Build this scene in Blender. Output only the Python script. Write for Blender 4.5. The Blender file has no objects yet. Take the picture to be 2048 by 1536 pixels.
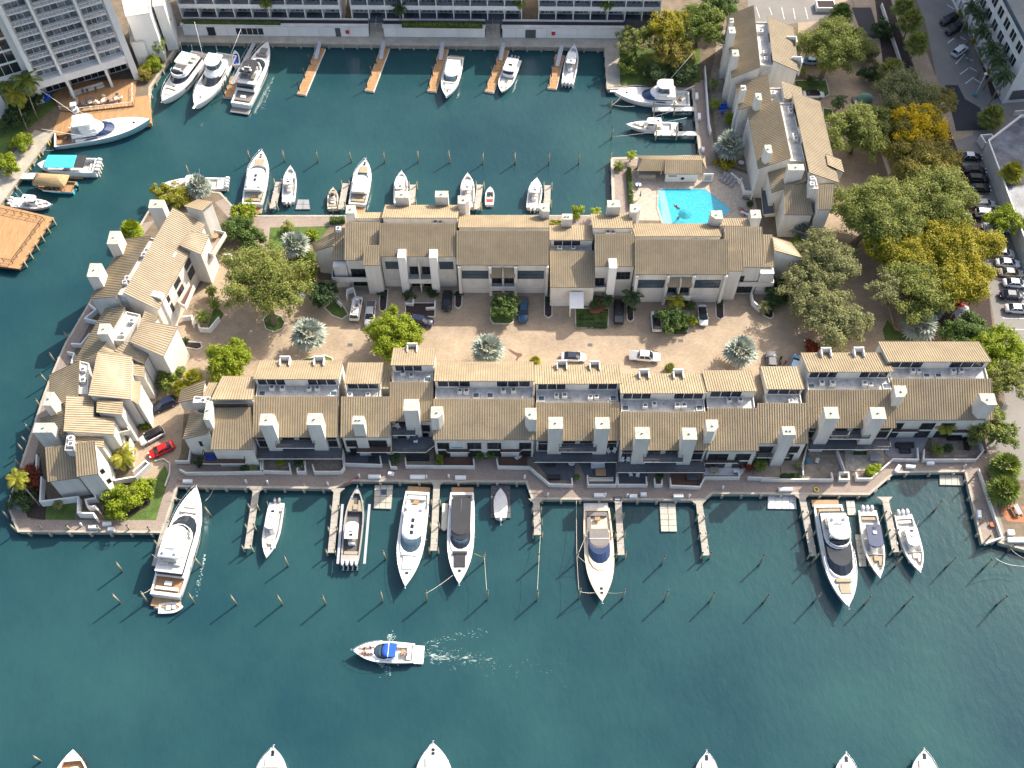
import bpy, bmesh, math, random
from mathutils import Vector, Matrix
R = math.radians
random.seed(7)
SC = bpy.context.scene
COL = SC.collection
# ------------------------------------------------------------------ camera, world, sun, exposure
CAM_H, CAM_PITCH, CAM_F = 168.0, R(58.5), 2143.0 / 2048.0      # drone height, tilt below horizon, focal length / image width
cam = bpy.data.cameras.new('camera'); camo = bpy.data.objects.new('camera', cam); COL.objects.link(camo)
cam.sensor_width = 36.0; cam.lens = 36.0 * CAM_F; cam.clip_start = 1.0; cam.clip_end = 3000.0
camo.location = (0, 0, CAM_H); camo.rotation_euler = (R(90) - CAM_PITCH, 0, 0)
SC.camera = camo
SUN_EL = R(40); SUN_AZ = math.atan2(0.74, 0.67)                # azimuth measured from +Y towards +X
SUN_DIR = Vector((math.sin(SUN_AZ) * math.cos(SUN_EL), math.cos(SUN_AZ) * math.cos(SUN_EL), math.sin(SUN_EL)))
wd = bpy.data.worlds.new('World'); SC.world = wd; wd.use_nodes = True
nt = wd.node_tree; nt.nodes.clear()
sky = nt.nodes.new('ShaderNodeTexSky'); sky.sky_type = 'NISHITA'; sky.sun_disc = False
sky.sun_elevation = SUN_EL; sky.sun_rotation = SUN_AZ; sky.air_density = 1.0; sky.dust_density = 4.0; sky.ozone_density = 0.6
bg = nt.nodes.new('ShaderNodeBackground'); bg.inputs['Strength'].default_value = 0.15
wo = nt.nodes.new('ShaderNodeOutputWorld'); nt.links.new(sky.outputs[0], bg.inputs[0]); nt.links.new(bg.outputs[0], wo.inputs[0])
sl = bpy.data.lights.new('sun', 'SUN'); sl.energy = 3.8; sl.angle = R(0.55); sl.color = (1.0, 0.93, 0.82)
so = bpy.data.objects.new('sun', sl); COL.objects.link(so); so.rotation_euler = SUN_DIR.to_track_quat('Z', 'Y').to_euler(); so.location = (60, 160, 200)
SC.view_settings.view_transform = 'Standard'; SC.view_settings.look = 'None'; SC.view_settings.gamma = 1.0
SC.view_settings.exposure = 0.92; SC.view_settings.use_curve_mapping = False
try:
    SC.cycles.max_bounces = 5; SC.cycles.diffuse_bounces = 2; SC.cycles.glossy_bounces = 2; SC.cycles.transmission_bounces = 2; SC.cycles.use_denoising = True
except Exception: pass

# ------------------------------------------------------------------ survey: a point of the photograph at a known height -> the place in metres
TILE = {'P': (0, 0, 1.0)}
for r, y in (('A', 0), ('B', 360), ('C', 660)):
    for i, x in enumerate((0, 500, 1000, 1488)): TILE[r + str(i + 1)] = (x, y, 560 / 2048)
for i, x in enumerate((200, 640, 1100, 1488)): TILE['D' + str(i + 1)] = (x, 940, 560 / 2048)
TILE['R1'] = (1440, 0, 280 / 1654); TILE['R2'] = (1440, 230, 280 / 1870)
TILE['L1'] = (60, 660, 280 / 2048); TILE['L2'] = (40, 840, 300 / 2048); TILE['L3'] = (320, 720, 240 / 1536); TILE['H1'] = (0, 160, 320 / 2048)
SP, CP = math.sin(CAM_PITCH), math.cos(CAM_PITCH)
def T(tile, x, y, z=0.0):
    ox, oy, k = TILE[tile]; px = ox + x * k; py = oy + y * k
    u = (px - 1024) / 2143.0; v = (768 - py) / 2143.0
    d = (u, v * SP + CP, v * CP - SP); t = (z - CAM_H) / d[2]
    return Vector((d[0] * t, d[1] * t, z))
def G(px, py, z=0.0): return T('P', px, py, z)
WATER = -1.3
ORD = ['first', 'second', 'third', 'fourth', 'fifth', 'sixth', 'seventh', 'eighth', 'ninth', 'tenth', 'eleventh', 'twelfth', 'thirteenth', 'fourteenth', 'fifteenth', 'sixteenth', 'seventeenth', 'eighteenth', 'nineteenth', 'twentieth']

# ------------------------------------------------------------------ materials
MT = {}
def mat(name, col, rough=0.6, var=0.12, vs=0.5, bump=0.0, bs=6.0, metal=0.0, spec=0.5, coat=0.0, stretch=None, fine=0.0, rand=0.0, trans=0.0):
    if name in MT: return MT[name]
    m = bpy.data.materials.new(name); m.use_nodes = True; n = m.node_tree; b = n.nodes['Principled BSDF']
    geo = n.nodes.new('ShaderNodeNewGeometry'); src = geo.outputs['Position']
    if stretch:
        mp = n.nodes.new('ShaderNodeMapping'); mp.inputs['Scale'].default_value = stretch; n.links.new(src, mp.inputs[0]); src = mp.outputs[0]
    no = n.nodes.new('ShaderNodeTexNoise'); no.inputs['Scale'].default_value = vs; no.inputs['Detail'].default_value = 5; no.inputs['Roughness'].default_value = 0.65
    n.links.new(src, no.inputs['Vector'])
    mr = n.nodes.new('ShaderNodeMapRange'); mr.inputs[1].default_value = 0.3; mr.inputs[2].default_value = 0.7
    mr.inputs[3].default_value = 1 - var; mr.inputs[4].default_value = 1 + var; n.links.new(no.outputs[0], mr.inputs[0])
    val = mr.outputs[0]
    if fine:
        n2 = n.nodes.new('ShaderNodeTexNoise'); n2.inputs['Scale'].default_value = 4.0; n2.inputs['Detail'].default_value = 4; n.links.new(geo.outputs['Position'], n2.inputs['Vector'])
        m2 = n.nodes.new('ShaderNodeMapRange'); m2.inputs[1].default_value = 0.3; m2.inputs[2].default_value = 0.7; m2.inputs[3].default_value = 1 - fine; m2.inputs[4].default_value = 1 + fine
        n.links.new(n2.outputs[0], m2.inputs[0]); mu = n.nodes.new('ShaderNodeMath'); mu.operation = 'MULTIPLY'; n.links.new(val, mu.inputs[0]); n.links.new(m2.outputs[0], mu.inputs[1]); val = mu.outputs[0]
    if rand:
        oi = n.nodes.new('ShaderNodeObjectInfo'); m3 = n.nodes.new('ShaderNodeMapRange'); m3.inputs[3].default_value = 1 - rand; m3.inputs[4].default_value = 1 + rand
        n.links.new(oi.outputs['Random'], m3.inputs[0]); mu = n.nodes.new('ShaderNodeMath'); mu.operation = 'MULTIPLY'; n.links.new(val, mu.inputs[0]); n.links.new(m3.outputs[0], mu.inputs[1]); val = mu.outputs[0]
    mx = n.nodes.new('ShaderNodeVectorMath'); mx.operation = 'SCALE'; mx.inputs[0].default_value = col; n.links.new(val, mx.inputs['Scale'])
    n.links.new(mx.outputs[0], b.inputs['Base Color'])
    b.inputs['Roughness'].default_value = rough; b.inputs['Metallic'].default_value = metal; b.inputs['Specular IOR Level'].default_value = spec
    if coat: b.inputs['Coat Weight'].default_value = coat; b.inputs['Coat Roughness'].default_value = 0.06
    if bump:
        nb = n.nodes.new('ShaderNodeTexNoise'); nb.inputs['Scale'].default_value = bs; nb.inputs['Detail'].default_value = 4; n.links.new(src, nb.inputs['Vector'])
        bp = n.nodes.new('ShaderNodeBump'); bp.inputs['Strength'].default_value = bump; bp.inputs['Distance'].default_value = 0.1; n.links.new(nb.outputs[0], bp.inputs['Height']); n.links.new(bp.outputs[0], b.inputs['Normal'])
    MT[name] = m; return m
def s2l(r, g, b):
    f = lambda c: (c / 255 / 12.92) if c <= 10 else ((c / 255 + .055) / 1.055) ** 2.4
    return (f(r), f(g), f(b))
mat('wall', (0.66, 0.625, 0.56), 0.8, 0.13, 0.6, stretch=(1, 1, 0.12), fine=0.03)
mat('wall_white', (0.78, 0.76, 0.72), 0.75, 0.07, 0.3, stretch=(1, 1, 0.25), fine=0.03)
mat('low_wall', (0.66, 0.63, 0.57), 0.8, 0.1, 0.5, fine=0.05)
mat('cap', (0.42, 0.42, 0.34), 0.85, 0.35, 1.4, fine=0.15)
mat('roof', (0.36, 0.285, 0.178), 0.5, 0.2, 0.35, fine=0.07, rand=0.1, spec=0.3)
mat('seam', (0.21, 0.163, 0.10), 0.55, 0.08, 0.3)  # darker than the roof: shadow along the ribs put into the colour
mat('fascia', (0.14, 0.105, 0.075), 0.6, 0.1)
mat('membrane', (0.50, 0.49, 0.46), 0.7, 0.28, 0.9, fine=0.1)
mat('bronze', (0.045, 0.038, 0.034), 0.5, 0.15)
mat('glass', (0.022, 0.028, 0.035), 0.06, 0.4, 0.3, spec=0.6)
mat('glass_blue', (0.06, 0.10, 0.13), 0.06, 0.3, 0.3, spec=0.6)
mat('garage', (0.68, 0.65, 0.60), 0.6, 0.04)
mat('deck_grey', (0.095, 0.105, 0.12), 0.7, 0.15, 1.2, fine=0.08)
mat('deck_brown', (0.13, 0.065, 0.042), 0.65, 0.2, 0.8, stretch=(6, 0.6, 1), fine=0.08)
mat('deck_tan', (0.30, 0.24, 0.17), 0.8, 0.2, 1.2, fine=0.1)
mat('deck_orange', (0.40, 0.225, 0.10), 0.75, 0.2, 0.5, stretch=(4, 0.8, 1), fine=0.08)
mat('concrete', (0.40, 0.36, 0.29), 0.85, 0.18, 0.5, fine=0.08)
mat('concrete_white', (0.66, 0.64, 0.60), 0.8, 0.12, 0.5, fine=0.06)
mat('dock_wood', (0.36, 0.33, 0.28), 0.85, 0.15, 0.9, fine=0.12)
mat('dock_plastic', (0.42, 0.40, 0.33), 0.6, 0.12, 0.9, fine=0.08)
mat('piling', (0.32, 0.30, 0.20), 0.85, 0.25, 2.0, stretch=(1, 1, 0.3), fine=0.1)
mat('piling_dark', (0.045, 0.04, 0.035), 0.85, 0.25, 2.0)
mat('piling_cap', (0.10, 0.12, 0.11), 0.6, 0.2)
mat('white', (0.78, 0.77, 0.74), 0.45, 0.04, 0.6)
mat('gel', (0.80, 0.79, 0.76), 0.22, 0.04, 0.5, spec=0.5, coat=0.4, fine=0.015)
mat('gel_cream', (0.66, 0.54, 0.38), 0.25, 0.05, 0.5, coat=0.4)
mat('gel_grey', (0.36, 0.34, 0.31), 0.3, 0.05, 0.5, coat=0.3)
mat('gel_aqua', (0.27, 0.50, 0.55), 0.25, 0.04, 0.5, coat=0.4)
mat('gel_navy', (0.02, 0.04, 0.10), 0.25, 0.05, 0.5, coat=0.5)
mat('nonskid', (0.66, 0.64, 0.59), 0.8, 0.06, 1.2, fine=0.04)
mat('cushion', (0.60, 0.55, 0.46), 0.85, 0.08, 1.5)
mat('cushion_tan', (0.34, 0.28, 0.19), 0.85, 0.1, 1.5)
mat('cushion_grey', (0.20, 0.18, 0.165), 0.85, 0.1, 1.5)
mat('teak', (0.36, 0.22, 0.11), 0.7, 0.15, 1.0, stretch=(6, 1, 1), fine=0.08)
mat('canvas_blue', (0.015, 0.10, 0.50), 0.85, 0.1, 1.2)
mat('canvas_cyan', (0.05, 0.50, 0.60), 0.8, 0.05, 0.8)
mat('canvas_dark', (0.035, 0.036, 0.04), 0.85, 0.15, 1.0)
mat('steel', (0.62, 0.63, 0.65), 0.3, 0.05, metal=0.8)
mat('alu', (0.50, 0.51, 0.53), 0.45, 0.08, metal=0.4)
mat('black', (0.015, 0.015, 0.017), 0.5, 0.2)
mat('rubber', (0.02, 0.02, 0.02), 0.8, 0.2)
mat('grey_dark', (0.09, 0.09, 0.095), 0.6, 0.15)
mat('grey_mid', (0.26, 0.26, 0.27), 0.6, 0.12)
mat('red', (0.55, 0.03, 0.03), 0.5, 0.1)
mat('rope', (0.55, 0.52, 0.42), 0.9, 0.1)
mat('ac_case', (0.60, 0.59, 0.55), 0.6, 0.1, 1.5)
mat('thatch', (0.40, 0.28, 0.14), 0.95, 0.35, 3.0, bump=0.6, bs=20, stretch=(1, 4, 1))
mat('bark', (0.17, 0.135, 0.10), 0.9, 0.2, 2.0)
mat('palm_trunk', (0.30, 0.26, 0.20), 0.9, 0.2, 3.0)
mat('mulch', (0.045, 0.03, 0.026), 0.95, 0.3, 2.0)
mat('kerb', (0.58, 0.54, 0.47), 0.8, 0.1, 1.0)
mat('asphalt', (0.030, 0.032, 0.037), 0.85, 0.12, 0.3, fine=0.06)
mat('asphalt_old', (0.215, 0.20, 0.18), 0.9, 0.14, 0.12, fine=0.06)
mat('paint', (0.72, 0.72, 0.70), 0.7, 0.15, 2.0)
mat('grass', (0.075, 0.125, 0.022), 0.95, 0.35, 0.5, bump=0.5, bs=12, fine=0.2)
mat('soil', (0.16, 0.125, 0.085), 0.95, 0.3, 0.6, fine=0.12)
mat('pool_deck', (0.43, 0.36, 0.285), 0.85, 0.22, 1.5, fine=0.14)
mat('skin', (0.46, 0.25, 0.16), 0.6, 0.05); mat('hair', (0.05, 0.03, 0.02), 0.7, 0.1)
mat('cloth_blue', (0.02, 0.05, 0.22), 0.9, 0.1); mat('cloth_dark', (0.03, 0.03, 0.04), 0.9, 0.1); mat('cloth_red', (0.45, 0.04, 0.03), 0.9, 0.1); mat('cloth_white', (0.7, 0.68, 0.65), 0.9, 0.05); mat('cloth_teal', (0.02, 0.25, 0.32), 0.9, 0.1)
mat('terracotta', (0.38, 0.14, 0.06), 0.8, 0.12); mat('tarp_green', (0.16, 0.30, 0.24), 0.8, 0.15, 0.8); mat('yellow', (0.70, 0.50, 0.03), 0.6, 0.1)
mat('hotel_pane', (0.18, 0.20, 0.21), 0.08, 0.7, 0.9, spec=0.6, rand=0.5)
mat('pool_shelf', (0.20, 0.50, 0.56), 0.1, 0.15, 1.5, fine=0.15)
mat('wet_roof', (0.10, 0.11, 0.13), 0.5, 0.85, 0.25, fine=0.2)
mat('stone', (0.40, 0.35, 0.28), 0.9, 0.3, 1.6, fine=0.15)

def paver(name, c1, c2, mortar, sx, sy, big=0.2):
    m = bpy.data.materials.new(name); m.use_nodes = True; n = m.node_tree; b = n.nodes['Principled BSDF']
    geo = n.nodes.new('ShaderNodeNewGeometry'); br = n.nodes.new('ShaderNodeTexBrick'); n.links.new(geo.outputs['Position'], br.inputs['Vector'])
    br.inputs['Color1'].default_value = (*c1, 1); br.inputs['Color2'].default_value = (*c2, 1); br.inputs['Mortar'].default_value = (*mortar, 1)
    br.inputs['Scale'].default_value = 1.0; br.inputs['Brick Width'].default_value = sx; br.inputs['Row Height'].default_value = sy; br.inputs['Mortar Size'].default_value = 0.012; br.inputs['Bias'].default_value = 0.0
    no = n.nodes.new('ShaderNodeTexNoise'); no.inputs['Scale'].default_value = 0.22; no.inputs['Detail'].default_value = 7; no.inputs['Roughness'].default_value = 0.7; n.links.new(geo.outputs['Position'], no.inputs['Vector'])
    mr = n.nodes.new('ShaderNodeMapRange'); mr.inputs[1].default_value = 0.3; mr.inputs[2].default_value = 0.7; mr.inputs[3].default_value = 1 - big; mr.inputs[4].default_value = 1 + big; n.links.new(no.outputs[0], mr.inputs[0])
    mx = n.nodes.new('ShaderNodeVectorMath'); mx.operation = 'SCALE'; n.links.new(br.outputs['Color'], mx.inputs[0]); n.links.new(mr.outputs[0], mx.inputs['Scale']); n.links.new(mx.outputs[0], b.inputs['Base Color'])
    b.inputs['Roughness'].default_value = 0.85
    MT[name] = m
paver('drive_paver', (0.40, 0.31, 0.215), (0.325, 0.245, 0.165), (0.22, 0.17, 0.12), 0.42, 0.21, 0.2)
paver('walk_paver', (0.34, 0.275, 0.225), (0.27, 0.21, 0.17), (0.18, 0.14, 0.115), 0.3, 0.15, 0.15)
paver('stone_paver', (0.33, 0.27, 0.20), (0.22, 0.18, 0.14), (0.13, 0.11, 0.09), 0.6, 0.45, 0.25)

def leafmat(name, c1, c2, tr=0.25):
    m = bpy.data.materials.new(name); m.use_nodes = True; n = m.node_tree; b = n.nodes['Principled BSDF']
    geo = n.nodes.new('ShaderNodeNewGeometry'); ri = geo.outputs['Random Per Island']
    no = n.nodes.new('ShaderNodeTexNoise'); no.inputs['Scale'].default_value = 0.55; no.inputs['Detail'].default_value = 3; n.links.new(geo.outputs['Position'], no.inputs['Vector'])
    ad = n.nodes.new('ShaderNodeMath'); ad.operation = 'MULTIPLY_ADD'; ad.inputs[1].default_value = 0.45; n.links.new(ri, ad.inputs[0]); n.links.new(no.outputs[0], ad.inputs[2])
    mr = n.nodes.new('ShaderNodeMapRange'); mr.inputs[1].default_value = 0.4; mr.inputs[2].default_value = 1.05; n.links.new(ad.outputs[0], mr.inputs[0])
    mx = n.nodes.new('ShaderNodeMix'); mx.data_type = 'RGBA'; mx.inputs[6].default_value = (*c1, 1); mx.inputs[7].default_value = (*c2, 1); n.links.new(mr.outputs[0], mx.inputs[0])
    n.links.new(mx.outputs[2], b.inputs['Base Color']); b.inputs['Roughness'].default_value = 0.6; b.inputs['Specular IOR Level'].default_value = 0.3
    tl = n.nodes.new('ShaderNodeBsdfTranslucent'); n.links.new(mx.outputs[2], tl.inputs[0]); ms = n.nodes.new('ShaderNodeMixShader'); ms.inputs[0].default_value = tr
    out = n.nodes['Material Output']; n.links.new(b.outputs[0], ms.inputs[1]); n.links.new(tl.outputs[0], ms.inputs[2]); n.links.new(ms.outputs[0], out.inputs[0])
    MT[name] = m
leafmat('leaf_oak', (0.13, 0.165, 0.035), (0.35, 0.37, 0.085), .38)
leafmat('leaf_grey', (0.17, 0.185, 0.07), (0.36, 0.36, 0.15), .38)
leafmat('leaf_gold', (0.16, 0.17, 0.012), (0.50, 0.42, 0.03), 0.35)
leafmat('leaf_flower', (0.55, 0.40, 0.008), (0.85, 0.58, 0.008), 0.3)
leafmat('leaf_rust', (0.17, 0.165, 0.03), (0.42, 0.33, 0.065), .35)
leafmat('leaf_lime', (0.13, 0.19, 0.012), (0.34, 0.40, 0.018), 0.3)
leafmat('leaf_green', (0.045, 0.095, 0.02), (0.15, 0.22, 0.045), .3)
leafmat('leaf_dark', (0.025, 0.055, 0.018), (0.08, 0.13, 0.04))
leafmat('leaf_silver', (0.22, 0.26, 0.20), (0.46, 0.50, 0.42), 0.15)
leafmat('leaf_palm', (0.075, 0.125, 0.02), (0.24, 0.29, 0.045), 0.3)
leafmat('leaf_yellowpalm', (0.16, 0.19, 0.02), (0.44, 0.40, 0.04), 0.3)
leafmat('leaf_red', (0.16, 0.03, 0.02), (0.32, 0.08, 0.03), 0.2)

def water_material():
    m = bpy.data.materials.new('water'); m.use_nodes = True; n = m.node_tree; b = n.nodes['Principled BSDF']
    geo = n.nodes.new('ShaderNodeNewGeometry')
    no = n.nodes.new('ShaderNodeTexNoise'); no.inputs['Scale'].default_value = 0.035; no.inputs['Detail'].default_value = 6; no.inputs['Roughness'].default_value = 0.6; n.links.new(geo.outputs['Position'], no.inputs['Vector'])
    mr = n.nodes.new('ShaderNodeMapRange'); mr.inputs[1].default_value = 0.32; mr.inputs[2].default_value = 0.7; n.links.new(no.outputs[0], mr.inputs[0])
    mx = n.nodes.new('ShaderNodeMix'); mx.data_type = 'RGBA'; mx.inputs[6].default_value = (0.011, 0.046, 0.060, 1); mx.inputs[7].default_value = (0.024, 0.077, 0.078, 1); n.links.new(mr.outputs[0], mx.inputs[0])
    n.links.new(mx.outputs[2], b.inputs['Base Color'])
    b.inputs['Roughness'].default_value = 0.14; b.inputs['IOR'].default_value = 1.33
    mp = n.nodes.new('ShaderNodeMapping'); mp.inputs['Scale'].default_value = (1.0, 0.55, 1); mp.inputs['Rotation'].default_value = (0, 0, R(35)); n.links.new(geo.outputs['Position'], mp.inputs[0])
    w1 = n.nodes.new('ShaderNodeTexNoise'); w1.inputs['Scale'].default_value = 0.9; w1.inputs['Detail'].default_value = 6; w1.inputs['Roughness'].default_value = 0.6; n.links.new(mp.outputs[0], w1.inputs['Vector'])
    bp = n.nodes.new('ShaderNodeBump'); bp.inputs['Strength'].default_value = 0.17; bp.inputs['Distance'].default_value = 0.35; n.links.new(w1.outputs[0], bp.inputs['Height']); n.links.new(bp.outputs[0], b.inputs['Normal'])
    MT['water'] = m
    m = bpy.data.materials.new('pool_water'); m.use_nodes = True; n = m.node_tree; b = n.nodes['Principled BSDF']
    geo = n.nodes.new('ShaderNodeNewGeometry'); vo = n.nodes.new('ShaderNodeTexVoronoi'); vo.feature = 'DISTANCE_TO_EDGE'; vo.inputs['Scale'].default_value = 1.5
    nd = n.nodes.new('ShaderNodeTexNoise'); nd.inputs['Scale'].default_value = 1.2; n.links.new(geo.outputs['Position'], nd.inputs['Vector'])
    va = n.nodes.new('ShaderNodeVectorMath'); n.links.new(geo.outputs['Position'], va.inputs[0]); n.links.new(nd.outputs['Color'], va.inputs[1]); n.links.new(va.outputs[0], vo.inputs['Vector'])
    mr = n.nodes.new('ShaderNodeMapRange'); mr.inputs[1].default_value = 0.0; mr.inputs[2].default_value = 0.10; mr.inputs[3].default_value = 1; mr.inputs[4].default_value = 0; n.links.new(vo.outputs[0], mr.inputs[0])
    mx = n.nodes.new('ShaderNodeMix'); mx.data_type = 'RGBA'; mx.inputs[6].default_value = (0.03, 0.37, 0.50, 1); mx.inputs[7].default_value = (0.075, 0.43, 0.54, 1); n.links.new(mr.outputs[0], mx.inputs[0])  # pale net along the cell edges: caustic light painted into the pool colour
    n.links.new(mx.outputs[2], b.inputs['Base Color']); b.inputs['Roughness'].default_value = 0.05; b.inputs['IOR'].default_value = 1.33
    MT['pool_water'] = m
water_material()

# ------------------------------------------------------------------ mesh helpers
class MB:
    def __init__(s): s.v = []; s.f = []; s.mi = []; s.sm = []
    def add(s, vs, fs, mi=0, smooth=False):
        o = len(s.v); s.v += [tuple(v) for v in vs]
        for f in fs: s.f.append([i + o for i in f]); s.mi.append(mi); s.sm.append(smooth)
        return s
    def obox(s, o, u, v, w, mi=0):
        o, u, v, w = Vector(o), Vector(u), Vector(v), Vector(w)
        if u.cross(v).dot(w) < 0: u, v = v, u
        p = [o, o + u, o + u + v, o + v]; p += [q + w for q in p]
        return s.add(p, [(3, 2, 1, 0), (4, 5, 6, 7), (0, 1, 5, 4), (1, 2, 6, 5), (2, 3, 7, 6), (3, 0, 4, 7)], mi)
    def box(s, x0, y0, z0, x1, y1, z1, mi=0): return s.obox((x0, y0, z0), (x1 - x0, 0, 0), (0, y1 - y0, 0), (0, 0, z1 - z0), mi)
    def prism(s, poly, z0, z1, mi=0, mtop=None, top=None, smooth=False, bottom=True):
        # poly: (x, y) points; top: optional list of top points, z may be per-vertex
        n = len(poly); a = sum(poly[i][0] * poly[(i + 1) % n][1] - poly[(i + 1) % n][0] * poly[i][1] for i in range(n))
        if a < 0: poly = poly[::-1]; top = top[::-1] if top else None
        tp = top or poly
        vs = [(p[0], p[1], z0 if not isinstance(z0, (list, tuple)) else z0[i]) for i, p in enumerate(poly)] + [(p[0], p[1], p[2] if len(p) > 2 else z1) for p in tp]
        fs = [(i, (i + 1) % n, n + (i + 1) % n, n + i) for i in range(n)]
        s.add(vs, fs, mi, smooth)
        o = len(s.v) - 2 * n
        s.f.append([o + n + i for i in range(n)]); s.mi.append(mi if mtop is None else mtop); s.sm.append(False)
        if bottom: s.f.append([o + i for i in range(n)][::-1]); s.mi.append(mi); s.sm.append(False)
        return s
    def tube(s, pts, r, n=5, mi=0, r1=None, cap=True, smooth=True):
        pts = [Vector(p) for p in pts]; m = len(pts); vs = []; fs = []
        for i, p in enumerate(pts):
            d = (pts[min(i + 1, m - 1)] - pts[max(i - 1, 0)]).normalized()
            a = d.orthogonal().normalized() if abs(d.z) < .99 else Vector((1, 0, 0)); 
            if abs(d.z) < .99: a = Vector((-d.y, d.x, 0)).normalized() if (abs(d.x) + abs(d.y)) > 1e-6 else a
            b = d.cross(a); rr = r if r1 is None else r + (r1 - r) * i / max(1, m - 1)
            for k in range(n): t = 2 * math.pi * k / n; vs.append(p + a * math.cos(t) * rr + b * math.sin(t) * rr)
        for i in range(m - 1):
            for k in range(n): fs.append((i * n + k, i * n + (k + 1) % n, (i + 1) * n + (k + 1) % n, (i + 1) * n + k))
        s.add(vs, fs, mi, smooth)
        if cap: o = len(s.v) - m * n; s.f += [[o + k for k in range(n)][::-1], [o + (m - 1) * n + k for k in range(n)]]; s.mi += [mi, mi]; s.sm += [False, False]
        return s
    def cyl(s, x, y, z0, z1, r, n=10, mi=0, r1=None, smooth=True):
        return s.tube([(x, y, z0), (x, y, z1)], r, n, mi, r1, True, smooth)
    def loft(s, rings, mi=0, closed=False, cap=True, smooth=True):
        n = len(rings[0]); vs = [v for r in rings for v in r]; fs = []
        for i in range(len(rings) - 1):
            for k in range(n if closed else n - 1): fs.append((i * n + k, i * n + (k + 1) % n, (i + 1) * n + (k + 1) % n, (i + 1) * n + k))
        s.add(vs, fs, mi, smooth)
        if cap and closed: o = len(s.v) - len(vs); s.f += [[o + k for k in range(n)][::-1], [o + (len(rings) - 1) * n + k for k in range(n)]]; s.mi += [mi, mi]; s.sm += [False, False]
        return s
    def mesh(s, name, mats):
        me = bpy.data.meshes.new(name); me.from_pydata(s.v, [], s.f)
        if isinstance(mats, str): mats = [mats]
        for m in mats: me.materials.append(MT[m])
        if len(mats) > 1: me.polygons.foreach_set('material_index', s.mi)
        if any(s.sm): me.polygons.foreach_set('use_smooth', s.sm)
        me.update(); return me
    def build(s, name, mats, parent=None, world=False, fix=False):
        if world and parent is not None:
            l = base_loc(parent); s.v = [(v[0] - l[0], v[1] - l[1], v[2] - l[2]) for v in s.v]
        me = s.mesh(name, mats)
        if fix:
            bm = bmesh.new(); bm.from_mesh(me); bmesh.ops.recalc_face_normals(bm, faces=bm.faces); bm.to_mesh(me); bm.free()
        o = bpy.data.objects.new(name, me); COL.objects.link(o)
        if parent is not None: o.parent = parent
        return o
def base_loc(o):
    while o.parent: o = o.parent
    return o.location
def tag(o, label, cat=None, group=None, kind=None):
    o['label'] = label
    if cat: o['category'] = cat
    if group: o['group'] = group
    if kind: o['kind'] = kind
    return o
def thing(name, label, cat, loc=(0, 0, 0), rz=0.0, group=None):
    o = bpy.data.objects.new(name, None); COL.objects.link(o); o.location = loc; o.rotation_euler = (0, 0, rz); o.empty_display_size = 0.3
    return tag(o, label, cat, group)
def copy_tree(o, parent=None):
    c = o.copy(); COL.objects.link(c); c.parent = parent
    for ch in list(o.children): copy_tree(ch, c)
    return c
def put(mesh, name, parent, loc=(0, 0, 0), rz=0.0, scale=None):
    o = bpy.data.objects.new(name, mesh); COL.objects.link(o)
    if parent is not None: o.parent = parent
    o.location = loc; o.rotation_euler = (0, 0, rz)
    if scale: o.scale = scale
    return o
def structure(name, mb, m, label=None, **k):
    o = mb.build(name, m, **k); o['kind'] = 'structure'
    if label: o['label'] = label
    return o
def poly_px(tile, pts, z): return [tuple(T(tile, p[0], p[1], z)) for p in pts]
def sheet(name, tile, pts, z, m, depth=0.0, kind='structure', parent=None, world=False):
    mb = MB(); P = [T(tile, p[0], p[1], z) for p in pts]
    if depth: mb.prism([(p.x, p.y) for p in P], z - depth, z)
    else:
        a = sum(P[i].x * P[(i + 1) % len(P)].y - P[(i + 1) % len(P)].x * P[i].y for i in range(len(P)))
        if a < 0: P = P[::-1]
        mb.add(P, [list(range(len(P)))])
    o = mb.build(name, m, parent, world); tri(o)
    if parent is None: o['kind'] = kind
    return o
def tri(o):
    bm = bmesh.new(); bm.from_mesh(o.data); bmesh.ops.triangulate(bm, faces=[f for f in bm.faces if len(f.verts) > 4]); bm.to_mesh(o.data); bm.free()
def wall_run(mb, pts, z0, z1, w=0.22, mi=0, closed=False):
    # pts: world xy points of a wall's centre line -> mitred ribbon of thickness w
    P = [Vector((p[0], p[1])) for p in pts]; n = len(P); L = []; Rr = []
    for i in range(n):
        a = P[i - 1] if (i > 0 or closed) else None; b = P[(i + 1) % n] if (i < n - 1 or closed) else None
        d1 = (P[i] - a).normalized() if a is not None else (b - P[i]).normalized(); d2 = (b - P[i]).normalized() if b is not None else d1
        t = (d1 + d2); t = t.normalized() if t.length > 1e-4 else d1; nn = Vector((-t.y, t.x)); c = max(0.4, nn.dot(Vector((-d1.y, d1.x))))
        L.append(P[i] + nn * (w / 2 / c)); Rr.append(P[i] - nn * (w / 2 / c))
    m = n if closed else n - 1
    for i in range(m):
        j = (i + 1) % n
        q = [L[i], L[j], Rr[j], Rr[i]]
        mb.add([(p.x, p.y, z0) for p in q] + [(p.x, p.y, z1) for p in q], [(0, 1, 5, 4), (2, 3, 7, 6), (4, 5, 6, 7)], mi)
    if not closed:
        for i, fl in ((0, 0), (n - 1, 1)):
            f = [(L[i].x, L[i].y, z0), (Rr[i].x, Rr[i].y, z0), (Rr[i].x, Rr[i].y, z1), (L[i].x, L[i].y, z1)]
            mb.add(f, [(3, 2, 1, 0) if fl == 0 else (0, 1, 2, 3)], mi)
    return mb
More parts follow.
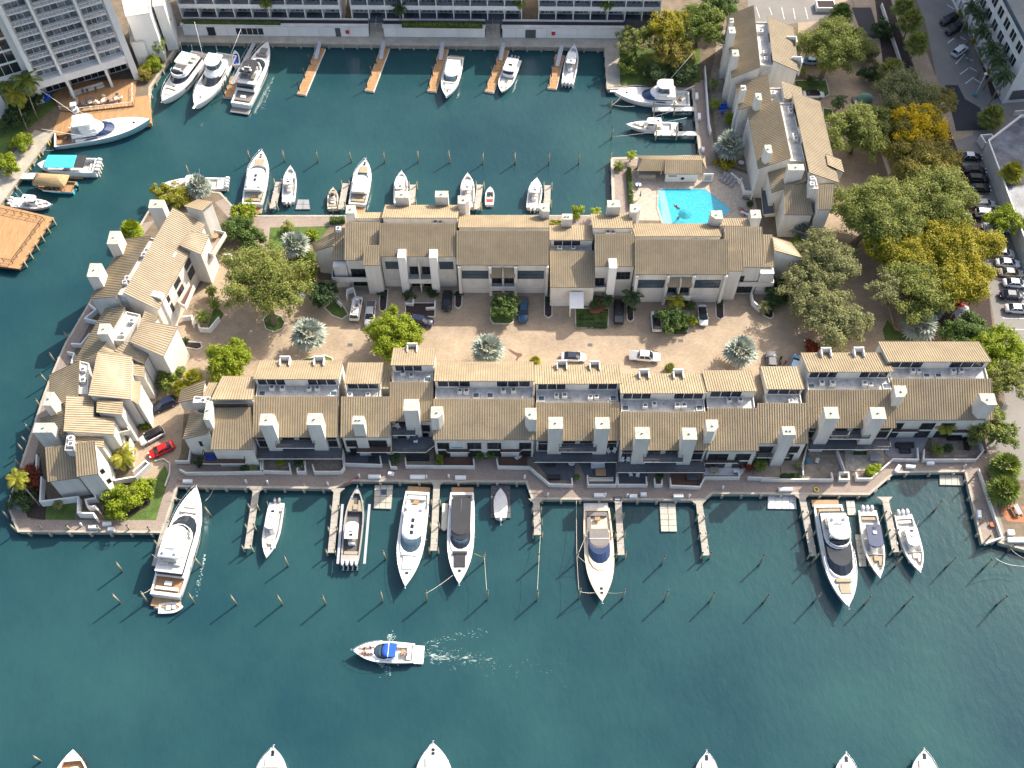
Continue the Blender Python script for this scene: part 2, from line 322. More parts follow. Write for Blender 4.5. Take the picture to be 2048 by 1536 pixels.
# ------------------------------------------------------------------ the setting: water, land, paving
def build_setting():
    mb = MB(); mb.add([(-500, -60, WATER), (500, -60, WATER), (500, 620, WATER), (-500, 620, WATER)], [(0, 1, 2, 3)])
    structure('water', mb, 'water', 'teal harbour water around the docks')
    outline = [(2120, 1112), (2048, 1098), (1999, 1084), (2009, 1074), (1965, 1085), (1931, 942), (1789, 944), (1738, 988), (1425, 986), (1409, 999), (1065, 997), (1053, 963), (702, 961), (666, 976), (354, 972), (324, 1064),
               (37, 1062), (16, 1012), (56, 890), (90, 785), (107, 743), (131, 688), (170, 622), (225, 525), (283, 447), (300, 418), (345, 376), (440, 386), (478, 428), (516, 432), (1228, 432), (1224, 317), (1401, 312), (1386, 177), (1216, 177), (1211, 94),
               (360, 82), (300, 174), (296, 230), (104, 266), (0, 405), (-60, 480)]
    P = [G(x, y) for x, y in outline]
    far = [(-260, P[-1].y), (-260, 420), (300, 420), (300, P[0].y)]
    pts = [(p.x, p.y) for p in P] + far
    mb = MB(); mb.prism(pts, -5, 0, 0, 1); o = structure('ground', mb, ['concrete', 'soil'], 'land of the peninsula and the far shore'); tri(o)
    mb = MB(); wall_run(mb, [(p.x, p.y) for p in P[:31]], -0.35, 0.06, 0.4); wall_run(mb, [(p.x, p.y) for p in P[30:]], -0.35, 0.06, 0.6)
    structure('seawall_cap', mb, 'concrete', 'pale concrete cap along the seawalls')
    mb = MB()
    for a, b in list(zip(P[:-1], P[1:])):
        d = b - a; n = max(1, int(d.length / 3.2)); t = d.normalized()
        if d.length < 4: continue
        out = Vector((t.y, -t.x, 0))
        for i in range(n):
            c = a + d * ((i + .5) / n)
            mb.obox(c - t * .2 - out * .42 + Vector((0, 0, -2.2)), t * .4, out * .84, Vector((0, 0, 2.05)))
    structure('seawall_batter_piles', mb, 'concrete')
    S = lambda name, pts, z, m, tile='P': sheet(name, tile, pts, z, m)
    S('driveway', [(262, 985), (345, 955), (362, 905), (372, 770), (2000, 770), (1990, 690), (1850, 640), (1790, 600), (1770, 470), (1800, 330), (1740, 110), (1690, -40), (1590, -40), (1600, 110), (1655, 300), (1600, 470), (1560, 560), (640, 560), (600, 490), (530, 462), (440, 520), (350, 640), (285, 790)], 0.006, 'drive_paver')
    S('quay_walk', [(335, 930), (1995, 900), (2000, 935), (1975, 938), (2009, 1074), (1965, 1085), (1931, 942), (1789, 944), (1738, 988), (1425, 986), (1409, 999), (1065, 997), (1053, 963), (702, 961), (666, 976), (354, 972), (324, 1064), (37, 1062), (16, 1012), (56, 890), (90, 785), (107, 743), (131, 688), (170, 622), (225, 525), (283, 447), (310, 440), (250, 520), (190, 630), (150, 700), (125, 760), (78, 880), (48, 1000), (62, 1040), (300, 1040), (322, 1000)], 0.010, 'walk_paver')
    S('garden_walk', [(478, 428), (516, 432), (1228, 432), (1228, 452), (560, 458), (545, 500), (525, 498), (528, 458), (470, 450), (430, 405), (450, 396)], 0.010, 'walk_paver')
    S('pool_walk', [(1228, 430), (1224, 317), (1401, 312), (1386, 177), (1392, 160), (1412, 160), (1432, 330), (1250, 332), (1258, 432)], 0.012, 'walk_paver')
    S('pool_terrace', [(1258, 440), (1256, 340), (1440, 330), (1500, 350), (1520, 445)], 0.016, 'pool_deck')
    S('terrace_patio', [(1418, 165), (1440, 60), (1480, 60), (1500, 180), (1540, 330), (1530, 350), (1440, 326)], 0.008, 'stone_paver')
    S('hotel_quay', [(352, 84), (1214, 95), (1216, 174), (1243, 172), (1240, 84), (1240, 60), (350, 52)], 0.012, 'concrete')
    S('left_quay', [(104, 268), (0, 405), (-60, 482), (-120, 482), (-60, 400), (70, 260)], 0.012, 'concrete')
    S('left_garden', [(-140, 470), (-60, 390), (60, 255), (120, 205), (60, 150), (-140, 150)], 0.006, 'grass')
    S('car_park', [(1900, 225), (1960, 190), (2120, 190), (2160, 620), (2160, 1112), (2048, 1098), (1999, 1084), (1960, 930), (2010, 800), (1985, 620), (1950, 440), (1900, 330)], 0.006, 'asphalt_old')
    S('street', [(1690, -40), (1745, 110), (1800, 260), (1850, 300), (1945, 270), (1960, 200), (1870, 150), (1800, -40)], 0.010, 'drive_paver')
    S('upper_car_park', [(1815, -40), (1850, 40), (1880, 190), (1935, 220), (2000, 190), (1985, 120), (1915, -40)], 0.014, 'asphalt_old')
    S('terrace_car_park', [(1500, 60), (1490, -60), (1700, -60), (1650, 40), (1600, 45)], 0.012, 'asphalt_old')
    S('fresh_asphalt', [(1703, 15), (1742, 15), (1760, 75), (1728, 80)], 0.018, 'asphalt')
    S('fresh_asphalt', [(1890, 170), (1916, 170), (1930, 198), (1960, 215), (1975, 260), (1912, 262)], 0.022, 'asphalt')
    # grass and planting beds
    for pts in ([(536, 498), (540, 455), (660, 452), (640, 480), (560, 500)], [(555, 545), (560, 512), (590, 520), (590, 545)], [(330, 930), (340, 955), (322, 1005), (312, 1040), (210, 1040), (205, 1000), (290, 985)],
                [(90, 1038), (92, 1010), (150, 1005), (150, 1040)], [(1240, 170), (1240, 100), (1400, 95), (1400, 165)], [(430, 610), (448, 628), (432, 655), (415, 655)], [(1775, 640), (1790, 660), (1850, 680), (1770, 680), (1765, 660)], [(1590, 160), (1655, 158), (1655, 190), (1600, 195)]):
        S('lawn', pts, 0.020, 'grass')
    for pts in ([(45, 1000), (60, 940), (78, 905), (95, 1000), (90, 1040), (55, 1035)], [(1780, 240), (1800, 330), (1790, 470), (1850, 640), (1990, 700), (1960, 420), (1900, 260), (1850, 190), (1800, 60), (1770, -40), (1745, -40)], [(215, 1000), (255, 955), (305, 960), (300, 1010), (255, 1035), (205, 1030)], [(1925, -40), (1945, -40), (2010, 190), (1985, 200), (1960, 120)]):
        S('planting_bed', pts, 0.024, 'mulch')
    sheet('sand_garden', 'P', [(1972, 945), (2000, 960), (2100, 960), (2100, 1095), (2014, 1075)], 0.020, 'soil')
    # kerbed planters in the courtyard
    kerb_beds = [('P', [(526, 640), (533, 630), (548, 627), (562, 632), (570, 645), (565, 657), (548, 664), (532, 658)], 'grass'), ('B2', [(955, 800), (1010, 800), (998, 940), (975, 965), (950, 955), (945, 900)], 'mulch'),
                 ('B2', [(1135, 900), (1355, 900), (1352, 1000), (1140, 1000)], 'mulch'), ('B2', [(1500, 810), (1555, 810), (1548, 920), (1525, 940), (1498, 925)], 'mulch'), ('B2', [(1765, 880), (1930, 880), (1925, 1040), (1900, 1052), (1780, 1050), (1758, 1020)], 'grass'),
                 ('B3', [(325, 850), (380, 850), (380, 990), (355, 1010), (325, 990)], 'mulch'), ('B3', [(550, 940), (795, 940), (790, 1060), (770, 1078), (555, 1076)], 'grass'), ('B3', [(925, 880), (975, 880), (978, 1020), (955, 1038), (930, 1020)], 'mulch'),
                 ('B3', [(1190, 960), (1378, 960), (1378, 1100), (1350, 1120), (1215, 1118), (1192, 1090)], 'grass'), ('B3', [(1578, 890), (1635, 890), (1638, 1005), (1610, 1022), (1580, 1000)], 'mulch'), ('B3', [(1915, 960), (1990, 930), (2000, 1000), (1975, 1015), (1925, 990)], 'mulch'),
                 ('B2', [(545, 935), (640, 850), (720, 985), (670, 1018), (600, 990)], 'grass'), ('B1', [(1325, 1180), (1470, 1190), (1478, 1225), (1440, 1240), (1340, 1220)], 'mulch'), ('C2', [(380, 215), (545, 185), (600, 205), (612, 240), (380, 240)], 'grass'),
                 ('A4', [(370, 590), (600, 585), (625, 690), (590, 712), (480, 690), (370, 640)], 'grass'), ('A4', [(580, 790), (640, 800), (670, 870), (650, 900), (580, 900)], 'grass')]
    for tile, pts, m in kerb_beds:
        P2 = [T(tile, x, y, 0.05) for x, y in pts]; c = sum(P2, Vector()) / len(P2)
        mb = MB(); mb.add([(p.x, p.y, 0.09) for p in P2], [list(range(len(P2)))]); o = structure('planting_bed', mb, m, fix=True); tri(o)
        mb = MB(); wall_run(mb, [(p.x, p.y) for p in P2], 0.0, 0.15, 0.2, closed=True); structure('kerb', mb, 'kerb')
    # parking bay lines
    mb = MB()
    def line(a, b, w=.13, z=.03):
        a = Vector((a.x, a.y, 0)); b = Vector((b.x, b.y, 0)); d = (b - a).normalized(); nn = Vector((-d.y, d.x, 0)) * w / 2
        mb.add([(p.x, p.y, z) for p in (a - nn, b - nn, b + nn, a + nn)], [(0, 1, 2, 3)])
    for x0, y0, x1, y1 in ((90, 55, 115, 130), (185, 55, 205, 110), (275, 55, 295, 140), (360, 60, 375, 140), (447, 55, 468, 140)): line(T('A4', x0, y0), T('A4', x1, y1))
    for x0, y0, x1, y1 in ((1535, 280, 1490, 315), (1615, 395, 1548, 468), (1640, 500, 1578, 545), (1680, 565, 1618, 612), (1485, 35, 1535, 65), (1565, 262, 1620, 292), (1620, 420, 1675, 445), (1650, 492, 1702, 522), (1680, 575, 1735, 608)): line(T('A4', x0, y0), T('A4', x1, y1), .22)
    for y0 in (582, 655, 725): line(T('B4', 1790 + (y0 - 582) * .4, y0), T('B4', 1880 + (y0 - 582) * .4, y0))
    for y0 in (-20, 92): line(T('B4', 1665, y0), T('B4', 1810, y0 + 6))
    for y0 in (1010, 1090): line(T('B4', 1890, y0), T('B4', 2048, y0 + 5))
    structure('bay_lines', mb, 'paint', 'white painted parking bay lines')
build_setting()

def build_pool():
    P = [T('A3', 1155, 1378, 0), T('A3', 1500, 1380, 0), T('B3', 1700, 215, 0), T('B3', 1640, 275, 0), T('B3', 1590, 330, 0), T('B3', 1190, 330, 0), T('B3', 1150, 200, 0)]
    t = thing('swimming_pool', 'bright blue swimming pool with angled corner on stone terrace', 'pool', (T('A3', 1400, 1500).x, T('A3', 1400, 1500).y, 0))
    mb = MB(); mb.add([(p.x, p.y, 0.055) for p in P], [list(range(len(P)))]); o = mb.build('pool_water', 'pool_water', t, True, True); tri(o)
    mb = MB(); wall_run(mb, [(p.x, p.y) for p in P], 0.0, 0.1, 0.42, closed=True); mb.build('coping', 'stone', t, True)
    # baja shelf
    Q = [T('A3', 1160, 1382), T('A3', 1200, 1382), T('B3', 1262, 325), T('B3', 1192, 325)]
    mb = MB(); mb.prism([(p.x, p.y) for p in Q], 0.03, 0.062); mb.build('shallow_shelf', 'pool_shelf', t, True)
    for x, y in ((1175, 1400), (1168, 1480)): p = T('A3', x, y); mb = MB(); mb.tube([(p.x - .5, p.y, 0), (p.x - .45, p.y, .8), (p.x + .2, p.y, .85), (p.x + .6, p.y, .1)], .03, 5); mb.build('handrail', 'steel', t, True)
build_pool()
# ------------------------------------------------------------------ buildings
SEAM = 0.42
def roof_panel(root, rL, rR, eR, eL, name='roof', th=0.16, seam=True, m='roof'):
    rL, rR, eR, eL = Vector(rL), Vector(rR), Vector(eR), Vector(eL)
    nrm = (rR - rL).cross(eL - rL).normalized()
    if nrm.z < 0: nrm = -nrm
    d = Vector((0, 0, -th))
    mb = MB(); q = [rL, rR, eR, eL]
    if (rR - rL).cross(eR - rR).z < 0: q = q[::-1]
    mb.add(q + [p + d for p in q], [(0, 1, 2, 3), (7, 6, 5, 4)], 0); mb.add(q + [p + d for p in q], [(i, i + 4, (i + 1) % 4 + 4, (i + 1) % 4) for i in range(4)], 1)
    o = mb.build(name, [m, 'fascia'], root, True)
    if seam:
        W = ((rR - rL).length + (eR - eL).length) / 2; n = max(2, round(W / SEAM)); mb = MB()
        for i in range(n + 1):
            f = (i + .02) / (n + .04); a = rL.lerp(rR, f); b = eL.lerp(eR, f); ax = (b - a).normalized(); sd = ax.cross(nrm).normalized()
            mb.obox(a - sd * .045 + nrm * .003, b - a, sd * .09, nrm * .085)
        s = mb.build('roof_seams', 'seam', o); l = base_loc(root); s.data.transform(Matrix.Translation(-Vector(l))); s['kind'] = 'stuff'
    return o
def window(root, c, e, up, w, h, n=1, out=None, frame='bronze', glass='glass', name='window', rows=1):
    # c: lower-left corner on the wall (world), e: along the wall, out: wall normal
    c = Vector(c); e = Vector(e).normalized(); up = Vector((0, 0, 1)) if up is None else Vector(up); out = Vector(out).normalized(); fw = 0.09
    mb = MB(); o0 = c - out * .05
    mb.obox(o0, e * w, out * .13, up * fw); mb.obox(o0 + up * (h - fw), e * w, out * .13, up * fw)
    for i in range(n + 1): mb.obox(o0 + up * fw + e * (i * (w - fw) / n), e * fw, out * .125, up * (h - 2 * fw))
    for j in range(1, rows): mb.obox(o0 + up * (h * j / rows), e * w, out * .12, up * .07)
    f = mb.build(name, frame, root, True)
    for i in range(n):
        for j in range(rows):
            pw = (w - fw) / n - fw; p0 = o0 + up * (fw + j * (h - fw) / rows) + e * (fw + i * (w - fw) / n)
            mb = MB(); mb.obox(p0, e * pw, out * .075, up * ((h - fw) / rows - fw * .9)); g = mb.build('pane', glass, f); l = base_loc(root); g.data.transform(Matrix.Translation(-Vector(l)))
    return f
class House:
    def __init__(H, name, label, cat, o, e, n):
        H.o = Vector((o.x, o.y, 0)); H.e = e; H.n = n; H.root = thing(name, label, cat, H.o)
    def P(H, s, t, z): return H.o + H.e * s + H.n * t + Vector((0, 0, z))
    def st(H, p): q = Vector(p) - H.o; return q.dot(H.e), q.dot(H.n)
    def box(H, name, s0, s1, t0, t1, z0, z1, m='wall', parent=None):
        mb = MB(); mb.obox(H.P(s0, t0, z0), H.e * (s1 - s0), H.n * (t1 - t0), Vector((0, 0, z1 - z0)))
        o = mb.build(name, m, parent or H.root); o.data.transform(Matrix.Translation(-H.o)); return o
    def profile(H, name, s0, s1, prof, m='wall'):
        n = len(prof); A = [H.P(s0, t, z) for t, z in prof]; B = [H.P(s1, t, z) for t, z in prof]
        mb = MB(); mb.add(A + B, [(i, (i + 1) % n, n + (i + 1) % n, n + i) for i in range(n)] + [list(range(n))[::-1], [n + i for i in range(n)]])
        o = mb.build(name, m, H.root, True, True); tri(o); return o
    def win(H, s, t, z, w, h, n=1, side=1, **k): return window(H.root, H.P(s, t, z), H.e, None, w, h, n, H.n * side, **k)
def frame_from(tile, r1, z):
    A = T(tile, r1[0], r1[1], z); B = T(tile, r1[2], r1[3], z); e = Vector((B.x - A.x, B.y - A.y, 0)); S = e.length; return A, B, e.normalized(), S
def unit(label, tile, r1, e1, r2, e2, z=(10.2, 7.2, 9.2, 11.8, 9.4), name='townhouse', cat='house', wins=True, well=True, acs=()):
    zr1, ze1, zw, zr2, ze2 = z
    A, B, e, S = frame_from(tile, r1, zr1); E1 = T(tile, e1[0], e1[1], ze1)
    n = Vector((-e.y, e.x, 0)); 
    if n.dot(E1 - A) < 0: n = -n
    H = House(name, label, cat, A, e, n); H.S = S; H.z = z
    te1 = H.st(E1)[1]; H.te = te1
    roof_panel(H.root, H.P(0, -.08, zr1 + .04), H.P(S, -.08, zr1 + .04), H.P(S, te1, ze1), H.P(0, te1, ze1))
    tw = te1 - .45; zwl = ze1 + (zr1 - ze1) * .45 / te1 - .17; H.tw = tw
    H.profile('wall', .12, S - .12, [(tw, 0), (tw, zwl), (-.06, zr1 - .16), (-.06, 0)])
    if r2:
        C = T(tile, r2[0], r2[1], zr2); D = T(tile, r2[2], r2[3], zr2); sa, ta = H.st(C); sb, tb = H.st(D); t2 = (ta + tb) / 2; te2 = H.st(T(tile, e2[0], e2[1], ze2))[1]
        t2 = min(t2, -1.2); te2 = min(te2, t2 - 2.5)
        H.s2 = (sa, sb); H.t2 = t2; H.te2 = te2
        roof_panel(H.root, H.P(sa, t2 + .25, zr2 + .03), H.P(sb, t2 + .25, zr2 + .03), H.P(sb, te2, ze2), H.P(sa, te2, ze2))
        k = (zr2 - ze2) / (t2 + .25 - te2)
        H.profile('wall', sa + .15, sb - .15, [(t2, 0), (t2, zr2 - k * .25 - .17), (te2 + .4, ze2 + k * .4 - .18), (te2 + .4, 0)])
        H.box('flat_roof', max(.14, sa + .17), min(S, sb) - .16, t2 + .02, -.08, 0, zw, 'membrane')
        for s0 in (max(.14, sa + .17), min(S, sb) - .32): H.box('parapet', s0, s0 + .16, t2 + .05, -.1, zw, zw + .35, 'wall')
        if wins:
            w = (sb - sa); h = zr2 - zw - .75; zz = zw + .42
            for f in ((.03, .36), (.62, .96)) if w > 11 else ((.06, .94),) if w < 7 else ((.08, .72),):
                H.win(sa + w * f[0], t2 + .0, zz, w * (f[1] - f[0]), h, 3 if w * (f[1] - f[0]) > 3 else 2, frame='wall_white')
    return H
def fin(H, tile, xL, xR, y, ztop, depth=2.2, zb=0.0, m='wall', flue=1, cut=None, name='chimney'):
    a = T(tile, xL, y, ztop); b = T(tile, xR, y, ztop); e = Vector((b.x - a.x, b.y - a.y, 0)); w = e.length; e.normalize(); n = Vector((-e.y, e.x, 0))
    if n.y < 0: n = -n
    mb = MB(); q = [a, b, b + n * depth, a + n * depth]
    if cut == 'R': q = [a, b - e * w * .35, b + n * depth * .4, b + n * depth, a + n * depth]
    if cut == 'L': q = [a + e * w * .35, b, b + n * depth, a + n * depth, a + n * depth * .4]
    mb.prism([(p.x, p.y) for p in q], zb, ztop); o = mb.build(name, m, H.root, True)
    c = sum(q, Vector()) / len(q); mb = MB(); qq = [c + (p - c) * 1.03 for p in q]; mb.prism([(p.x, p.y) for p in qq], ztop + .002, ztop + .07); mb.build('chimney_cap', 'cap', o, True)
    if flue:
        mb = MB()
        for k in range(flue): x = c + e * ((k - (flue - 1) / 2) * w * .3); mb = MB(); mb.cyl(x.x, x.y, ztop + .06, ztop + .4, .17, 8); mb.build('flue', 'alu', o, True)
    return o
def slab(H, tile, xL, xR, y, z, depth, m='deck_grey', rail=True, name='balcony', th=.22, pts=None, solid=False):
    if pts: q = [T(tile, x, yy, z) for x, yy in pts]
    else:
        a = T(tile, xL, y, z); b = T(tile, xR, y, z); e = (b - a).normalized(); n = Vector((-e.y, e.x, 0)); n = -n if n.y < 0 else n; q = [a, b, b + n * depth, a + n * depth]
    mb = MB(); mb.prism([(p.x, p.y) for p in q], z - th, z, 1, 0); o = mb.build(name, [m, 'wall'], H.root, True)
    if rail:
        k = len(q) - 2; line = [q[-1]] + q[:k] + [q[k]] if pts is None else [q[-1]] + q[:-1]
        if solid:
            mb = MB(); wall_run(mb, [(p.x, p.y) for p in line], z - th - .1, z + .95, .14); mb.build('parapet', 'wall', o, True)
        else:
            mb = MB(); wall_run(mb, [(p.x, p.y) for p in line], z + .95, z + 1.03, .09); wall_run(mb, [(p.x, p.y) for p in line], z + .10, z + .16, .05)
            for p, r_ in zip(line[:-1], line[1:]):
                d = r_ - p; nn = max(1, int(d.length / 1.5))
                for i in range(nn + 1): c = p + d * (i / nn); mb.box(c.x - .04, c.y - .04, z, c.x + .04, c.y + .04, z + .97)
            mb.build('railing', 'bronze', o, True)
            mb = MB(); wall_run(mb, [(p.x, p.y) for p in line], z - th - .02, z - .02, .06); mb.build('trim', 'white', o, True)
    return o
def block(root, tile, pts, name='roof', zb=0.0, seam=True, m='wall', flat=False, inset=.3):
    # pts: rL, rR, eR, eL as (x, y, z): a sloping roof panel over a walled volume
    q = [T(tile, *p) for p in pts]; o = None
    if not flat: o = roof_panel(root, *q, name=name, seam=seam)
    c = sum(q, Vector()) / 4; w = [p + (c - p).normalized() * inset for p in q]
    tp = []
    for p in w:
        i = w.index(p); tp.append((p.x, p.y, p.z - (.34 if not flat else 0)))
    mb = MB(); mb.prism([(p.x, p.y) for p in w], zb, 0, 0, 0 if not flat else 1, top=tp); mb.build('wall', [m, 'membrane'], root, True)
    if flat:
        mb = MB(); wall_run(mb, [(p.x, p.y) for p in w], tp[0][2], tp[0][2] + .3, .16, closed=True); mb.build('parapet', 'wall', root, True)
    return q
def lowwall(label, tile, pts, z=1.05, m='low_wall', w=.24, cat='wall', name='garden_wall', closed=False):
    mb = MB(); P = [T(tile, x, y, z) for x, y in pts]; wall_run(mb, [(p.x, p.y) for p in P], 0, z, w, closed=closed)
    return tag(mb.build(name, m), label, cat)
def patio(tile, pts, m, z=.12, name='patio'):
    o = sheet(name, tile, pts, z, m, .14); return o

# ---- waterfront (lower) row
LZ = (10.2, 7.2, 9.2, 11.8, 9.4)
LR = []
def lower_row():
    A_LAB = 'waterfront townhouse with twin wide chimneys, '
    # west end house
    h = thing('townhouse', 'west end house of the waterfront row with slanted side roof and light courtyard roof', 'house', G(450, 905))
    block(h, 'L3', [(655, 505, 11.2), (1190, 505, 11.2), (1228, 215, 9.6), (800, 205, 9.6)])
    block(h, 'L3', [(715, 615, 9.4), (1160, 605, 9.4), (1195, 1148, 6.8), (650, 1145, 6.8)])
    block(h, 'L3', [(545, 470, 9.3), (655, 470, 9.3), (740, 290, 8.6), (625, 290, 8.6)])
    block(h, 'L3', [(540, 480, 7.6), (580, 255, 7.6), (262, 382, 5.4), (230, 545, 5.4)], zb=2.4)
    block(h, 'L3', [(590, 690, 8.6), (640, 940, 8.6), (290, 1015, 6.0), (390, 650, 6.0)])
    block(h, 'L3', [(410, 560, 9.0), (640, 560, 9.0), (650, 480, 9.0), (430, 470, 9.0)], flat=True)
    HH = type('X', (), {})(); HH.root = h
    fin(HH, 'L3', 555, 632, 765, 11.4, 3.6)
    slab(HH, 'L3', 545, 1090, 1325, 3.0, 2.2, 'deck_brown')
    window(h, T('L3', 695, 600, 9.7), Vector((1, 0, 0)), None, 5.9, 1.2, 3, Vector((0, -1, 0)))
    p = T('L3', 770, 1205, 3.2); window(h, p, Vector((1, 0, 0)), None, 4.4, 2.2, 4, Vector((0, -1, 0)))
    p = T('L3', 520, 1100, 3.6); window(h, p, Vector((1, .12, 0)), None, 1.9, 1.6, 2, Vector((.12, -1, 0)))
    LR.append(h)
    rows = [
        ('A', 'C2', (27, 488, 645, 488), (300, 785), (25, 352, 650, 352), (300, 222), LZ, 'between the west end house and the narrow red-decked house'),
        ('C', 'C2', (668, 490, 1027, 490), (850, 785), (690, 385, 955, 385), (830, 238), (10.2, 7.2, 9.0, 11.4, 9.6), 'narrow townhouse with one slim chimney and red-brown balcony on the waterfront row'),
        ('D', 'C2', (1025, 382, 1340, 382), (1180, 668), (1030, 250, 1345, 250), (1210, 130), (10.4, 7.4, 9.4, 12, 9.8), 'tall narrow townhouse set back on the waterfront row with blue-grey decks'),
        ('B', 'C2', (1342, 506, 2080, 506), (1700, 803), (1345, 368, 2080, 362), (1650, 232), LZ, 'wide waterfront townhouse with red-brown patio decks and white middle stair bay'),
        ('A', 'C3', (262, 533, 876, 530), (560, 810), (258, 385, 888, 385), (560, 254), LZ, 'behind the angled quay corner and the blue-cushion patio'),
        ('A', 'C3', (880, 600, 1515, 600), (1200, 880), (882, 455, 1520, 455), (1180, 318), LZ, 'stepped furthest towards the water'),
        ('E', 'C3', (1518, 575, 1884, 575), (1700, 885), (1515, 440, 1880, 440), (1650, 295), LZ, 'single townhouse with a white patio and side chimney on the waterfront row'),
        ('C', 'C4', (98, 538, 462, 538), (280, 830), (165, 425, 440, 425), (250, 266), (10.2, 7.2, 9.0, 11.4, 9.6), 'narrow townhouse with teal clerestory panes and one slim chimney on the waterfront row'),
        ('A', 'C4', (466, 440, 1104, 438), (780, 718), (470, 298, 1096, 298), (720, 165), LZ, 'second from the east end, beside the stone patio'),
        ('B', 'C4', (1080, 358, 1810, 358), (1450, 658), (1052, 222, 1808, 226), (1320, 85), LZ, 'east end house of the waterfront row with wide roof and slatted timber patio')]
    for k, (ty, tile, r1, e1, r2, e2, z, lab) in enumerate(rows):
        H = unit((A_LAB + lab) if ty == 'A' else lab, tile, r1, e1, r2, e2, z); LR.append(H); S = H.S; tw = H.tw
        if ty in 'AB' or ty == 'E':     # tall dark doors on both decks
            for f0, f1 in ((.03, .15), (.33, .47), (.53, .67), (.85, .97)) if ty != 'E' else ((.05, .45), (.6, .9)):
                H.win(S * f0, tw + .002, 3.1, S * (f1 - f0), 2.2, 2); H.win(S * f0, tw + .002, .25, S * (f1 - f0), 2.2, 2)
                if ty == 'A': H.win(S * f0, tw + .002, 5.6, S * (f1 - f0), 1.25, 2)
        else:
            H.win(S * .06, tw + .002, 3.1, S * .3, 2.2, 2); H.win(S * .45, tw + .002, 3.1, S * .45, 2.2, 3); H.win(S * .1, tw + .002, .25, S * .75, 2.2, 4)
            if ty == 'D': H.win(S * .06, tw + .002, 5.5, S * .35, 1.3, 2)
    L = LR
    for H, tile, f in ((L[1], 'C2', ((68, 168, 698), (414, 520, 695))), (L[5], 'C3', ((357, 460, 722), (700, 803, 724))), (L[6], 'C3', ((993, 1098, 797), (1340, 1442, 802))), (L[9], 'C4', ((598, 697, 648), (937, 1042, 650)))):
        for a, b, y in f: fin(H, tile, a, b, y, 12.0)
    fin(L[2], 'C2', 747, 832, 690, 11.4, 1.6, flue=2); fin(L[8], 'C4', 287, 378, 768, 11.4, 1.6, flue=2)
    fin(L[3], 'C2', 1122, 1230, 590, 12.2, 2.2, flue=0); fin(L[4], 'C2', 1322, 1408, 645, 12.0, 2.2, cut='R'); fin(L[4], 'C3', 184, 268, 655, 12.0, 2.2, cut='L')
    fin(L[7], 'C3', 1515, 1600, 742, 12.0, 2.2, cut='R'); fin(L[10], 'C4', 1113, 1200, 490, 12.0, 2.2, cut='R'); fin(L[10], 'C4', 1742, 1850, 548, 12.0, 2.2, cut='L')
    # decks: upper (between the chimneys) and lower (full width)
    slab(L[1], 'C2', 195, 472, 862, 5.6, 1.5); slab(L[1], 'C2', 55, 672, 940, 2.95, 2.0)
    slab(L[5], 'C3', 432, 702, 890, 5.6, 1.5); slab(L[5], 'C3', 250, 858, 965, 2.95, 2.0)
    slab(L[6], 'C3', 1048, 1332, 965, 5.6, 1.5); slab(L[6], 'C3', 858, 1495, 1040, 2.95, 2.0)
    slab(L[9], 'C4', 628, 912, 795, 5.6, 1.5); slab(L[9], 'C4', 472, 1062, 872, 2.95, 2.0)
    slab(L[2], 'C2', 780, 1026, 893, 2.95, 2.2, 'deck_brown'); slab(L[8], 'C4', 92, 332, 932, 2.95, 2.2, 'deck_tan')
    slab(L[3], 'C2', 1040, 1208, 768, 5.4, 1.7); slab(L[3], 'C2', 0, 0, 0, 2.95, 0, pts=[(1045, 892), (1285, 892), (1350, 842), (1340, 780), (1045, 790)])
    slab(L[4], 'C2', 0, 0, 0, 2.95, 0, 'deck_brown', pts=[(1398, 825), (1445, 893), (1605, 893), (1605, 815)]); slab(L[4], 'C2', 0, 0, 0, 2.95, 0, 'deck_brown', pts=[(1832, 815), (1832, 893), (1975, 893), (2045, 825)])
    slab(L[7], 'C3', 1500, 1742, 972, 2.95, 2.2, 'deck_brown'); slab(L[10], 'C4', 1085, 1272, 745, 2.95, 2.2, 'deck_brown'); slab(L[10], 'C4', 1480, 1700, 752, 2.95, 2.2, 'deck_brown')
    # low link roofs in the gaps
    block(L[2].root, 'C2', [(945, 430, 9.0), (1022, 430, 9.0), (1030, 290, 8.0), (985, 295, 8.0)])
    block(L[8].root, 'C4', [(88, 468, 9.0), (165, 465, 9.0), (125, 320, 8.0), (78, 330, 8.0)])
    # courtyard-side dormers (white pyramids at the far eaves)
    for H, tile, pts in ((L[1], 'C2', ((220, 195), (470, 195))), (L[3], 'C2', ((1150, 100),)), (L[5], 'C3', ((415, 225), (655, 228))), (L[6], 'C3', ((1015, 290), (1265, 290))), (L[9], 'C4', ((560, 132), (800, 130)))):
        for x, y in pts:
            a = T(tile, x, y, 10.6); b = T(tile, x + 75, y, 10.6); w = (b - a).length
            mb = MB(); mb.add([a, b, b + Vector((0, 0, -3)), a + Vector((0, 0, -3)), a + Vector((0, -1.9, .25)), b + Vector((0, -1.9, .25))], [(0, 1, 2, 3)])
            mb = MB(); mb.box(a.x, a.y - .22, 6, b.x, a.y, 10.9); mb.box(a.x, a.y - 1.7, 9.2, a.x + .16, a.y - .23, 10.7); mb.box(b.x - .16, a.y - 1.7, 9.2, b.x, a.y - .23, 10.7); mb.build('light_well', 'wall_white', H.root, True)
lower_row()

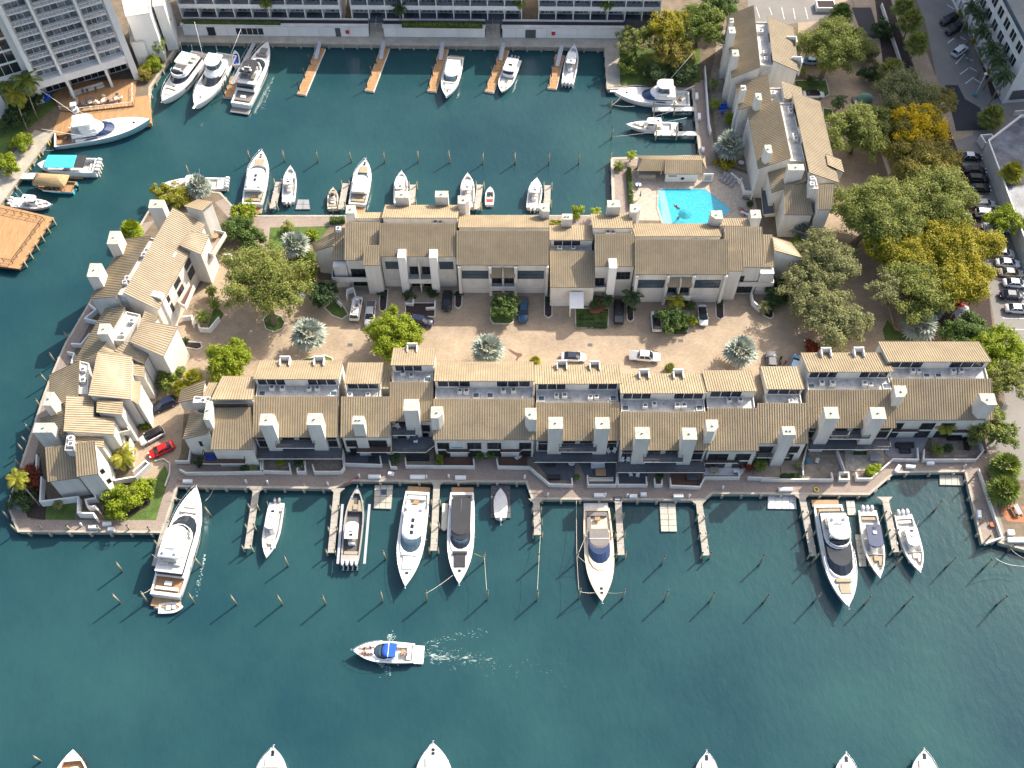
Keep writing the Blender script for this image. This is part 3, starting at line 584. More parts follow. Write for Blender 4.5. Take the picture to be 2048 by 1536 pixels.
# ---- courtyard (upper) row
UR = []
def upper_row():
    UZ = (12.6, 9.3, 10.6, 12.4, 9.4)
    rows = [
        ('N', 'B2', (697, 312, 948, 312), (820, 585), (765, 275, 965, 275), (860, 250), (12.0, 8.9, 10.2, 11.2, 9.8), 'west end house of the courtyard row with a corner balcony and gabled bay'),
        ('A', 'B2', (950, 318, 1508, 320), (1230, 560), (965, 268, 1522, 272), (1240, 182), (12.8, 9.9, 10.8, 12.6, 9.8), 'courtyard row townhouse with twin white fins flanking two balconies'),
        ('B', 'B2', (1512, 372, 2188, 374), (1850, 622), (1522, 345, 2188, 350), (1850, 258), UZ, 'wide courtyard row townhouse with two garage bays, west of the low house'),
        ('L', 'B3', (366, 520, 690, 520), (480, 785), (366, 432, 682, 432), (520, 330), (9.0, 6.6, 8.2, 10.6, 8.9), 'low courtyard row townhouse with white slanted porch and half shaded roof'),
        ('D', 'B3', (695, 397, 985, 395), (840, 632), (680, 345, 978, 345), (820, 247), (12.8, 9.9, 10.8, 12.4, 9.8), 'tall narrow courtyard row townhouse with a single white fin'),
        ('B', 'B3', (988, 437, 1668, 437), (1330, 690), (985, 408, 1622, 410), (1300, 318), UZ, 'wide courtyard row townhouse with two garage bays, east of the single-fin house'),
        ('N', 'B3', (1645, 345, 1916, 345), (1780, 637), (1612, 340, 1830, 335), (1720, 300), (12.0, 8.9, 10.2, 11.2, 10.2), 'east end house of the courtyard row with a corner balcony')]
    for ty, tile, r1, e1, r2, e2, z, lab in rows:
        H = unit(lab, tile, r1, e1, r2, e2, z, wins=(ty == 'L')); UR.append(H); S = H.S; tw = H.tw
        if ty == 'B':
            for f0, f1 in ((.05, .34), (.66, .95)):
                H.box('garage_door', S * f0, S * f1, tw - .05, tw + .07, .05, 2.3, 'garage'); w = S * (f1 - f0)
                for q in (1, 2): H.box('door_groove', S * f0 + .1, S * f1 - .1, tw + .071, tw + .076, 2.3 * q / 3 - .02, 2.3 * q / 3 + .02, 'grey_mid')
                H.win(S * f0, tw + .003, 4.6, w, 2.4, 4, rows=2, glass='glass_blue'); 
            for f in (.01, .345, .625, .965): H.box('pilaster', S * f, S * f + .55, tw, tw + .8, 0, H.z[1] - .3, 'wall')
            for f0, f1 in ((.375, .485), (.515, .62)): H.win(S * f0, tw + .003, 3.2, S * (f1 - f0), 2.2, 2); H.win(S * f0, tw + .003, .2, S * (f1 - f0), 2.2, 2)
            H.box('divider', S * .495, S * .495 + .2, tw, tw + 1.3, 2.9, 8.2, 'wall')
            H.box('balcony', S * .365, S * .63, tw, tw + 1.5, 2.6, 2.85, 'wall'); H.box('parapet', S * .365, S * .63, tw + 1.38, tw + 1.5, 2.85, 3.9, 'wall')
            roof_panel(H.root, H.P(S * .365, tw + .05, 7.9), H.P(S * .63, tw + .05, 7.9), H.P(S * .63, tw + 1.3, 6.5), H.P(S * .365, tw + 1.3, 6.5), 'awning_roof')
        if ty == 'A':
            for f0, f1 in ((.055, .25), (.77, .955)): H.box('garage_door', S * f0, S * f1, tw - .05, tw + .07, .05, 2.2, 'garage'); H.win(S * f0, tw + .003, 5.6, S * (f1 - f0), 2.2, 3, rows=2, glass='glass_blue')
            for f0, f1 in ((.37, .49), (.53, .64)): H.win(S * f0, tw + .003, 4.0, S * (f1 - f0), 2.3, 2); H.win(S * f0, tw + .003, .2, S * (f1 - f0), 2.2, 1)
            H.box('balcony', S * .35, S * .655, tw, tw + 1.7, 3.2, 3.45, 'wall'); H.box('parapet', S * .35, S * .655, tw + 1.58, tw + 1.7, 3.45, 4.5, 'wall'); H.box('divider', S * .5, S * .5 + .2, tw, tw + 1.5, .1, 8.6, 'wall')
            for x0, x1 in ((.245, .35), (.655, .76)): H.box('fin_wall', S * x0, S * x1, tw - .5, tw + 1.5, 0, 10.9, 'wall_white')
        if ty == 'L':
            H.box('garage_door', S * .06, S * .40, tw - .05, tw + .07, .05, 2.3, 'garage')
            mb = MB(); a, b = H.P(S * .44, tw + .3, 4.8), H.P(S * .76, tw + .3, 4.8); mb.obox(a, b - a, Vector((0, -2.6, -1.6)), Vector((0, 0, .18))); mb.build('porch_roof', 'wall_white', H.root, True)
            H.box('porch_post', S * .45, S * .48, tw + 2.2, tw + 2.5, 0, 3.0, 'wall')
        if ty == 'D':
            H.box('fin_wall', S * .33, S * .53, tw - .6, tw + 1.6, 0, 10.9, 'wall_white'); H.box('garage_door', S * .58, S * .95, tw - .05, tw + .07, .05, 2.2, 'garage'); H.win(S * .56, tw + .003, 5.4, S * .36, 2.2, 3, rows=2)
            H.win(S * .03, tw + .003, 3.6, S * .25, 2.2, 2); H.box('balcony', 0, S * .31, tw, tw + 1.2, 3.2, 3.4, 'wall'); H.box('parapet', 0, S * .31, tw + 1.1, tw + 1.2, 3.4, 4.4, 'wall')
            H.box('entry_step', -.6, S * .3, tw + .2, tw + 4.2, 0, .25, 'terracotta')
    U = UR
    fin(U[0], 'B2', 700, 765, 245, 12.6, 2.0, 6); fin(U[1], 'B2', 1060, 1160, 130, 12.4, 1.6, 6); fin(U[1], 'B2', 1354, 1448, 128, 12.4, 1.6, 6); fin(U[2], 'B2', 1520, 1600, 175, 12.4, 2, 6, cut='R'); fin(U[2], 'B3', 290, 362, 232, 12.4, 2, 6, cut='L')
    fin(U[3], 'B3', 455, 530, 290, 11.4, 1.4, 6, flue=2); fin(U[4], 'B3', 787, 880, 200, 12.6, 1.7, 6); fin(U[5], 'B3', 955, 1030, 238, 12.4, 2, 6, cut='R'); fin(U[5], 'B3', 1548, 1630, 285, 12.4, 2, 6, cut='L'); fin(U[6], 'B3', 1838, 1912, 280, 12.6, 2, 4)
    # end houses: gabled bays, corner balconies, sloping wings
    for H, tile, bay, bal, wing in ((U[0], 'B2', [(838, 478, 11.0), (952, 476, 11.0), (952, 625, 9.3), (826, 623, 9.3)], [(606, 735), (855, 735), (855, 660), (606, 650)], [(615, 385, 9.2), (612, 480, 9.2), (468, 520, 6.8), (455, 470, 6.8)]),
                                    (U[6], 'B3', [(1668, 510, 11.0), (1770, 510, 11.0), (1780, 665, 9.3), (1665, 665, 9.3)], [(1745, 770), (1995, 770), (1985, 690), (1755, 690)], [(1990, 415, 9.2), (2010, 515, 9.2), (2214, 570, 6.8), (2130, 460, 6.8)])):
        block(H.root, tile, bay); block(H.root, tile, wing)
        slab(H, tile, 0, 0, 0, 3.1, 0, 'deck_grey', pts=bal, solid=True)
        x = (bay[3][0] + bay[2][0]) / 2
        S = H.S; sa, sb = ((-2.6, -.02) if tile == 'B2' else (S + .02, S + 2.6)); H.box('side_wing', sa, sb, H.tw - 7, H.tw + .2, 0, 6.6, 'wall'); roof_panel(H.root, H.P(sa, H.tw - 7.1, 9.2), H.P(sb, H.tw - 7.1, 9.2), H.P(sb, H.tw - 1, 7.0), H.P(sa, H.tw - 1, 7.0)); H.win(S * .1, H.tw + .003, 3.3, S * .5, 2.3, 3); H.win(S * .1, H.tw + .003, .3, S * .8, 2.2, 4)
    # street-side bay windows
    for H, tile, pts in ((U[0], 'B2', ((858, 660, 75), (875, 735, 70))), (U[6], 'B3', ((1675, 685, 45), (1650, 765, 70)))):
        for x, y, w in pts: window(H.root, T(tile, x, y + 15, 4.8 if y < 700 else 2.5) + Vector((0, -.1, 0)), Vector((1, 0, 0)), None, 1.8, .6, 2, Vector((0, -1, 0)))
upper_row()

# ---- west cluster
def west_cluster():
    H = unit('large angled townhouse by the west canal with white boxes of chimneys and roof terrace', 'B1', (1265, 205, 905, 825), (1340, 620), (1100, 410, 835, 850), (775, 660), (12.2, 9.2, 10.6, 11.2, 8.2), wins=False)
    fin(H, 'B1', 1085, 1190, 205, 12.4, 2.0); fin(H, 'B1', 782, 862, 468, 12.4, 3.0); fin(H, 'B1', 635, 720, 708, 12.4, 3.0)
    X = type('X', (), {})(); X.root = H.root
    block(H.root, 'B1', [(1345, 190, 12.2), (1480, 225, 12.2), (1560, 160, 11.6), (1450, 140, 11.6)]); block(H.root, 'B1', [(1375, 375, 10.9), (1310, 475, 10.9), (1470, 545, 9.4), (1530, 400, 9.4)])
    slab(X, 'B1', 0, 0, 0, 5.8, 0, 'deck_tan', pts=[(1560, 560), (1655, 405), (1570, 385), (1480, 540)], solid=True)
    for q in ([(1310, 910), (1360, 940), (1425, 790), (1390, 770)],): slab(X, 'B1', 0, 0, 0, 5.0, 0, 'deck_brown', pts=q, solid=True)
    for a, b in (((1330, 600), (1430, 770)), ((1200, 800), (1340, 1060))):
        p = T('B1', a[0], a[1], 10.6); q = T('B1', b[0], b[1], 0); d = 2.2
        mb = MB(); mb.obox(Vector((q.x - .9, q.y, 0)), H.e * 1.2, H.n * -3.2, Vector((0, 0, 10.3))); mb.build('fin_wall', 'wall_white', H.root, True)
    S = H.S
    for s in (.18, .40, .62, .84): H.win(S * s - 1, H.tw + .003, 3.4, 2.2, 2.2, 2); H.win(S * s - 1, H.tw + .003, 6.4, 2.2, 1.6, 2)
    # middle houses
    h = thing('townhouse', 'angled house on the west canal with rooftop fan units between two roof slopes', 'house', G(230, 700)); X = type('X', (), {})(); X.root = h
    block(h, 'B1', [(920, 925, 10), (705, 1300, 10), (540, 1330, 7.4), (768, 940, 7.4)]); block(h, 'B1', [(1035, 985, 9.2), (905, 1190, 9.2), (800, 1180, 9.2), (930, 960, 9.2)], flat=True)
    block(h, 'B1', [(1040, 1030, 11.6), (945, 1180, 11.6), (1195, 1290, 9.4), (1302, 1072, 9.4)]); block(h, 'B1', [(1058, 955, 10.6), (1025, 1045, 10.6), (1120, 1060, 9.9), (1160, 1000, 9.9)])
    block(h, 'L1', [(1400, 170, 10.4), (1235, 300, 10.4), (1665, 495, 8.4), (1735, 360, 8.4)]); fin(X, 'B1', 712, 790, 1128, 12.2, 2.2)
    h = thing('townhouse', 'house with the largest square ridged roof on the west quay, beside the navy car', 'house', G(215, 800)); X = type('X', (), {})(); X.root = h
    block(h, 'L1', [(725, 450, 10, ), (705, 975, 10), (290, 1150, 7.3), (280, 660, 7.3)]); block(h, 'L1', [(870, 480, 9.4), (850, 960, 9.4), (715, 960, 9.4), (735, 450, 9.4)], flat=True)
    block(h, 'L1', [(985, 330, 12.2), (852, 955, 12.2), (1475, 1015, 9.8), (1495, 395, 9.8)]); block(h, 'L1', [(1070, 240, 10.8), (990, 330, 10.8), (1490, 400, 9.6), (1330, 345, 9.6)]); block(h, 'L1', [(1500, 500, 8.6), (1490, 660, 8.6), (1675, 690, 8.0), (1680, 510, 8.0)])
    block(h, 'L1', [(1480, 740, 8.9), (1475, 1020, 8.9), (1595, 1095, 8.7), (1620, 750, 8.7)], seam=False); fin(X, 'L1', 190, 305, 1105, 11.8, 2.6)
    h = thing('townhouse', 'house with the notched roof on the west quay, behind the white car', 'house', G(190, 870)); X = type('X', (), {})(); X.root = h
    block(h, 'L1', [(530, 965, 11.8), (507, 1262, 11.8), (925, 1268, 10.1), (940, 985, 10.1)]); block(h, 'L1', [(507, 1264, 11.8), (490, 1480, 11.8), (1232, 1525, 8.9), (1240, 1282, 8.9)]); block(h, 'L1', [(980, 1010, 10.8), (970, 1205, 10.8), (1350, 1240, 9.8), (1360, 1050, 9.8)])
    block(h, 'L1', [(495, 1180, 9.6), (470, 1530, 9.6), (110, 1500, 7.0), (150, 1300, 7.0)]); fin(X, 'L1', 40, 325, 1500, 11.6, 1.8); block(h, 'L2', [(750, 205, 9.6), (745, 320, 9.6), (1140, 375, 8.3), (1150, 255, 8.3)])
    slab(X, 'L1', 0, 0, 0, 4.8, 0, 'deck_tan', pts=[(1320, 1536), (1480, 1500), (1400, 1400), (1260, 1420)], solid=True)
    h = thing('townhouse', 'southwest corner house with a gabled tower and brown side roof over a walled garden', 'house', G(180, 960)); X = type('X', (), {})(); X.root = h
    block(h, 'L2', [(755, 320, 11.6), (1015, 280, 11.6), (1070, 735, 9.2), (780, 775, 9.2)]); block(h, 'L2', [(345, 370, 9.6), (755, 330, 9.6), (800, 790, 6.8), (380, 845, 6.8)]); block(h, 'L2', [(610, 440, 10.6), (750, 440, 10.6), (735, 200, 10.6), (650, 200, 10.6)], flat=True)
    q = T('L2', 1020, 960, 3.6); window(h, T('L2', 500, 860, 5.3), Vector((1, .12, 0)), None, 3.2, .9, 3, Vector((.12, -1, 0)))
    for x, y, z in ((1075, 770, 7.0), (1165, 900, 3.6)): window(h, T('L2', x, y, z), Vector((.75, .66, 0)), None, 1.3, 1.3, 1, Vector((.66, -.75, 0)))
west_cluster()

# ---- east cluster (beside the pool)
def east_cluster():
    X = type('X', (), {})
    H = unit('northernmost townhouse of the east terrace with a long pale flat roof strip', 'R1', (395, 65, 475, 790), (105, 550), (555, 190, 655, 715), (900, 580), (11.8, 8.6, 10.6, 12.4, 9.6), wins=False)
    fin(H, 'R1', 112, 186, 395, 12.6, 2.0); fin(H, 'R1', 152, 228, 668, 12.6, 2.0); fin(H, 'R1', 122, 165, 268, 12.4, 1.4, flue=2)
    for f0, f1 in ((.3, .5), (.75, .97)): H.win(H.s2[0] + (H.s2[1] - H.s2[0]) * f0, H.t2, 11.0, (H.s2[1] - H.s2[0]) * (f1 - f0), .9, 3)
    for x, y in ((790, 430), (850, 670)):
        a = T('R1', x, y, 10.8); mb = MB(); mb.box(a.x, a.y - .2, 8, a.x + 2.1, a.y, 10.9); mb.box(a.x + 1.9, a.y - 1.6, 7, a.x + 2.1, a.y - .22, 10.7); mb.build('light_well', 'wall_white', H.root, True)
    H2 = unit('second townhouse of the east terrace with a half shaded roof and twin-flue chimney', 'R1', (560, 885, 605, 1180), (205, 1165), (735, 960, 775, 1160), (960, 1040), (10.6, 7.8, 9.4, 11.4, 9.6), wins=False)
    fin(H2, 'R1', 252, 312, 1070, 11.6, 1.5, flue=2)
    H3 = unit('third townhouse of the east terrace with the biggest roof, above the silver palm', 'P', (1556.8, 197, 1581.5, 315.3), (1505, 277), (1587.3, 183, 1619.6, 345), (1661, 292), (11.8, 8.8, 10.4, 12.4, 9.4), wins=False)
    fin(H3, 'R1', 428, 498, 1185, 12.6, 2.0, cut='L'); fin(H3, 'R2', 612, 700, 512, 12.6, 2.2, cut='L')
    for f0, f1 in ((.12, .4), (.6, .95)): H3.win(H3.s2[0] + (H3.s2[1] - H3.s2[0]) * f0, H3.t2, 11.0, (H3.s2[1] - H3.s2[0]) * (f1 - f0), .9, 4)
    block(H3.root, 'R2', [(1415, 525, 10.6), (1440, 665, 10.6), (1660, 765, 9.2), (1615, 600, 9.2)])
    h = thing('townhouse', 'south end house of the east terrace with a broad beige chimney box', 'house', G(1600, 400)); x = X(); x.root = h
    block(h, 'R2', [(1115, 578, 10.4), (1160, 880, 10.4), (690, 1040, 7.6), (630, 715, 7.6)]); block(h, 'R2', [(860, 930, 9.6), (1150, 915, 9.6), (1250, 1335, 7.0), (855, 1330, 7.0)]); block(h, 'R2', [(1305, 930, 11.4), (1530, 930, 11.4), (1495, 1262, 9.2), (1305, 1265, 9.2)])
    block(h, 'R2', [(1290, 830, 9.2), (1550, 930, 9.2), (1600, 960, 8.8), (1310, 960, 8.8)], seam=False); block(h, 'R2', [(1195, 1005, 11), (1315, 1005, 11), (1270, 815, 11), (1165, 830, 11)], flat=True)
    fin(x, 'R2', 918, 1128, 740, 12.6, 1.6); window(h, T('R2', 880, 1375, 4.6), Vector((1, 0, 0)), None, 3.0, .8, 3, Vector((0, -1, 0)))
    for xx, yy, z in ((1400, 1390, 3.8), (1345, 1510, 1.0)): window(h, T('R2', xx, yy, z), Vector((.5, .86, 0)), None, 1.2, 1.2, 1, Vector((.86, -.5, 0)))
    slab(x, 'R2', 0, 0, 0, 3.4, 0, 'deck_grey', pts=[(580, 1330), (720, 1310), (660, 1000), (550, 1010)])
    # pool hut
    h = thing('pool_hut', 'long low pool hut with ribbed tan hip roof and open bar', 'hut', G(1335, 345)); x = X(); x.root = h
    block(h, 'A3', [(1208, 1168, 4.0), (1480, 1175, 4.0), (1482, 1272, 2.7), (1205, 1272, 2.7)], inset=.9, m='wall_white'); roof_panel(h, T('A3', 1045, 1165, 4.0), T('A3', 1207, 1168, 4.0), T('A3', 1203, 1250, 2.75), T('A3', 1000, 1250, 2.75))
    roof_panel(h, T('A3', 1040, 1165, 4.01), T('A3', 1480, 1172, 4.01), T('A3', 1470, 1140, 3.1), T('A3', 995, 1138, 3.1)); roof_panel(h, T('A3', 1480, 1168, 4.0), T('A3', 1482, 1176, 4.0), T('A3', 1510, 1240, 2.7), T('A3', 1500, 1140, 2.7), seam=False)
    mb = MB(); a, b = T('A3', 1015, 1285, 1.05), T('A3', 1140, 1285, 1.05); mb.obox(Vector((a.x, a.y, 0)), Vector((b.x - a.x, 0, 0)), Vector((0, .5, 0)), Vector((0, 0, 1.05))); mb.build('bar_counter', 'stone', h, True)
    for xx in (1012, 1180): p = T('A3', xx, 1300); mb = MB(); mb.box(p.x - .1, p.y - .1 + 1.0, 0, p.x + .1, p.y + .1 + 1.0, 2.75); mb.build('post', 'wall_white', h, True)
    mb = MB(); a = T('A3', 1000, 1215, 0); mb.box(a.x, a.y - .5, 0, a.x + 11, a.y - .3, 2.7); mb.build('wall', 'wall', h, True)
    p = T('A3', 1205, 1272, 2.7); yy = T('A3', 1205, 1330, 0).y
    mb = MB(); mb.box(p.x + .3, yy, .02, p.x + 6.6, yy + .12, 2.4); mb.build('wall_panel', 'white', h, True)
    mb = MB(); mb.box(p.x + 8.1, yy, .02, p.x + 10.2, yy + .12, 2.4); mb.build('wall_panel', 'white', h, True)
    mb = MB(); mb.box(p.x + 8.5, yy - .02, .5, p.x + 9.8, yy - .003, 1.9); mb.build('notice_board', 'alu', h, True)
    mb = MB()
    c = Vector((p.x + 3.9, yy - .02, 1.0)); mb.add([c + Vector((math.cos(i * .7) * .42, 0, math.sin(i * .7) * .42)) for i in range(9)], [list(range(9))]); mb.build('life_ring', 'gel_navy', h, True)
    mb = MB(); mb.box(p.x + .9, yy - .02, 1.6, p.x + 2.6, yy - .004, 1.95); mb.build('sign', 'grey_dark', h, True)
east_cluster()
# ------------------------------------------------------------------ hotel and other large buildings
def plane_frame(a, b):
    e = Vector((b.x - a.x, b.y - a.y, 0)); L = e.length; e.normalize(); n = Vector((e.y, -e.x, 0)); return e, n, L
def hotel():
    a, b = T('A1', 530, 700), T('A1', 1000, 560); e, n, L = plane_frame(a, b)
    H = House('hotel_tower', 'white hotel tower with stacked balconies above a wooden terrace', 'hotel', a, e, n)
    H.box('wall', -5.6, 13.6, -14, -.02, 6.2, 33, 'wall_white'); H.box('wall', -5.6, 15, -14, -3.2, 0, 6.2, 'wall_white'); H.box('side_pier', 13.62, 15.0, -15, 1.2, 0, 33, 'wall_white')
    H.box('side_pier', -20, -8.4 - 5, -14, .6, 0, 33, 'wall_white'); H.box('stair_tower', -13.2, -5.65, -14, -.4, 0, 33, 'wall_white'); H.box('side_pier', -5.9, -5.0, -.01, 1.75, 6.2, 33, 'wall_white')
    H.box('band', -5.8, 13.5, .02, 1.8, 5.6, 7.3, 'wall_white')
    for s in (-.35, 8.0): H.box('column', s, s + .5, -.01, 1.7, 7.32, 33, 'wall_white')
    for s in (.0, 8.4): H.box('pier', s, s + .55, -3.0, 1.4, 0, 5.6, 'wall_white')
    for k in range(8):
        z = 7.3 + 2.87 * k
        for s0, s1, nn in ((-4.9, -.5, 3), (.3, 7.9, 5), (8.6, 13.3, 4)):
            H.win(s0 + .1, .0, z + .12, s1 - s0 - .2, 2.2, nn, frame='white', glass='hotel_pane')
            if k:
                o = H.box('balcony', s0, s1 - .05, .03, 1.75, z - .16, z, 'concrete_white'); 
                mb = MB(); 
                p, q = H.P(s0, 1.7, z), H.P(s1 - .05, 1.7, z); mb.obox(p, q - p, n * .06, Vector((0, 0, .1))); mb.obox(p + Vector((0, 0, .95)), q - p, n * .07, Vector((0, 0, .08)))
                for i in range(int((s1 - s0) / .75) + 1): mb.obox(p + e * (i * .75), e * .06, n * .05, Vector((0, 0, .95)))
                r = mb.build('railing', 'white', o); r.data.transform(Matrix.Translation(-H.o))
    for k in range(7): H.win(-12.6, -.38, 9.5 + 3 * k, 5.4, 2.7, 3, frame='white', glass='glass')
    H.win(.65, -3.18, .3, 7.6, 5.0, 5, frame='white', rows=3); H.win(9.2, -3.18, .2, 4.0, 4.6, 3, frame='white', rows=2); H.win(-4.8, -3.18, .2, 4.4, 4.6, 3, frame='white', rows=2)
    h = thing('hotel_wing', 'white stepped hotel wing beside the palms and motor yachts', 'hotel', T('A1', 1010, 520))
    block(h, 'A1', [(920, 130, 13), (1100, 105, 13), (1095, -160, 13), (860, -140, 13)], flat=True, m='wall_white'); block(h, 'A1', [(955, 330, 6.2), (1055, 315, 6.2), (1040, 150, 6.2), (940, 160, 6.2)], flat=True, m='wall_white')
    block(h, 'A1', [(1120, 60, 12), (1200, 50, 12), (1190, -150, 12), (1100, -140, 12)], flat=True, m='wall_white'); window(h, T('A1', 985, 262, 5.0), Vector((.95, .1, 0)), None, 1.9, 2.4, 1, Vector((.1, -.95, 0)), glass='glass_blue')
    # wooden terrace of the hotel
    t = thing('terrace_deck', 'orange wooden dining terrace in front of the hotel tower', 'deck', T('A1', 760, 720))
    mb = MB(); q = [T('A1', x, y, .32) for x, y in ((380, 690), (440, 800), (570, 815), (975, 770), (1000, 575), (540, 600))]; mb.prism([(p.x, p.y) for p in q], 0, .32); mb.build('boards', 'deck_orange', t, True)
    mb = MB(); q = [T('A1', x, y, .3) for x, y in ((985, 705), (1090, 690), (1105, 895), (420, 985), (385, 950), (440, 812), (570, 825), (980, 780))]; mb.prism([(p.x, p.y) for p in q], -.9, .085); mb.build('lower_boards', 'deck_orange', t, True)
    mb = MB(); pts = [T('A1', x, y, .32) for x, y in ((440, 800), (570, 815), (975, 770), (975, 630))]
    for p, q in zip(pts[:-1], pts[1:]):
        wall_run(mb, [(p.x, p.y), (q.x, q.y)], 1.25, 1.33, .08); d = q - p; m = int(d.length / 1.4)
        for i in range(m + 1): c = p + d * (i / m); mb.box(c.x - .05, c.y - .05, .3, c.x + .05, c.y + .05, 1.26)
    mb.build('railing', 'white', t, True)
hotel()

def lowrise():
    a, b = T('A2', 0, 262), T('A2', 1400, 272); e, n, L = plane_frame(a, b)
    for s0, s1, lab in ((-15, 27.4, 'long white podium wall with planter along the hotel quay, west part'), (30.9, 54, 'middle white podium wall with hedge between the two quay stairs'), (58, 85.5, 'white podium wall with red hose box at the east end of the hotel quay')):
        H = House('podium', lab, 'podium', a, e, n)
        H.box('wall', s0, s1, -1.9, 0, 0, 2.9, 'wall_white'); H.box('ledge', s0 - .2, s1 + .2, -.35, .38, 2.9, 3.35, 'concrete_white'); H.box('planter', s0, s1, -1.6, -.37, 2.9, 3.25, 'mulch'); H.box('inner_wall', s0, s1, -1.9, -1.65, 2.9, 3.6, 'concrete_white')
        for i in range(int((s1 - s0) / 7)): H.box('buttress', s0 + 3 + i * 7, s0 + 3.15 + i * 7, .002, .1, 0, 2.88, 'concrete_white')
        if s0 < 0:
            H.win(-3, .0, .3, 6.4, 2.0, 5, frame='white'); H.win(-9.5, .0, .1, 1.8, 2.3, 1); H.box('doorway', 19.8, 21, .003, .06, .05, 2.4, 'grey_dark'); H.box('hose_box', 22.2, 23.0, .004, .3, 1.0, 1.8, 'red')
        if s0 > 57: H.box('doorway', 63.2, 65.6, .003, .06, .05, 2.3, 'grey_dark'); H.box('hose_box', 69.2, 70.0, .004, .3, 1.0, 1.8, 'red')
    for s0, lab in ((27.6, 'stone steps up from the hotel quay, west flight'), (54.2, 'stone steps up from the hotel quay, east flight')):
        H = House('steps', lab, 'stairs', a, e, n)
        for k in range(9): H.box('step', s0, s0 + 3.2, -3.6, -.3 * k, .0 + k * .33 if k else 0, (k + 1) * .33, 'concrete')
        H.box('handrail', s0 + 1.55, s0 + 1.6, -2.6, 0, .9, 3.6, 'alu')
    for s0, s1, lab in ((-15, 21.2, 'west block of the low white hotel with two rows of balconies'), (23.8, 62.3, 'middle block of the low white hotel with two rows of balconies'), (66.2, 93.5, 'east block of the low white hotel beside the park trees')):
        H = House('hotel_block', lab, 'hotel', a, e, n); nb = int(round((s1 - s0) / 3.82)); w = (s1 - s0) / nb
        H.box('wall', s0, s1, -16, -4.2, 0, 14.6, 'wall_white'); H.box('terrace', s0, s1, -4.18, -1.95, 0, 3.3, 'deck_grey'); H.box('roof', s0 - .2, s1 + .2, -16.2, -2.2, 14.62, 14.9, 'membrane')
        for i in range(nb + 1): H.box('partition', s0 + i * w - .1, s0 + i * w + .1, -4.18, -2.0, 3.32, 14.6, 'wall_white')
        for k in range(4):
            z = 3.3 + 2.85 * k
            for i in range(nb): H.win(s0 + i * w + .35, -4.18, z + .15, w - .7, 2.2, 3, frame='white', glass='hotel_pane')
            if k:
                o = H.box('balcony', s0, s1, -4.17, -1.98, z - .22, z, 'concrete_white'); o2 = H.box('railing', s0, s1, -2.05, -1.97, z + .01, z + .98, 'wall_white', o)
        for i in range(nb):
            H.box('terrace_seat', s0 + i * w + .8, s0 + i * w + 2.4, -3.4, -2.7, 3.32, 3.75, 'canvas_dark') if i % 2 else None
lowrise()

def east_buildings():
    a, b = T('A4', 1640, 250), T('A4', 1890, 760); e, n, L = plane_frame(a, b)
    if n.x > 0: n = -n
    H = House('apartment_building', 'pale green apartment building with grey framed windows by the royal palms', 'building', a, e, n)
    H.box('wall', -40, 22.4, -30, 0, 0, 14.4, 'concrete_white'); H.box('roof_deck', -39.8, 22.2, -29.8, -.3, 14.42, 14.5, 'concrete'); H.box('parapet', -40, 22.4, -.28, -.05, 14.42, 15.3, 'glass_blue'); H.box('upper_floors', -40, 14, -42, -11, 14.51, 54, 'wall_white')
    for i in range(9):
        for k in range(4):
            H.win(-12 + i * 3.7, .0, .8 + 3.5 * k, 2.5, 2.4, 2, frame='white', glass='grey_mid' if k == 0 else 'glass')
    for k in range(4): window(H.root, H.P(22.4, -2 - 7 * k, 1.2), -n, None, 5, 2.6, 1, e, frame='white', glass='grey_dark') if k < 2 else None
    H.box('louvre', 22.41, 22.5, -16, -1, 1.0, 3.6, 'grey_dark'); H.box('ramp_wall', 26, 26.3, -30, -1, 0, 1.3, 'low_wall')
    t = thing('flat_roofed_garage', 'low flat-roofed garage with wet white roof at the right edge', 'building', G(2060, 380))
    mb = MB(); q = [G(x, y, 3.6) for x, y in ((1975, 285), (2040, 235), (2300, 240), (2300, 620), (2062, 520))]; mb.prism([(p.x, p.y) for p in q], 0, 3.6, 0, 1); mb.build('wall', ['low_wall', 'wet_roof'], t, True)
    mb = MB(); wall_run(mb, [(p.x, p.y) for p in q], 3.6, 4.3, .3, closed=True); mb.build('parapet', 'low_wall', t, True)
    o = lowwall('white box-shaped refuse enclosure at the car park entrance', 'P', [(1962, 270), (1983, 268), (1992, 280), (1972, 285)], 2.0, 'wall_white', .25, 'enclosure', 'enclosure', True)
east_buildings()

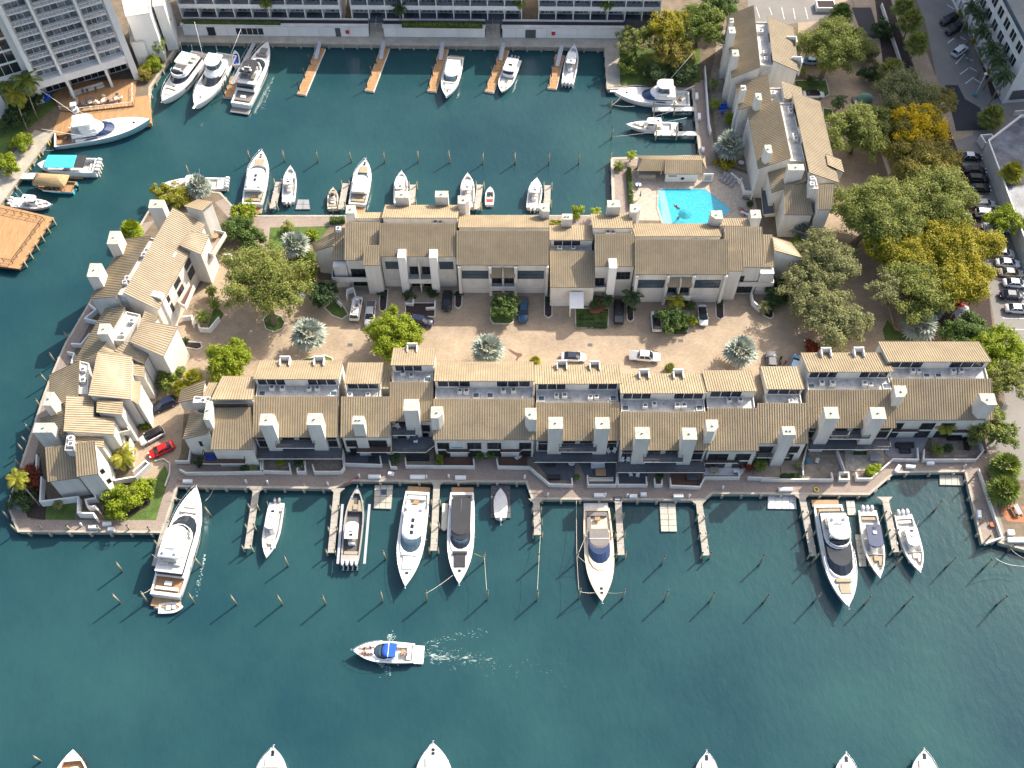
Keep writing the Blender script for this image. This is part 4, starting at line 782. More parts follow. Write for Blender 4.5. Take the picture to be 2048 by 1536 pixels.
# ------------------------------------------------------------------ patios and garden walls of the waterfront row
def patios():
    S = lambda tile, pts, m: patio(tile, pts, m)
    S('C2', [(60, 1015), (670, 1015), (670, 900), (60, 900)], 'stone_paver'); S('C2', [(690, 965), (1015, 975), (1015, 900), (690, 880)], 'deck_grey'); S('C2', [(1040, 985), (1345, 985), (1345, 870), (1040, 870)], 'deck_tan'); S('C2', [(1410, 985), (1625, 985), (1625, 880), (1410, 880)], 'deck_brown')
    S('C2', [(1820, 985), (2028, 985), (2028, 880), (1820, 880)], 'deck_brown'); S('C3', [(260, 960), (370, 1095), (545, 1100), (550, 960)], 'deck_grey'); S('C3', [(570, 960), (640, 1100), (845, 1110), (845, 960)], 'deck_grey'); S('C3', [(860, 1030), (860, 1115), (1080, 1120), (1075, 1030)], 'deck_grey')
    S('C3', [(1250, 1040), (1250, 1130), (1470, 1135), (1480, 1040)], 'deck_brown'); S('C3', [(1500, 970), (1490, 1060), (1760, 1065), (1830, 970)], 'concrete_white'); S('C3', [(1845, 930), (1860, 1080), (2048, 1080), (2048, 930)], 'deck_tan')
    S('C4', [(272, 920), (272, 1060), (425, 1045), (425, 920)], 'deck_tan'); S('C4', [(470, 870), (440, 1085), (690, 1080), (700, 880)], 'stone_paver'); S('C4', [(735, 880), (745, 1030), (960, 1030), (1030, 960), (1020, 880)], 'stone'); S('C4', [(1080, 750), (1030, 900), (1060, 930), (1280, 930), (1345, 800), (1330, 740)], 'grey_mid'); S('C4', [(1375, 760), (1370, 930), (1740, 930), (1700, 750)], 'stone_paver')
    W = lowwall
    W('white patio wall of the west end waterfront house facing the quay', 'L3', [(250, 1395), (330, 1440), (1310, 1425), (1310, 1270)]); W('short white wall by the steps west of the waterfront row', 'L3', [(395, 1090), (365, 1290), (190, 1290)])
    W('low white patio wall, first west of the twin-chimney house', 'C2', [(70, 880), (80, 1028), (295, 1035), (285, 970)]); W('low white patio wall with rounded end below the twin-chimney house', 'C2', [(455, 980), (470, 1035), (665, 1035), (688, 1000), (672, 900)]); W('white planter wall between two patio gates', 'C2', [(345, 1010), (345, 1035), (405, 1035), (400, 960), (345, 1010)])
    W('white wall of the grey-decked patio', 'C2', [(682, 870), (690, 975), (960, 985), (950, 920)]); W('long white wall along the red-brown patios', 'C2', [(1135, 930), (1140, 990), (1640, 995), (1635, 940)]); W('white wall between the potted palm patio and the steps', 'C2', [(1018, 950), (1030, 1000), (1075, 1000)])
    W('long white wall bending round the blue-cushion patio', 'C2', [(1805, 940), (1815, 995), (2055, 1000)]); W('angled white wall of the grey sofa patio', 'C3', [(218, 1000), (362, 1125), (530, 1130), (525, 1080)]); W('white wall in front of the blue sofa', 'C3', [(640, 1060), (645, 1130), (850, 1130), (855, 1040)])
    W('white wall of the two white chairs patio', 'C3', [(858, 1040), (865, 1130), (1075, 1130), (1070, 1070)]); W('white wall with planter by the grey cover patio', 'C3', [(1130, 1080), (1135, 1130), (1185, 1130), (1185, 1060)]); W('white wall stepping round to the white patio', 'C3', [(1245, 1080), (1250, 1135), (1462, 1145), (1500, 1075), (1750, 1075), (1748, 1030)])
    W('white wall of the red shrub patio', 'C3', [(1815, 1075), (1930, 1080), (2048, 1085)]); W('white wall along the two blue chairs patio', 'C4', [(130, 1085), (270, 1090), (650, 1090), (640, 1040)]); W('dividing wall between the brick patios', 'C4', [(685, 880), (740, 1030)]); W('dividing wall west of the brick patio', 'C4', [(465, 840), (430, 980), (435, 1060)])
    W('white square planter box wall beside the quay gate', 'C4', [(700, 1040), (765, 1040), (770, 1090), (700, 1090)], closed=True); W('angled white wall of the timber patio', 'C4', [(820, 1040), (830, 1085), (930, 1085), (1095, 940), (1275, 945), (1270, 860)]); W('white wall of the east end palm patio', 'C4', [(1320, 870), (1315, 945), (1700, 945), (1755, 880), (1700, 740)])
    W('long pale wall along the east arm of the quay', 'D4', [(1720, -10), (1890, 490), (1770, 535)], .9)
    # southwest garden
    W('tall white garden wall of the southwest corner house', 'L2', [(290, 770), (270, 1110), (790, 1045), (785, 1265), (1000, 1270), (1035, 1340)], 1.9, 'wall_white'); W('white stepped wall by the southwest house door', 'L2', [(1020, 990), (1030, 1060), (890, 1085), (920, 1180), (1020, 1170), (1070, 1230)], 1.7, 'wall_white')
    W('angled white garden wall beside the red car', 'L2', [(1230, 620), (1280, 820), (1570, 770), (1760, 590), (1710, 555), (1540, 700)], 1.6, 'wall_white'); W('white courtyard wall near the white car', 'L2', [(1495, 130), (1500, 560), (1450, 580)], 2.2, 'wall_white'); W('white low wall curving beside the west quay steps', 'L2', [(225, 470), (215, 730)], 1.2, 'wall_white')
    W('low kerb wall curving round the southwest lawn', 'C1', [(1130, 955), (1195, 940), (1240, 970), (1240, 1040), (1205, 1140)], .35, 'kerb', .2)
    W('white wall along the west quay terrace', 'B1', [(650, 905), (700, 945), (620, 1010), (720, 1035)], 1.3, 'wall_white'); W('white curved terrace wall on the west quay', 'B1', [(655, 1120), (590, 1200), (520, 1195)], 1.2, 'wall_white'); W('second white curved terrace wall on the west quay', 'B1', [(490, 1255), (540, 1265), (520, 1340)], 1.2, 'wall_white')
    for k, pts in enumerate(([(1630, 545), (1690, 540), (1700, 590)], [(1330, 1000), (1400, 990), (1410, 1055)], [(1450, 1040), (1455, 1080), (1530, 1085), (1600, 1000)])): W('white entrance wall of the large west townhouse, ' + ORD[k] + ' from the top', 'B1', pts, 1.4, 'wall_white')
    W('white porch wall with urn left of the white van', 'B2', [(705, 850), (710, 800), (755, 785), (770, 840)], 1.5, 'wall_white'); W('white sloped wall by the dark shrub and van', 'B2', [(630, 870), (665, 905)], 1.2, 'wall_white'); W('white curved porch wall at the east end of the courtyard row', 'B3', [(1840, 815), (1850, 880), (1910, 935)], 1.5, 'wall_white')
    W('white planter wall left of the courtyard balconies', 'B2', [(1140, 900), (1190, 905), (1195, 870)], .8, 'wall_white'); W('white planter wall right of the courtyard balconies', 'B2', [(1285, 935), (1350, 930), (1355, 880)], .8, 'wall_white')
    W('white wall between pool walk and the terrace patios', 'A3', [(1500, 480), (1530, 900), (1545, 960)], 1.4, 'wall_white'); W('white curved wall round the east patio by the pool', 'A3', [(1690, 1260), (1760, 1320), (1770, 1300)], 1.0, 'wall_white'); W('white rounded planter wall at the pool corner', 'A3', [(1770, 1330), (1790, 1395), (1870, 1400)], 1.1, 'wall_white')
    W('low wall along the car park beside the big trees', 'P', [(1757, 270), (1782, 345)], 1.2, 'low_wall'); W('long low wall along the street planting', 'A4', [(1010, 20), (1090, 260), (1190, 560)], 1.2, 'low_wall')
patios()
# ------------------------------------------------------------------ docks, piers and pilings
PILE = {}
def pile_mesh(h, dark):
    k = (round(h, 1), dark)
    if k not in PILE:
        mb = MB(); mb.tube([(0, 0, -3), (0, 0, .25)], .17, 8, 1); mb.tube([(0, 0, .25), (.0, 0, h)], .165, 8, 0, .15); 
        c = MB(); c.tube([(0, 0, h + .002), (0, 0, h + .24)], .19, 8, 0, .03)
        PILE[k] = (mb.mesh('piling', ['piling' if not dark else 'piling_dark', 'piling_dark']), c.mesh('cap', 'piling_cap'))
    return PILE[k]
def piling(p, h, label, group, dark=False, lean=0.02):
    t = bpy.data.objects.new('mooring_piling', pile_mesh(h, dark)[0]); COL.objects.link(t); t.location = (p.x, p.y, WATER); t.rotation_euler = (random.uniform(-lean, lean), random.uniform(-lean, lean), random.random() * 6)
    c = bpy.data.objects.new('cap', pile_mesh(h, dark)[1]); COL.objects.link(c); c.parent = t
    return tag(t, label, 'piling', group)
PIL = {}
def pilings():
    rows = {'upper': [('A2', 255, 1183), ('A2', 497, 1188), ('A2', 742, 1187), ('A2', 985, 1190), ('A2', 1230, 1187), ('A2', 1462, 1190), ('A2', 1702, 1200), ('A2', 1940, 1200), ('A3', 109, 1200), ('A3', 356, 1205), ('A3', 575, 1200)],
            'outer': [('D1', 150, 975), ('D1', 350, 970), ('D1', 690, 975), ('D1', 1000, 985), ('D1', 1335, 985), ('D1', 1650, 985), ('D2', 460, 965), ('D2', 780, 960), ('D2', 1222, 950), ('D2', 1585, 955), ('D2', 1893, 940), ('D3', 530, 940), ('D3', 835, 955), ('D3', 1165, 965), ('D3', 1560, 970), ('D4', 510, 965), ('D4', 880, 985), ('D4', 1175, 990), ('D4', 1850, 985)],
            'inner': [('D1', 165, 745), ('D1', 740, 705), ('D1', 815, 340), ('D1', 1378, 705), ('D2', 480, 655), ('D2', 1200, 675), ('D2', 1600, 675), ('D2', 1880, 675), ('D3', 815, 690), ('D3', 1530, 695), ('D4', 490, 690), ('D4', 1105, 705), ('D4', 1480, 710), ('D4', 1750, 720), ('D4', 1390, 300)],
            'west': [('L1', 575, 165), ('L1', 378, 490), ('L1', 268, 790), ('L1', 170, 1150), ('C1', 235, 755), ('C1', 212, 840), ('C1', 185, 905), ('C1', 158, 1010), ('C1', 70, 1385), ('C1', 130, 1480)],
            'south': [('C1', 340, 1480), ('C1', 530, 1478), ('C1', 755, 1490), ('C1', 960, 1482), ('C1', 1112, 1490)]}
    names = {'upper': 'in the row across the upper basin', 'outer': 'in the outer line off the waterfront quay', 'inner': 'in the inner line off the waterfront quay', 'west': 'along the west quay wall, counted from the top', 'south': 'along the southwest quay edge'}
    for k, L in rows.items():
        L = L if k == 'west' else sorted(L, key=lambda q: T(*q).x)
        for i, q in enumerate(L):
            p = T(*q, WATER); h = {'upper': 3.4, 'outer': 4.3, 'inner': 4.0, 'west': 3.4, 'south': 3.0}[k]
            PIL[(k, i)] = piling(p, h + random.uniform(-.2, .2), 'weathered wooden mooring piling, %s from the left %s' % (ORD[i], names[k]) if k != 'west' else 'weathered wooden mooring piling, %s %s' % (ORD[i], names[k]), 'mooring pilings', lean=.045)
    for lab, q in (('lone piling at the corner of the pool quay', ('A3', 808, 1190)), ('piling off the lower finger pier of the east basin', ('A3', 815, 1015)), ('piling holding the bow line of the east basin sport boat', ('A3', 810, 820)), ('piling behind the boat with the silver palm', ('A1', 1388, 1290)), ('piling beside the bow of the tall white express yacht', ('A1', 1830, 1180)), ('tilted yellowish piling at the bottom left edge', ('P', 82, 1523)), ('piling at the southeast quay corner', ('D4', 1925, 600)), ('piling at the top of the east quay arm', ('D4', 1625, 115)), ('second piling down the east quay arm', ('D4', 1670, 250)), ('third piling down the east quay arm', ('D4', 1715, 410)), ('piling at the foot of the east quay arm', ('D4', 1750, 540))):
        piling(T(*q, WATER), 3.3, lab, 'mooring pilings')
pilings()
def plank_deck(mb, a, b, w, z, m=0, step=0.62, th=.14):
    d = b - a; L = d.length; d.normalize(); n = Vector((-d.y, d.x, 0)); k = int(L / step)
    return d, n, L, k
def pier(label, tile, a, b, w=1.15, flare=0.0, m='dock_wood', z=.02, pil=(), dark=False, group='finger piers'):
    A, B = T(tile, *a, z), T(tile, *b, z); d = (B - A); L = d.length; d.normalize(); n = Vector((-d.y, d.x, 0))
    t = thing('finger_pier', label, 'pier', (A.x, A.y, 0), group=group)
    mb = MB(); mb.obox(A - n * (w / 2 - .02) + Vector((0, 0, -.26)), d * L, n * (w - .04), Vector((0, 0, .14)))
    if flare: q = [A - n * w / 2 + d * flare, A - n * (w / 2 + flare), A + n * (w / 2 + flare), A + n * w / 2 + d * flare]; mb.prism([(p.x, p.y) for p in q], z - .2, z - .01)
    mb.build('frame', m, t, True)
    k = max(2, int(L / 1.05)); st = L / k
    for i in range(k):
        mb = MB(); mb.obox(A + d * (i * st + .015) - n * w / 2 + Vector((0, 0, -.1)), d * (st - .03), n * w, Vector((0, 0, .1))); mb.build('deck_panel', m, t, True)
    for f in pil:
        for sgn in (-1, 1):
            p = A + d * L * f + n * sgn * (w / 2 + .16); mb = MB(); mb.tube([(p.x, p.y, -4.5), (p.x, p.y, 1.35)], .15, 7, 0); mb.tube([(p.x, p.y, 1.352), (p.x, p.y, 1.55)], .16, 7, 1, .03); mb.build('piling', ['piling', 'piling_cap'], t, True)
    mb = MB()
    for f in (.3, .6, .85): p = A + d * L * f + n * (w / 2 - .1); mb.obox(p - d * .2 + Vector((0, 0, .02)), d * .4, n * .08, Vector((0, 0, .12)))
    mb.build('cleat', 'alu', t, True)
    return t
def piers():
    P = pier
    P('grey finger pier beside the stern of the large west motor yacht', 'D1', (480, 385), (400, 700), 1.0, 0, pil=(.5,))
    for i, (tl, a, b) in enumerate((('D1', (1145, 128), (1080, 575)), ('D1', (1735, 132), (1690, 605)), ('D2', (855, 78), (832, 590)), ('D2', (1582, 208), (1592, 475)), ('D3', (498, 205), (520, 622)), ('D3', (1088, 218), (1142, 625)), ('D4', (422, 178), (508, 628)), ('D4', (1030, 195), (1112, 600)))):
        P('grey finger pier with flared landing, %s from the left on the waterfront quay' % ORD[i], tl, a, b, 1.15, .8, pil=(.33, .66, 1.0))
    for i, (tl, a, b) in enumerate((('A2', (210, 1330), (165, 1525)), ('A2', (700, 1340), (665, 1530)), ('A2', (1192, 1350), (1182, 1490)), ('A2', (1682, 1350), (1660, 1530)), ('A3', (348, 1355), (345, 1505)))): P('short grey pier between boats in the upper basin, %s from the left' % ORD[i], tl, b, a, 1.3, 0, pil=(.1, .95))
    P('white finger pier under the large sport boat of the east basin', 'A3', (1430, 795), (1115, 798), 1.2, 0, 'concrete_white', pil=(.5, .97)); P('white finger pier under the small console boat of the east basin', 'A3', (1450, 975), (1130, 975), 1.2, 0, 'concrete_white', pil=(.5, .97))
    # floating timber docks with gangways on the hotel quay
    for i, (tl, a, b, g) in enumerate((('A2', (520, 350), (375, 690), (512, 300)), ('A2', (990, 350), (872, 665), (980, 300)), ('A2', (1420, 355), (1330, 668), (1410, 305)), ('A2', (1865, 360), (1750, 672), (1855, 310)), ('A3', (440, 400), (380, 648), (455, 330)), ('A1', (1720, 560), (1665, 712), (1860, 315)))):
        zz = WATER + .45; A, B = T(tl, *a, zz), T(tl, *b, zz); d = B - A; L = d.length; d.normalize(); n = Vector((-d.y, d.x, 0)); w = 2.1
        t = thing('floating_dock', 'orange timber floating dock with gangway, %s from the left on the hotel quay' % ORD[(i + 1) % 6], 'dock', (A.x, A.y, zz), group='floating docks of the hotel')
        mb = MB(); mb.obox(A - n * w / 2 + Vector((0, 0, -.5)), d * L, n * w, Vector((0, 0, .44))); mb.build('pontoon', 'concrete_white', t, True)
        k = max(3, int(L / .95)); st = L / k
        for j in range(k): mb = MB(); mb.obox(A + d * (j * st + .02) - n * (w / 2 - .1) + Vector((0, 0, -.06)), d * (st - .04), n * (w - .2), Vector((0, 0, .08))); mb.build('deck_board', 'deck_orange', t, True)
        gA = T(tl, *g, .25); gB = A + d * min(4.0, L * .4) + Vector((0, 0, .12)); gd = gB - gA; gn = Vector((-gd.y, gd.x, 0)).normalized()
        mb = MB(); mb.obox(gA - gn * .45, gd, gn * .9, Vector((0, 0, .08)))
        for sg in (-1, 1):
            mb.tube([gA + gn * .45 * sg + Vector((0, 0, .95)), gB + gn * .45 * sg + Vector((0, 0, .95))], .035, 5)
            for q in range(6): c = gA.lerp(gB, q / 5) + gn * .45 * sg; mb.tube([c, c + Vector((0, 0, .95))], .03, 4)
        mb.build('gangway', 'alu', t, True)
        for f in (.38, .66, .93):
            p = A + d * L * f - n * (w / 2 - .25) * (1 if n.x > 0 else -1); mb = MB(); mb.tube([(p.x, p.y, -4), (p.x, p.y, 1.9)], .15, 7); mb.build('guide_pile', 'piling_dark', t, True)
    # plastic float docks
    def flo(label, tile, pts, m, z=WATER + .35, extra=None):
        q = [T(tile, x, y, z) for x, y in pts]; t = thing('float_dock', label, 'dock', (q[0].x, q[0].y, WATER))
        nx = max(2, int((q[1] - q[0]).length / 1.0)); ny = max(2, int((q[3] - q[0]).length / 1.0))
        for i in range(nx):
            for j in range(ny):
                c = [q[0].lerp(q[1], (i + a) / nx).lerp(q[3].lerp(q[2], (i + a) / nx), (j + b) / ny) for a, b in ((.03, .03), (.97, .03), (.97, .97), (.03, .97))]
                mb = MB(); mb.prism([(p.x, p.y) for p in c], WATER - .15, z + random.uniform(-.015, .015)); mb.build('float_cube', m if isinstance(m, str) else m[0 if j < ny * .5 else 1], t, True)
        return t
    flo('beige plastic drive-on dock with a navy emblem panel', 'D2', [(400, 108), (535, 108), (520, 285), (392, 280)], 'dock_plastic'); flo('black plastic float dock carrying the grey dinghy', 'D2', [(1250, 108), (1392, 108), (1395, 352), (1248, 350)], 'grey_dark'); flo('two-tone plastic drive-on dock, half shaded', 'D3', [(800, 238), (918, 238), (930, 450), (812, 450)], 'dock_plastic')
    flo('white plastic lift platform under the quay walk', 'D3', [(1595, 188), (1800, 190), (1805, 285), (1592, 282)], 'concrete_white'); flo('cream plastic ramp dock in the quiet east corner', 'D4', [(1430, 30), (1600, 35), (1608, 112), (1432, 108)], 'dock_plastic'); flo('yellowish plastic dock between the yacht and the bowrider', 'D4', [(812, 470), (868, 470), (898, 705), (845, 705)], 'dock_plastic'); flo('yellow plywood landing float at the yacht stern', 'D4', [(745, 222), (808, 222), (822, 330), (760, 330)], 'dock_plastic')
    flo('grey plastic dock cubes beside the pale console boat', 'A2', [(350, 1458), (430, 1458), (440, 1530), (330, 1530)], 'grey_mid'); flo('yellow float dock beneath the hidden boat at the northwest tip', 'A1', [(1180, 1420), (1300, 1430), (1290, 1460), (1170, 1450)], 'dock_plastic')
    # brown restaurant pier at the left edge
    t = thing('restaurant_pier', 'large orange-brown wooden pier with black railing at the left edge', 'pier', G(30, 470))
    q = [T('B1', x, y, .2) for x, y in ((-200, 130), (0, 180), (395, 275), (140, 650), (0, 635), (-200, 600))]; mb = MB(); mb.prism([(p.x, p.y) for p in q], -.3, .0); mb.build('frame', 'deck_brown', t, True)
    q2 = [T('B1', x, y, .2) for x, y in ((395, 275), (140, 650), (-300, 590), (-200, 130))]; nb = 26
    for i in range(nb): c = [q2[0].lerp(q2[3], (i + a) / nb) if s == 0 else q2[1].lerp(q2[2], (i + a) / nb) for a, s in ((.02, 0), (.98, 0), (.98, 1), (.02, 1))]; mb = MB(); mb.prism([(p.x, p.y) for p in c], .0, .2); mb.build('plank', 'deck_orange', t, True)
    rl = [T('B1', x, y, .2) for x, y in ((0, 225), (325, 295), (95, 610), (-100, 575))]
    mb = MB()
    for p, r_ in zip(rl[:-1], rl[1:]):
        wall_run(mb, [(p.x, p.y), (r_.x, r_.y)], 1.2, 1.28, .08); wall_run(mb, [(p.x, p.y), (r_.x, r_.y)], .6, .64, .04); d = r_ - p; k = int(d.length / 1.6)
        for i in range(k + 1): c = p + d * (i / k); mb.box(c.x - .04, c.y - .04, .2, c.x + .04, c.y + .04, 1.22)
    mb.build('railing', 'black', t, True)
    for i in range(6): p = q2[0].lerp(q2[1], (i + .3) / 6) + Vector((.2, 0, 0)); mb = MB(); mb.tube([(p.x, p.y, -4), (p.x, p.y, .9)], .17, 7); mb.build('piling', 'piling', t, True)
    for i in range(5): p = T('A1', 350 - i * 70, 1040 + i * 88, -.3); mb = MB(); mb.tube([(p.x, p.y, -4), (p.x, p.y, -.1)], .16, 7); tag(mb.build('fender_pile', 'yellow'), 'yellow-topped fender pile under the left quay, %s from the top' % ORD[i], 'piling', 'fender piles of the left quay')
    t = P('short gangway pier between the blue-topped boat and the thatched boat', 'H1', (250, 1225), (580, 1225), 1.6, 0, 'concrete_white'); t = P('orange boarding float beside the thatched boat', 'H1', (1070, 1215), (900, 1215), 2.0, 0, 'deck_orange', z=WATER + .4)
piers()
# ------------------------------------------------------------------ boats (local frame: +x bow, +y port, z from the waterline)
def hb_at(u, B, stern=.86, full=.42, p=2.0):
    if u < full: k = u / full; return B / 2 * (stern + (1 - stern) * (1 - (1 - k) ** 2))
    k = (u - full) / (1 - full); return B / 2 * max(.012, (1 - k ** p))
class Boat:
    def __init__(s, label, cat, tile, bow, stern, B=None, fb=(1.7, 1.1), z=None, name='motor_boat', p=2.75, st=.88, group=None, hullm='gel', stripe='gel', full=.42):
        zd = WATER + (fb[0] + fb[1]) / 2 if z is None else z
        b = T(tile, *bow, WATER + fb[0]); a = T(tile, *stern, WATER + fb[1] * .8); d = Vector((b.x - a.x, b.y - a.y, 0)); s.L = d.length; s.B = B or s.L * .29; s.fb = fb; s.p = p; s.stn = st; s.full = full
        s.t = thing(name, label, cat, (a.x, a.y, WATER), math.atan2(d.y, d.x), group); s.hullm = hullm; s.stripe = stripe
    def sheer(s, u): return s.fb[1] + (s.fb[0] - s.fb[1]) * max(0, u) ** 1.7
    def hb(s, u): return hb_at(u, s.B, s.stn, s.full, s.p)
    def hull(s, n=22, boot='gel_navy'):
        rings = []; L = s.L
        for i in range(n + 1):
            u = 1 - (1 - i / n) ** 1.25 if i > n / 2 else i / n * (1 - (.5 ** 1.25)) / .5; u = min(u, 1); h = s.hb(u); zs = s.sheer(u); rk = max(0, u - .55) / .45
            fl = 1 - .42 * rk; x = u * L; xb = x - rk ** 2 * s.fb[0] * .75
            rings.append([(x, h, zs), (x, h * 1.0, zs - .12), (x - rk ** 2 * .3, h * (.97 - .12 * rk), zs * .55), (xb, h * .90 * fl, .16), (xb, h * .86 * fl, .06), (xb - rk * .2, h * .5 * fl, -.35), (xb - rk * .3, 0, -.55), (xb - rk * .2, -h * .5 * fl, -.35), (xb, -h * .86 * fl, .06), (xb, -h * .90 * fl, .16), (x - rk ** 2 * .3, -h * (.97 - .12 * rk), zs * .55), (x, -h, zs - .12), (x, -h, zs)])
        mb = MB(); m = 13
        for i in range(n):
            for k in range(12):
                q = [rings[i][k], rings[i + 1][k], rings[i + 1][k + 1], rings[i][k + 1]]; mb.add(q, [(0, 1, 2, 3)], 1 if k in (3, 4, 7, 8) else (2 if k in (0, 11) else 0), True)
        mb.add(rings[0], [list(range(m))], 0)
        o = mb.build('hull', [s.hullm, boot, s.stripe], s.t); bm = bmesh.new(); bm.from_mesh(o.data); bmesh.ops.remove_doubles(bm, verts=bm.verts, dist=.001); bmesh.ops.recalc_face_normals(bm, faces=bm.faces); bm.to_mesh(o.data); bm.free()
        s.h = o; return o
    def deck(s, wells=(), m='gel', wm='nonskid', g=.28, n=26):
        # wells: (u0, u1, floor_z, gunwale) sunken cockpits
        us = sorted(set([i / n for i in range(n + 1)] + [w[0] for w in wells] + [w[1] for w in wells] + [w[0] + 1e-4 for w in wells] + [w[1] - 1e-4 for w in wells])); rings = []
        for u in us:
            h = s.hb(u); zs = s.sheer(u) - .015; w = next((w for w in wells if w[0] + 5e-5 < u < w[1] - 5e-5), None); x = u * s.L
            if w: gi = max(.03, h - w[3]); zf = w[2]; rings.append([(x, h, zs), (x, h - .02, zs + .05), (x, gi, zs + .04), (x, gi - .01, zf), (x, 0, zf), (x, -gi + .01, zf), (x, -gi, zs + .04), (x, -h + .02, zs + .05), (x, -h, zs)])
            else: gi = max(.01, h - g); rings.append([(x, h, zs), (x, h * .995, zs + .05), (x, gi, zs + .05), (x, gi * .99, zs + .055), (x, 0, zs + .10), (x, -gi * .99, zs + .055), (x, -gi, zs + .05), (x, -h * .995, zs + .05), (x, -h, zs)])
        mb = MB()
        for i in range(len(us) - 1):
            um = (us[i] + us[i + 1]) / 2; inw = any(w[0] < um < w[1] for w in wells)
            for k in range(8): mb.add([rings[i][k], rings[i + 1][k], rings[i + 1][k + 1], rings[i][k + 1]], [(0, 1, 2, 3)], (1 if inw else 2) if (k in (3, 4)) else 0, False)
        s.dk = mb.build('deck', [m, wm, 'nonskid' if m == 'gel' else m], s.t, fix=False); return s.dk
    def outline(s, x0, x1, w, rnd=.5, k=7, back=.08):
        # rounded front at x1, chamfered rear at x0
        h = w / 2; r = min(h * 2 * rnd, (x1 - x0) * .8); pts = [(x0, -h + back), (x0 + back, -h)]
        for i in range(k + 1): a = -math.pi / 2 + math.pi * i / k; pts.append((x1 - r + r * math.cos(a), h * math.sin(a)))
        return pts + [(x0 + back, h), (x0, h - back)]
    def cab(s, name, x0, x1, w, z0, z1, m, fr=0.0, br=0.0, tw=1.0, rnd=.5, par=None, mt=None):
        a = s.outline(x0, x1, w, rnd); b = s.outline(x0 + br, x1 - fr, w * tw, rnd); n = len(a)
        mb = MB(); mb.loft([[(p[0], p[1], z0) for p in a], [(p[0], p[1], z1) for p in b]], 0, True, False, False); mb.add([(p[0], p[1], z1) for p in b], [list(range(n))], 1 if mt else 0); mb.add([(p[0], p[1], z0) for p in a], [list(range(n))[::-1]], 0)
        return mb.build(name, [m] + ([mt] if mt else []), par or s.t)
    def box(s, name, x0, x1, y0, y1, z0, z1, m, bev=.06, par=None):
        mb = MB(); b = min(bev, (x1 - x0) / 3, abs(y1 - y0) / 3)
        q = [(x0 + b, y0), (x1 - b, y0), (x1, y0 + b), (x1, y1 - b), (x1 - b, y1), (x0 + b, y1), (x0, y1 - b), (x0, y0 + b)]; t = [(x + (b * .5 if x < (x0 + x1) / 2 else -b * .5), y + (b * .5 if y < (y0 + y1) / 2 else -b * .5)) for x, y in q]
        mb.prism(q, z0, z1 - b * .6, bottom=False); mb.loft([[(p[0], p[1], z1 - b * .6) for p in q], [(p[0], p[1], z1) for p in t]], 0, True, False); mb.add([(p[0], p[1], z1) for p in t], [list(range(8))]); return mb.build(name, m, par or s.t)
    def tubes(s, name, lines, r, m='steel', par=None):
        mb = MB()
        for l in lines: mb.tube(l, r, 5)
        return mb.build(name, m, par or s.t)
    def rail(s, u0=.55, u1=.995, h=.62, inset=.08, n=9):
        port = []; lines = []
        for i in range(n + 1): u = u0 + (u1 - u0) * i / n; port.append((u * s.L + .02, max(0, s.hb(u) - inset), s.sheer(u) + h * min(1, i / 1.5 + .3)))
        st = [(p[0], -p[1], p[2]) for p in port[::-1]]; lines = [port + st]
        for p in port[::2]:
            for sg in (1, -1): lines.append([(p[0], p[1] * sg, s.sheer(p[0] / s.L)), (p[0], p[1] * sg, p[2])])
        return s.tubes('bow_rail', lines, .028)
    def motors(s, n, m='white', x=-.05, sc=1.0, tilt=0.0, gap=.78):
        for i in range(n):
            y = (i - (n - 1) / 2) * gap * sc; z = s.fb[1]
            mb = MB(); R_ = []
            for xx, ww, z0, z1 in ((.12, .17, .1, .42), (0, .24, .0, .58), (-.35, .26, -.05, .62), (-.72, .22, .0, .5), (-.82, .1, .12, .36)): R_.append([(x + xx * sc, y - ww * sc, z + z0), (x + xx * sc, y + ww * sc, z + z0), (x + xx * sc, y + ww * sc * .85, z + z1 * .85), (x + xx * sc, y + ww * .45 * sc, z + z1), (x + xx * sc, y - ww * .45 * sc, z + z1), (x + xx * sc, y - ww * sc * .85, z + z1 * .85)])
            mb.loft(R_, 0, True, True); mb.box(x - .5 * sc, y - .1 * sc, -.6 + tilt, x - .15 * sc, y + .1 * sc, z + .05, 1); mb.tube([(x - .1, y, -.35 + tilt), (x - .95 * sc, y, -.35 + tilt)], .1 * sc, 6, 1); mb.box(x - 1.0 * sc, y - .22 * sc, -.4 + tilt, x - .94 * sc, y + .22 * sc, -.3 + tilt, 2)
            mb.build('outboard_motor', [m, m if m != 'white' else 'concrete_white', 'steel'], s.t)
    def antennae(s, pts): s.tubes('antenna', [[p, (p[0] - .4, p[1], p[2] + h)] for p, h in pts], .02, 'white')
    def domes(s, pts, r=.3):
        for p in pts:
            mb = MB(); R_ = [[(p[0] + r * k * math.cos(a), p[1] + r * k * math.sin(a), p[2] + h) for a in [i * math.pi / 4 for i in range(8)]] for k, h in ((.8, 0), (1, .12), (1, .25), (.75, .42), (.3, .52))]; mb.loft(R_, 0, True); mb.build('radar_dome', 'white', s.t)
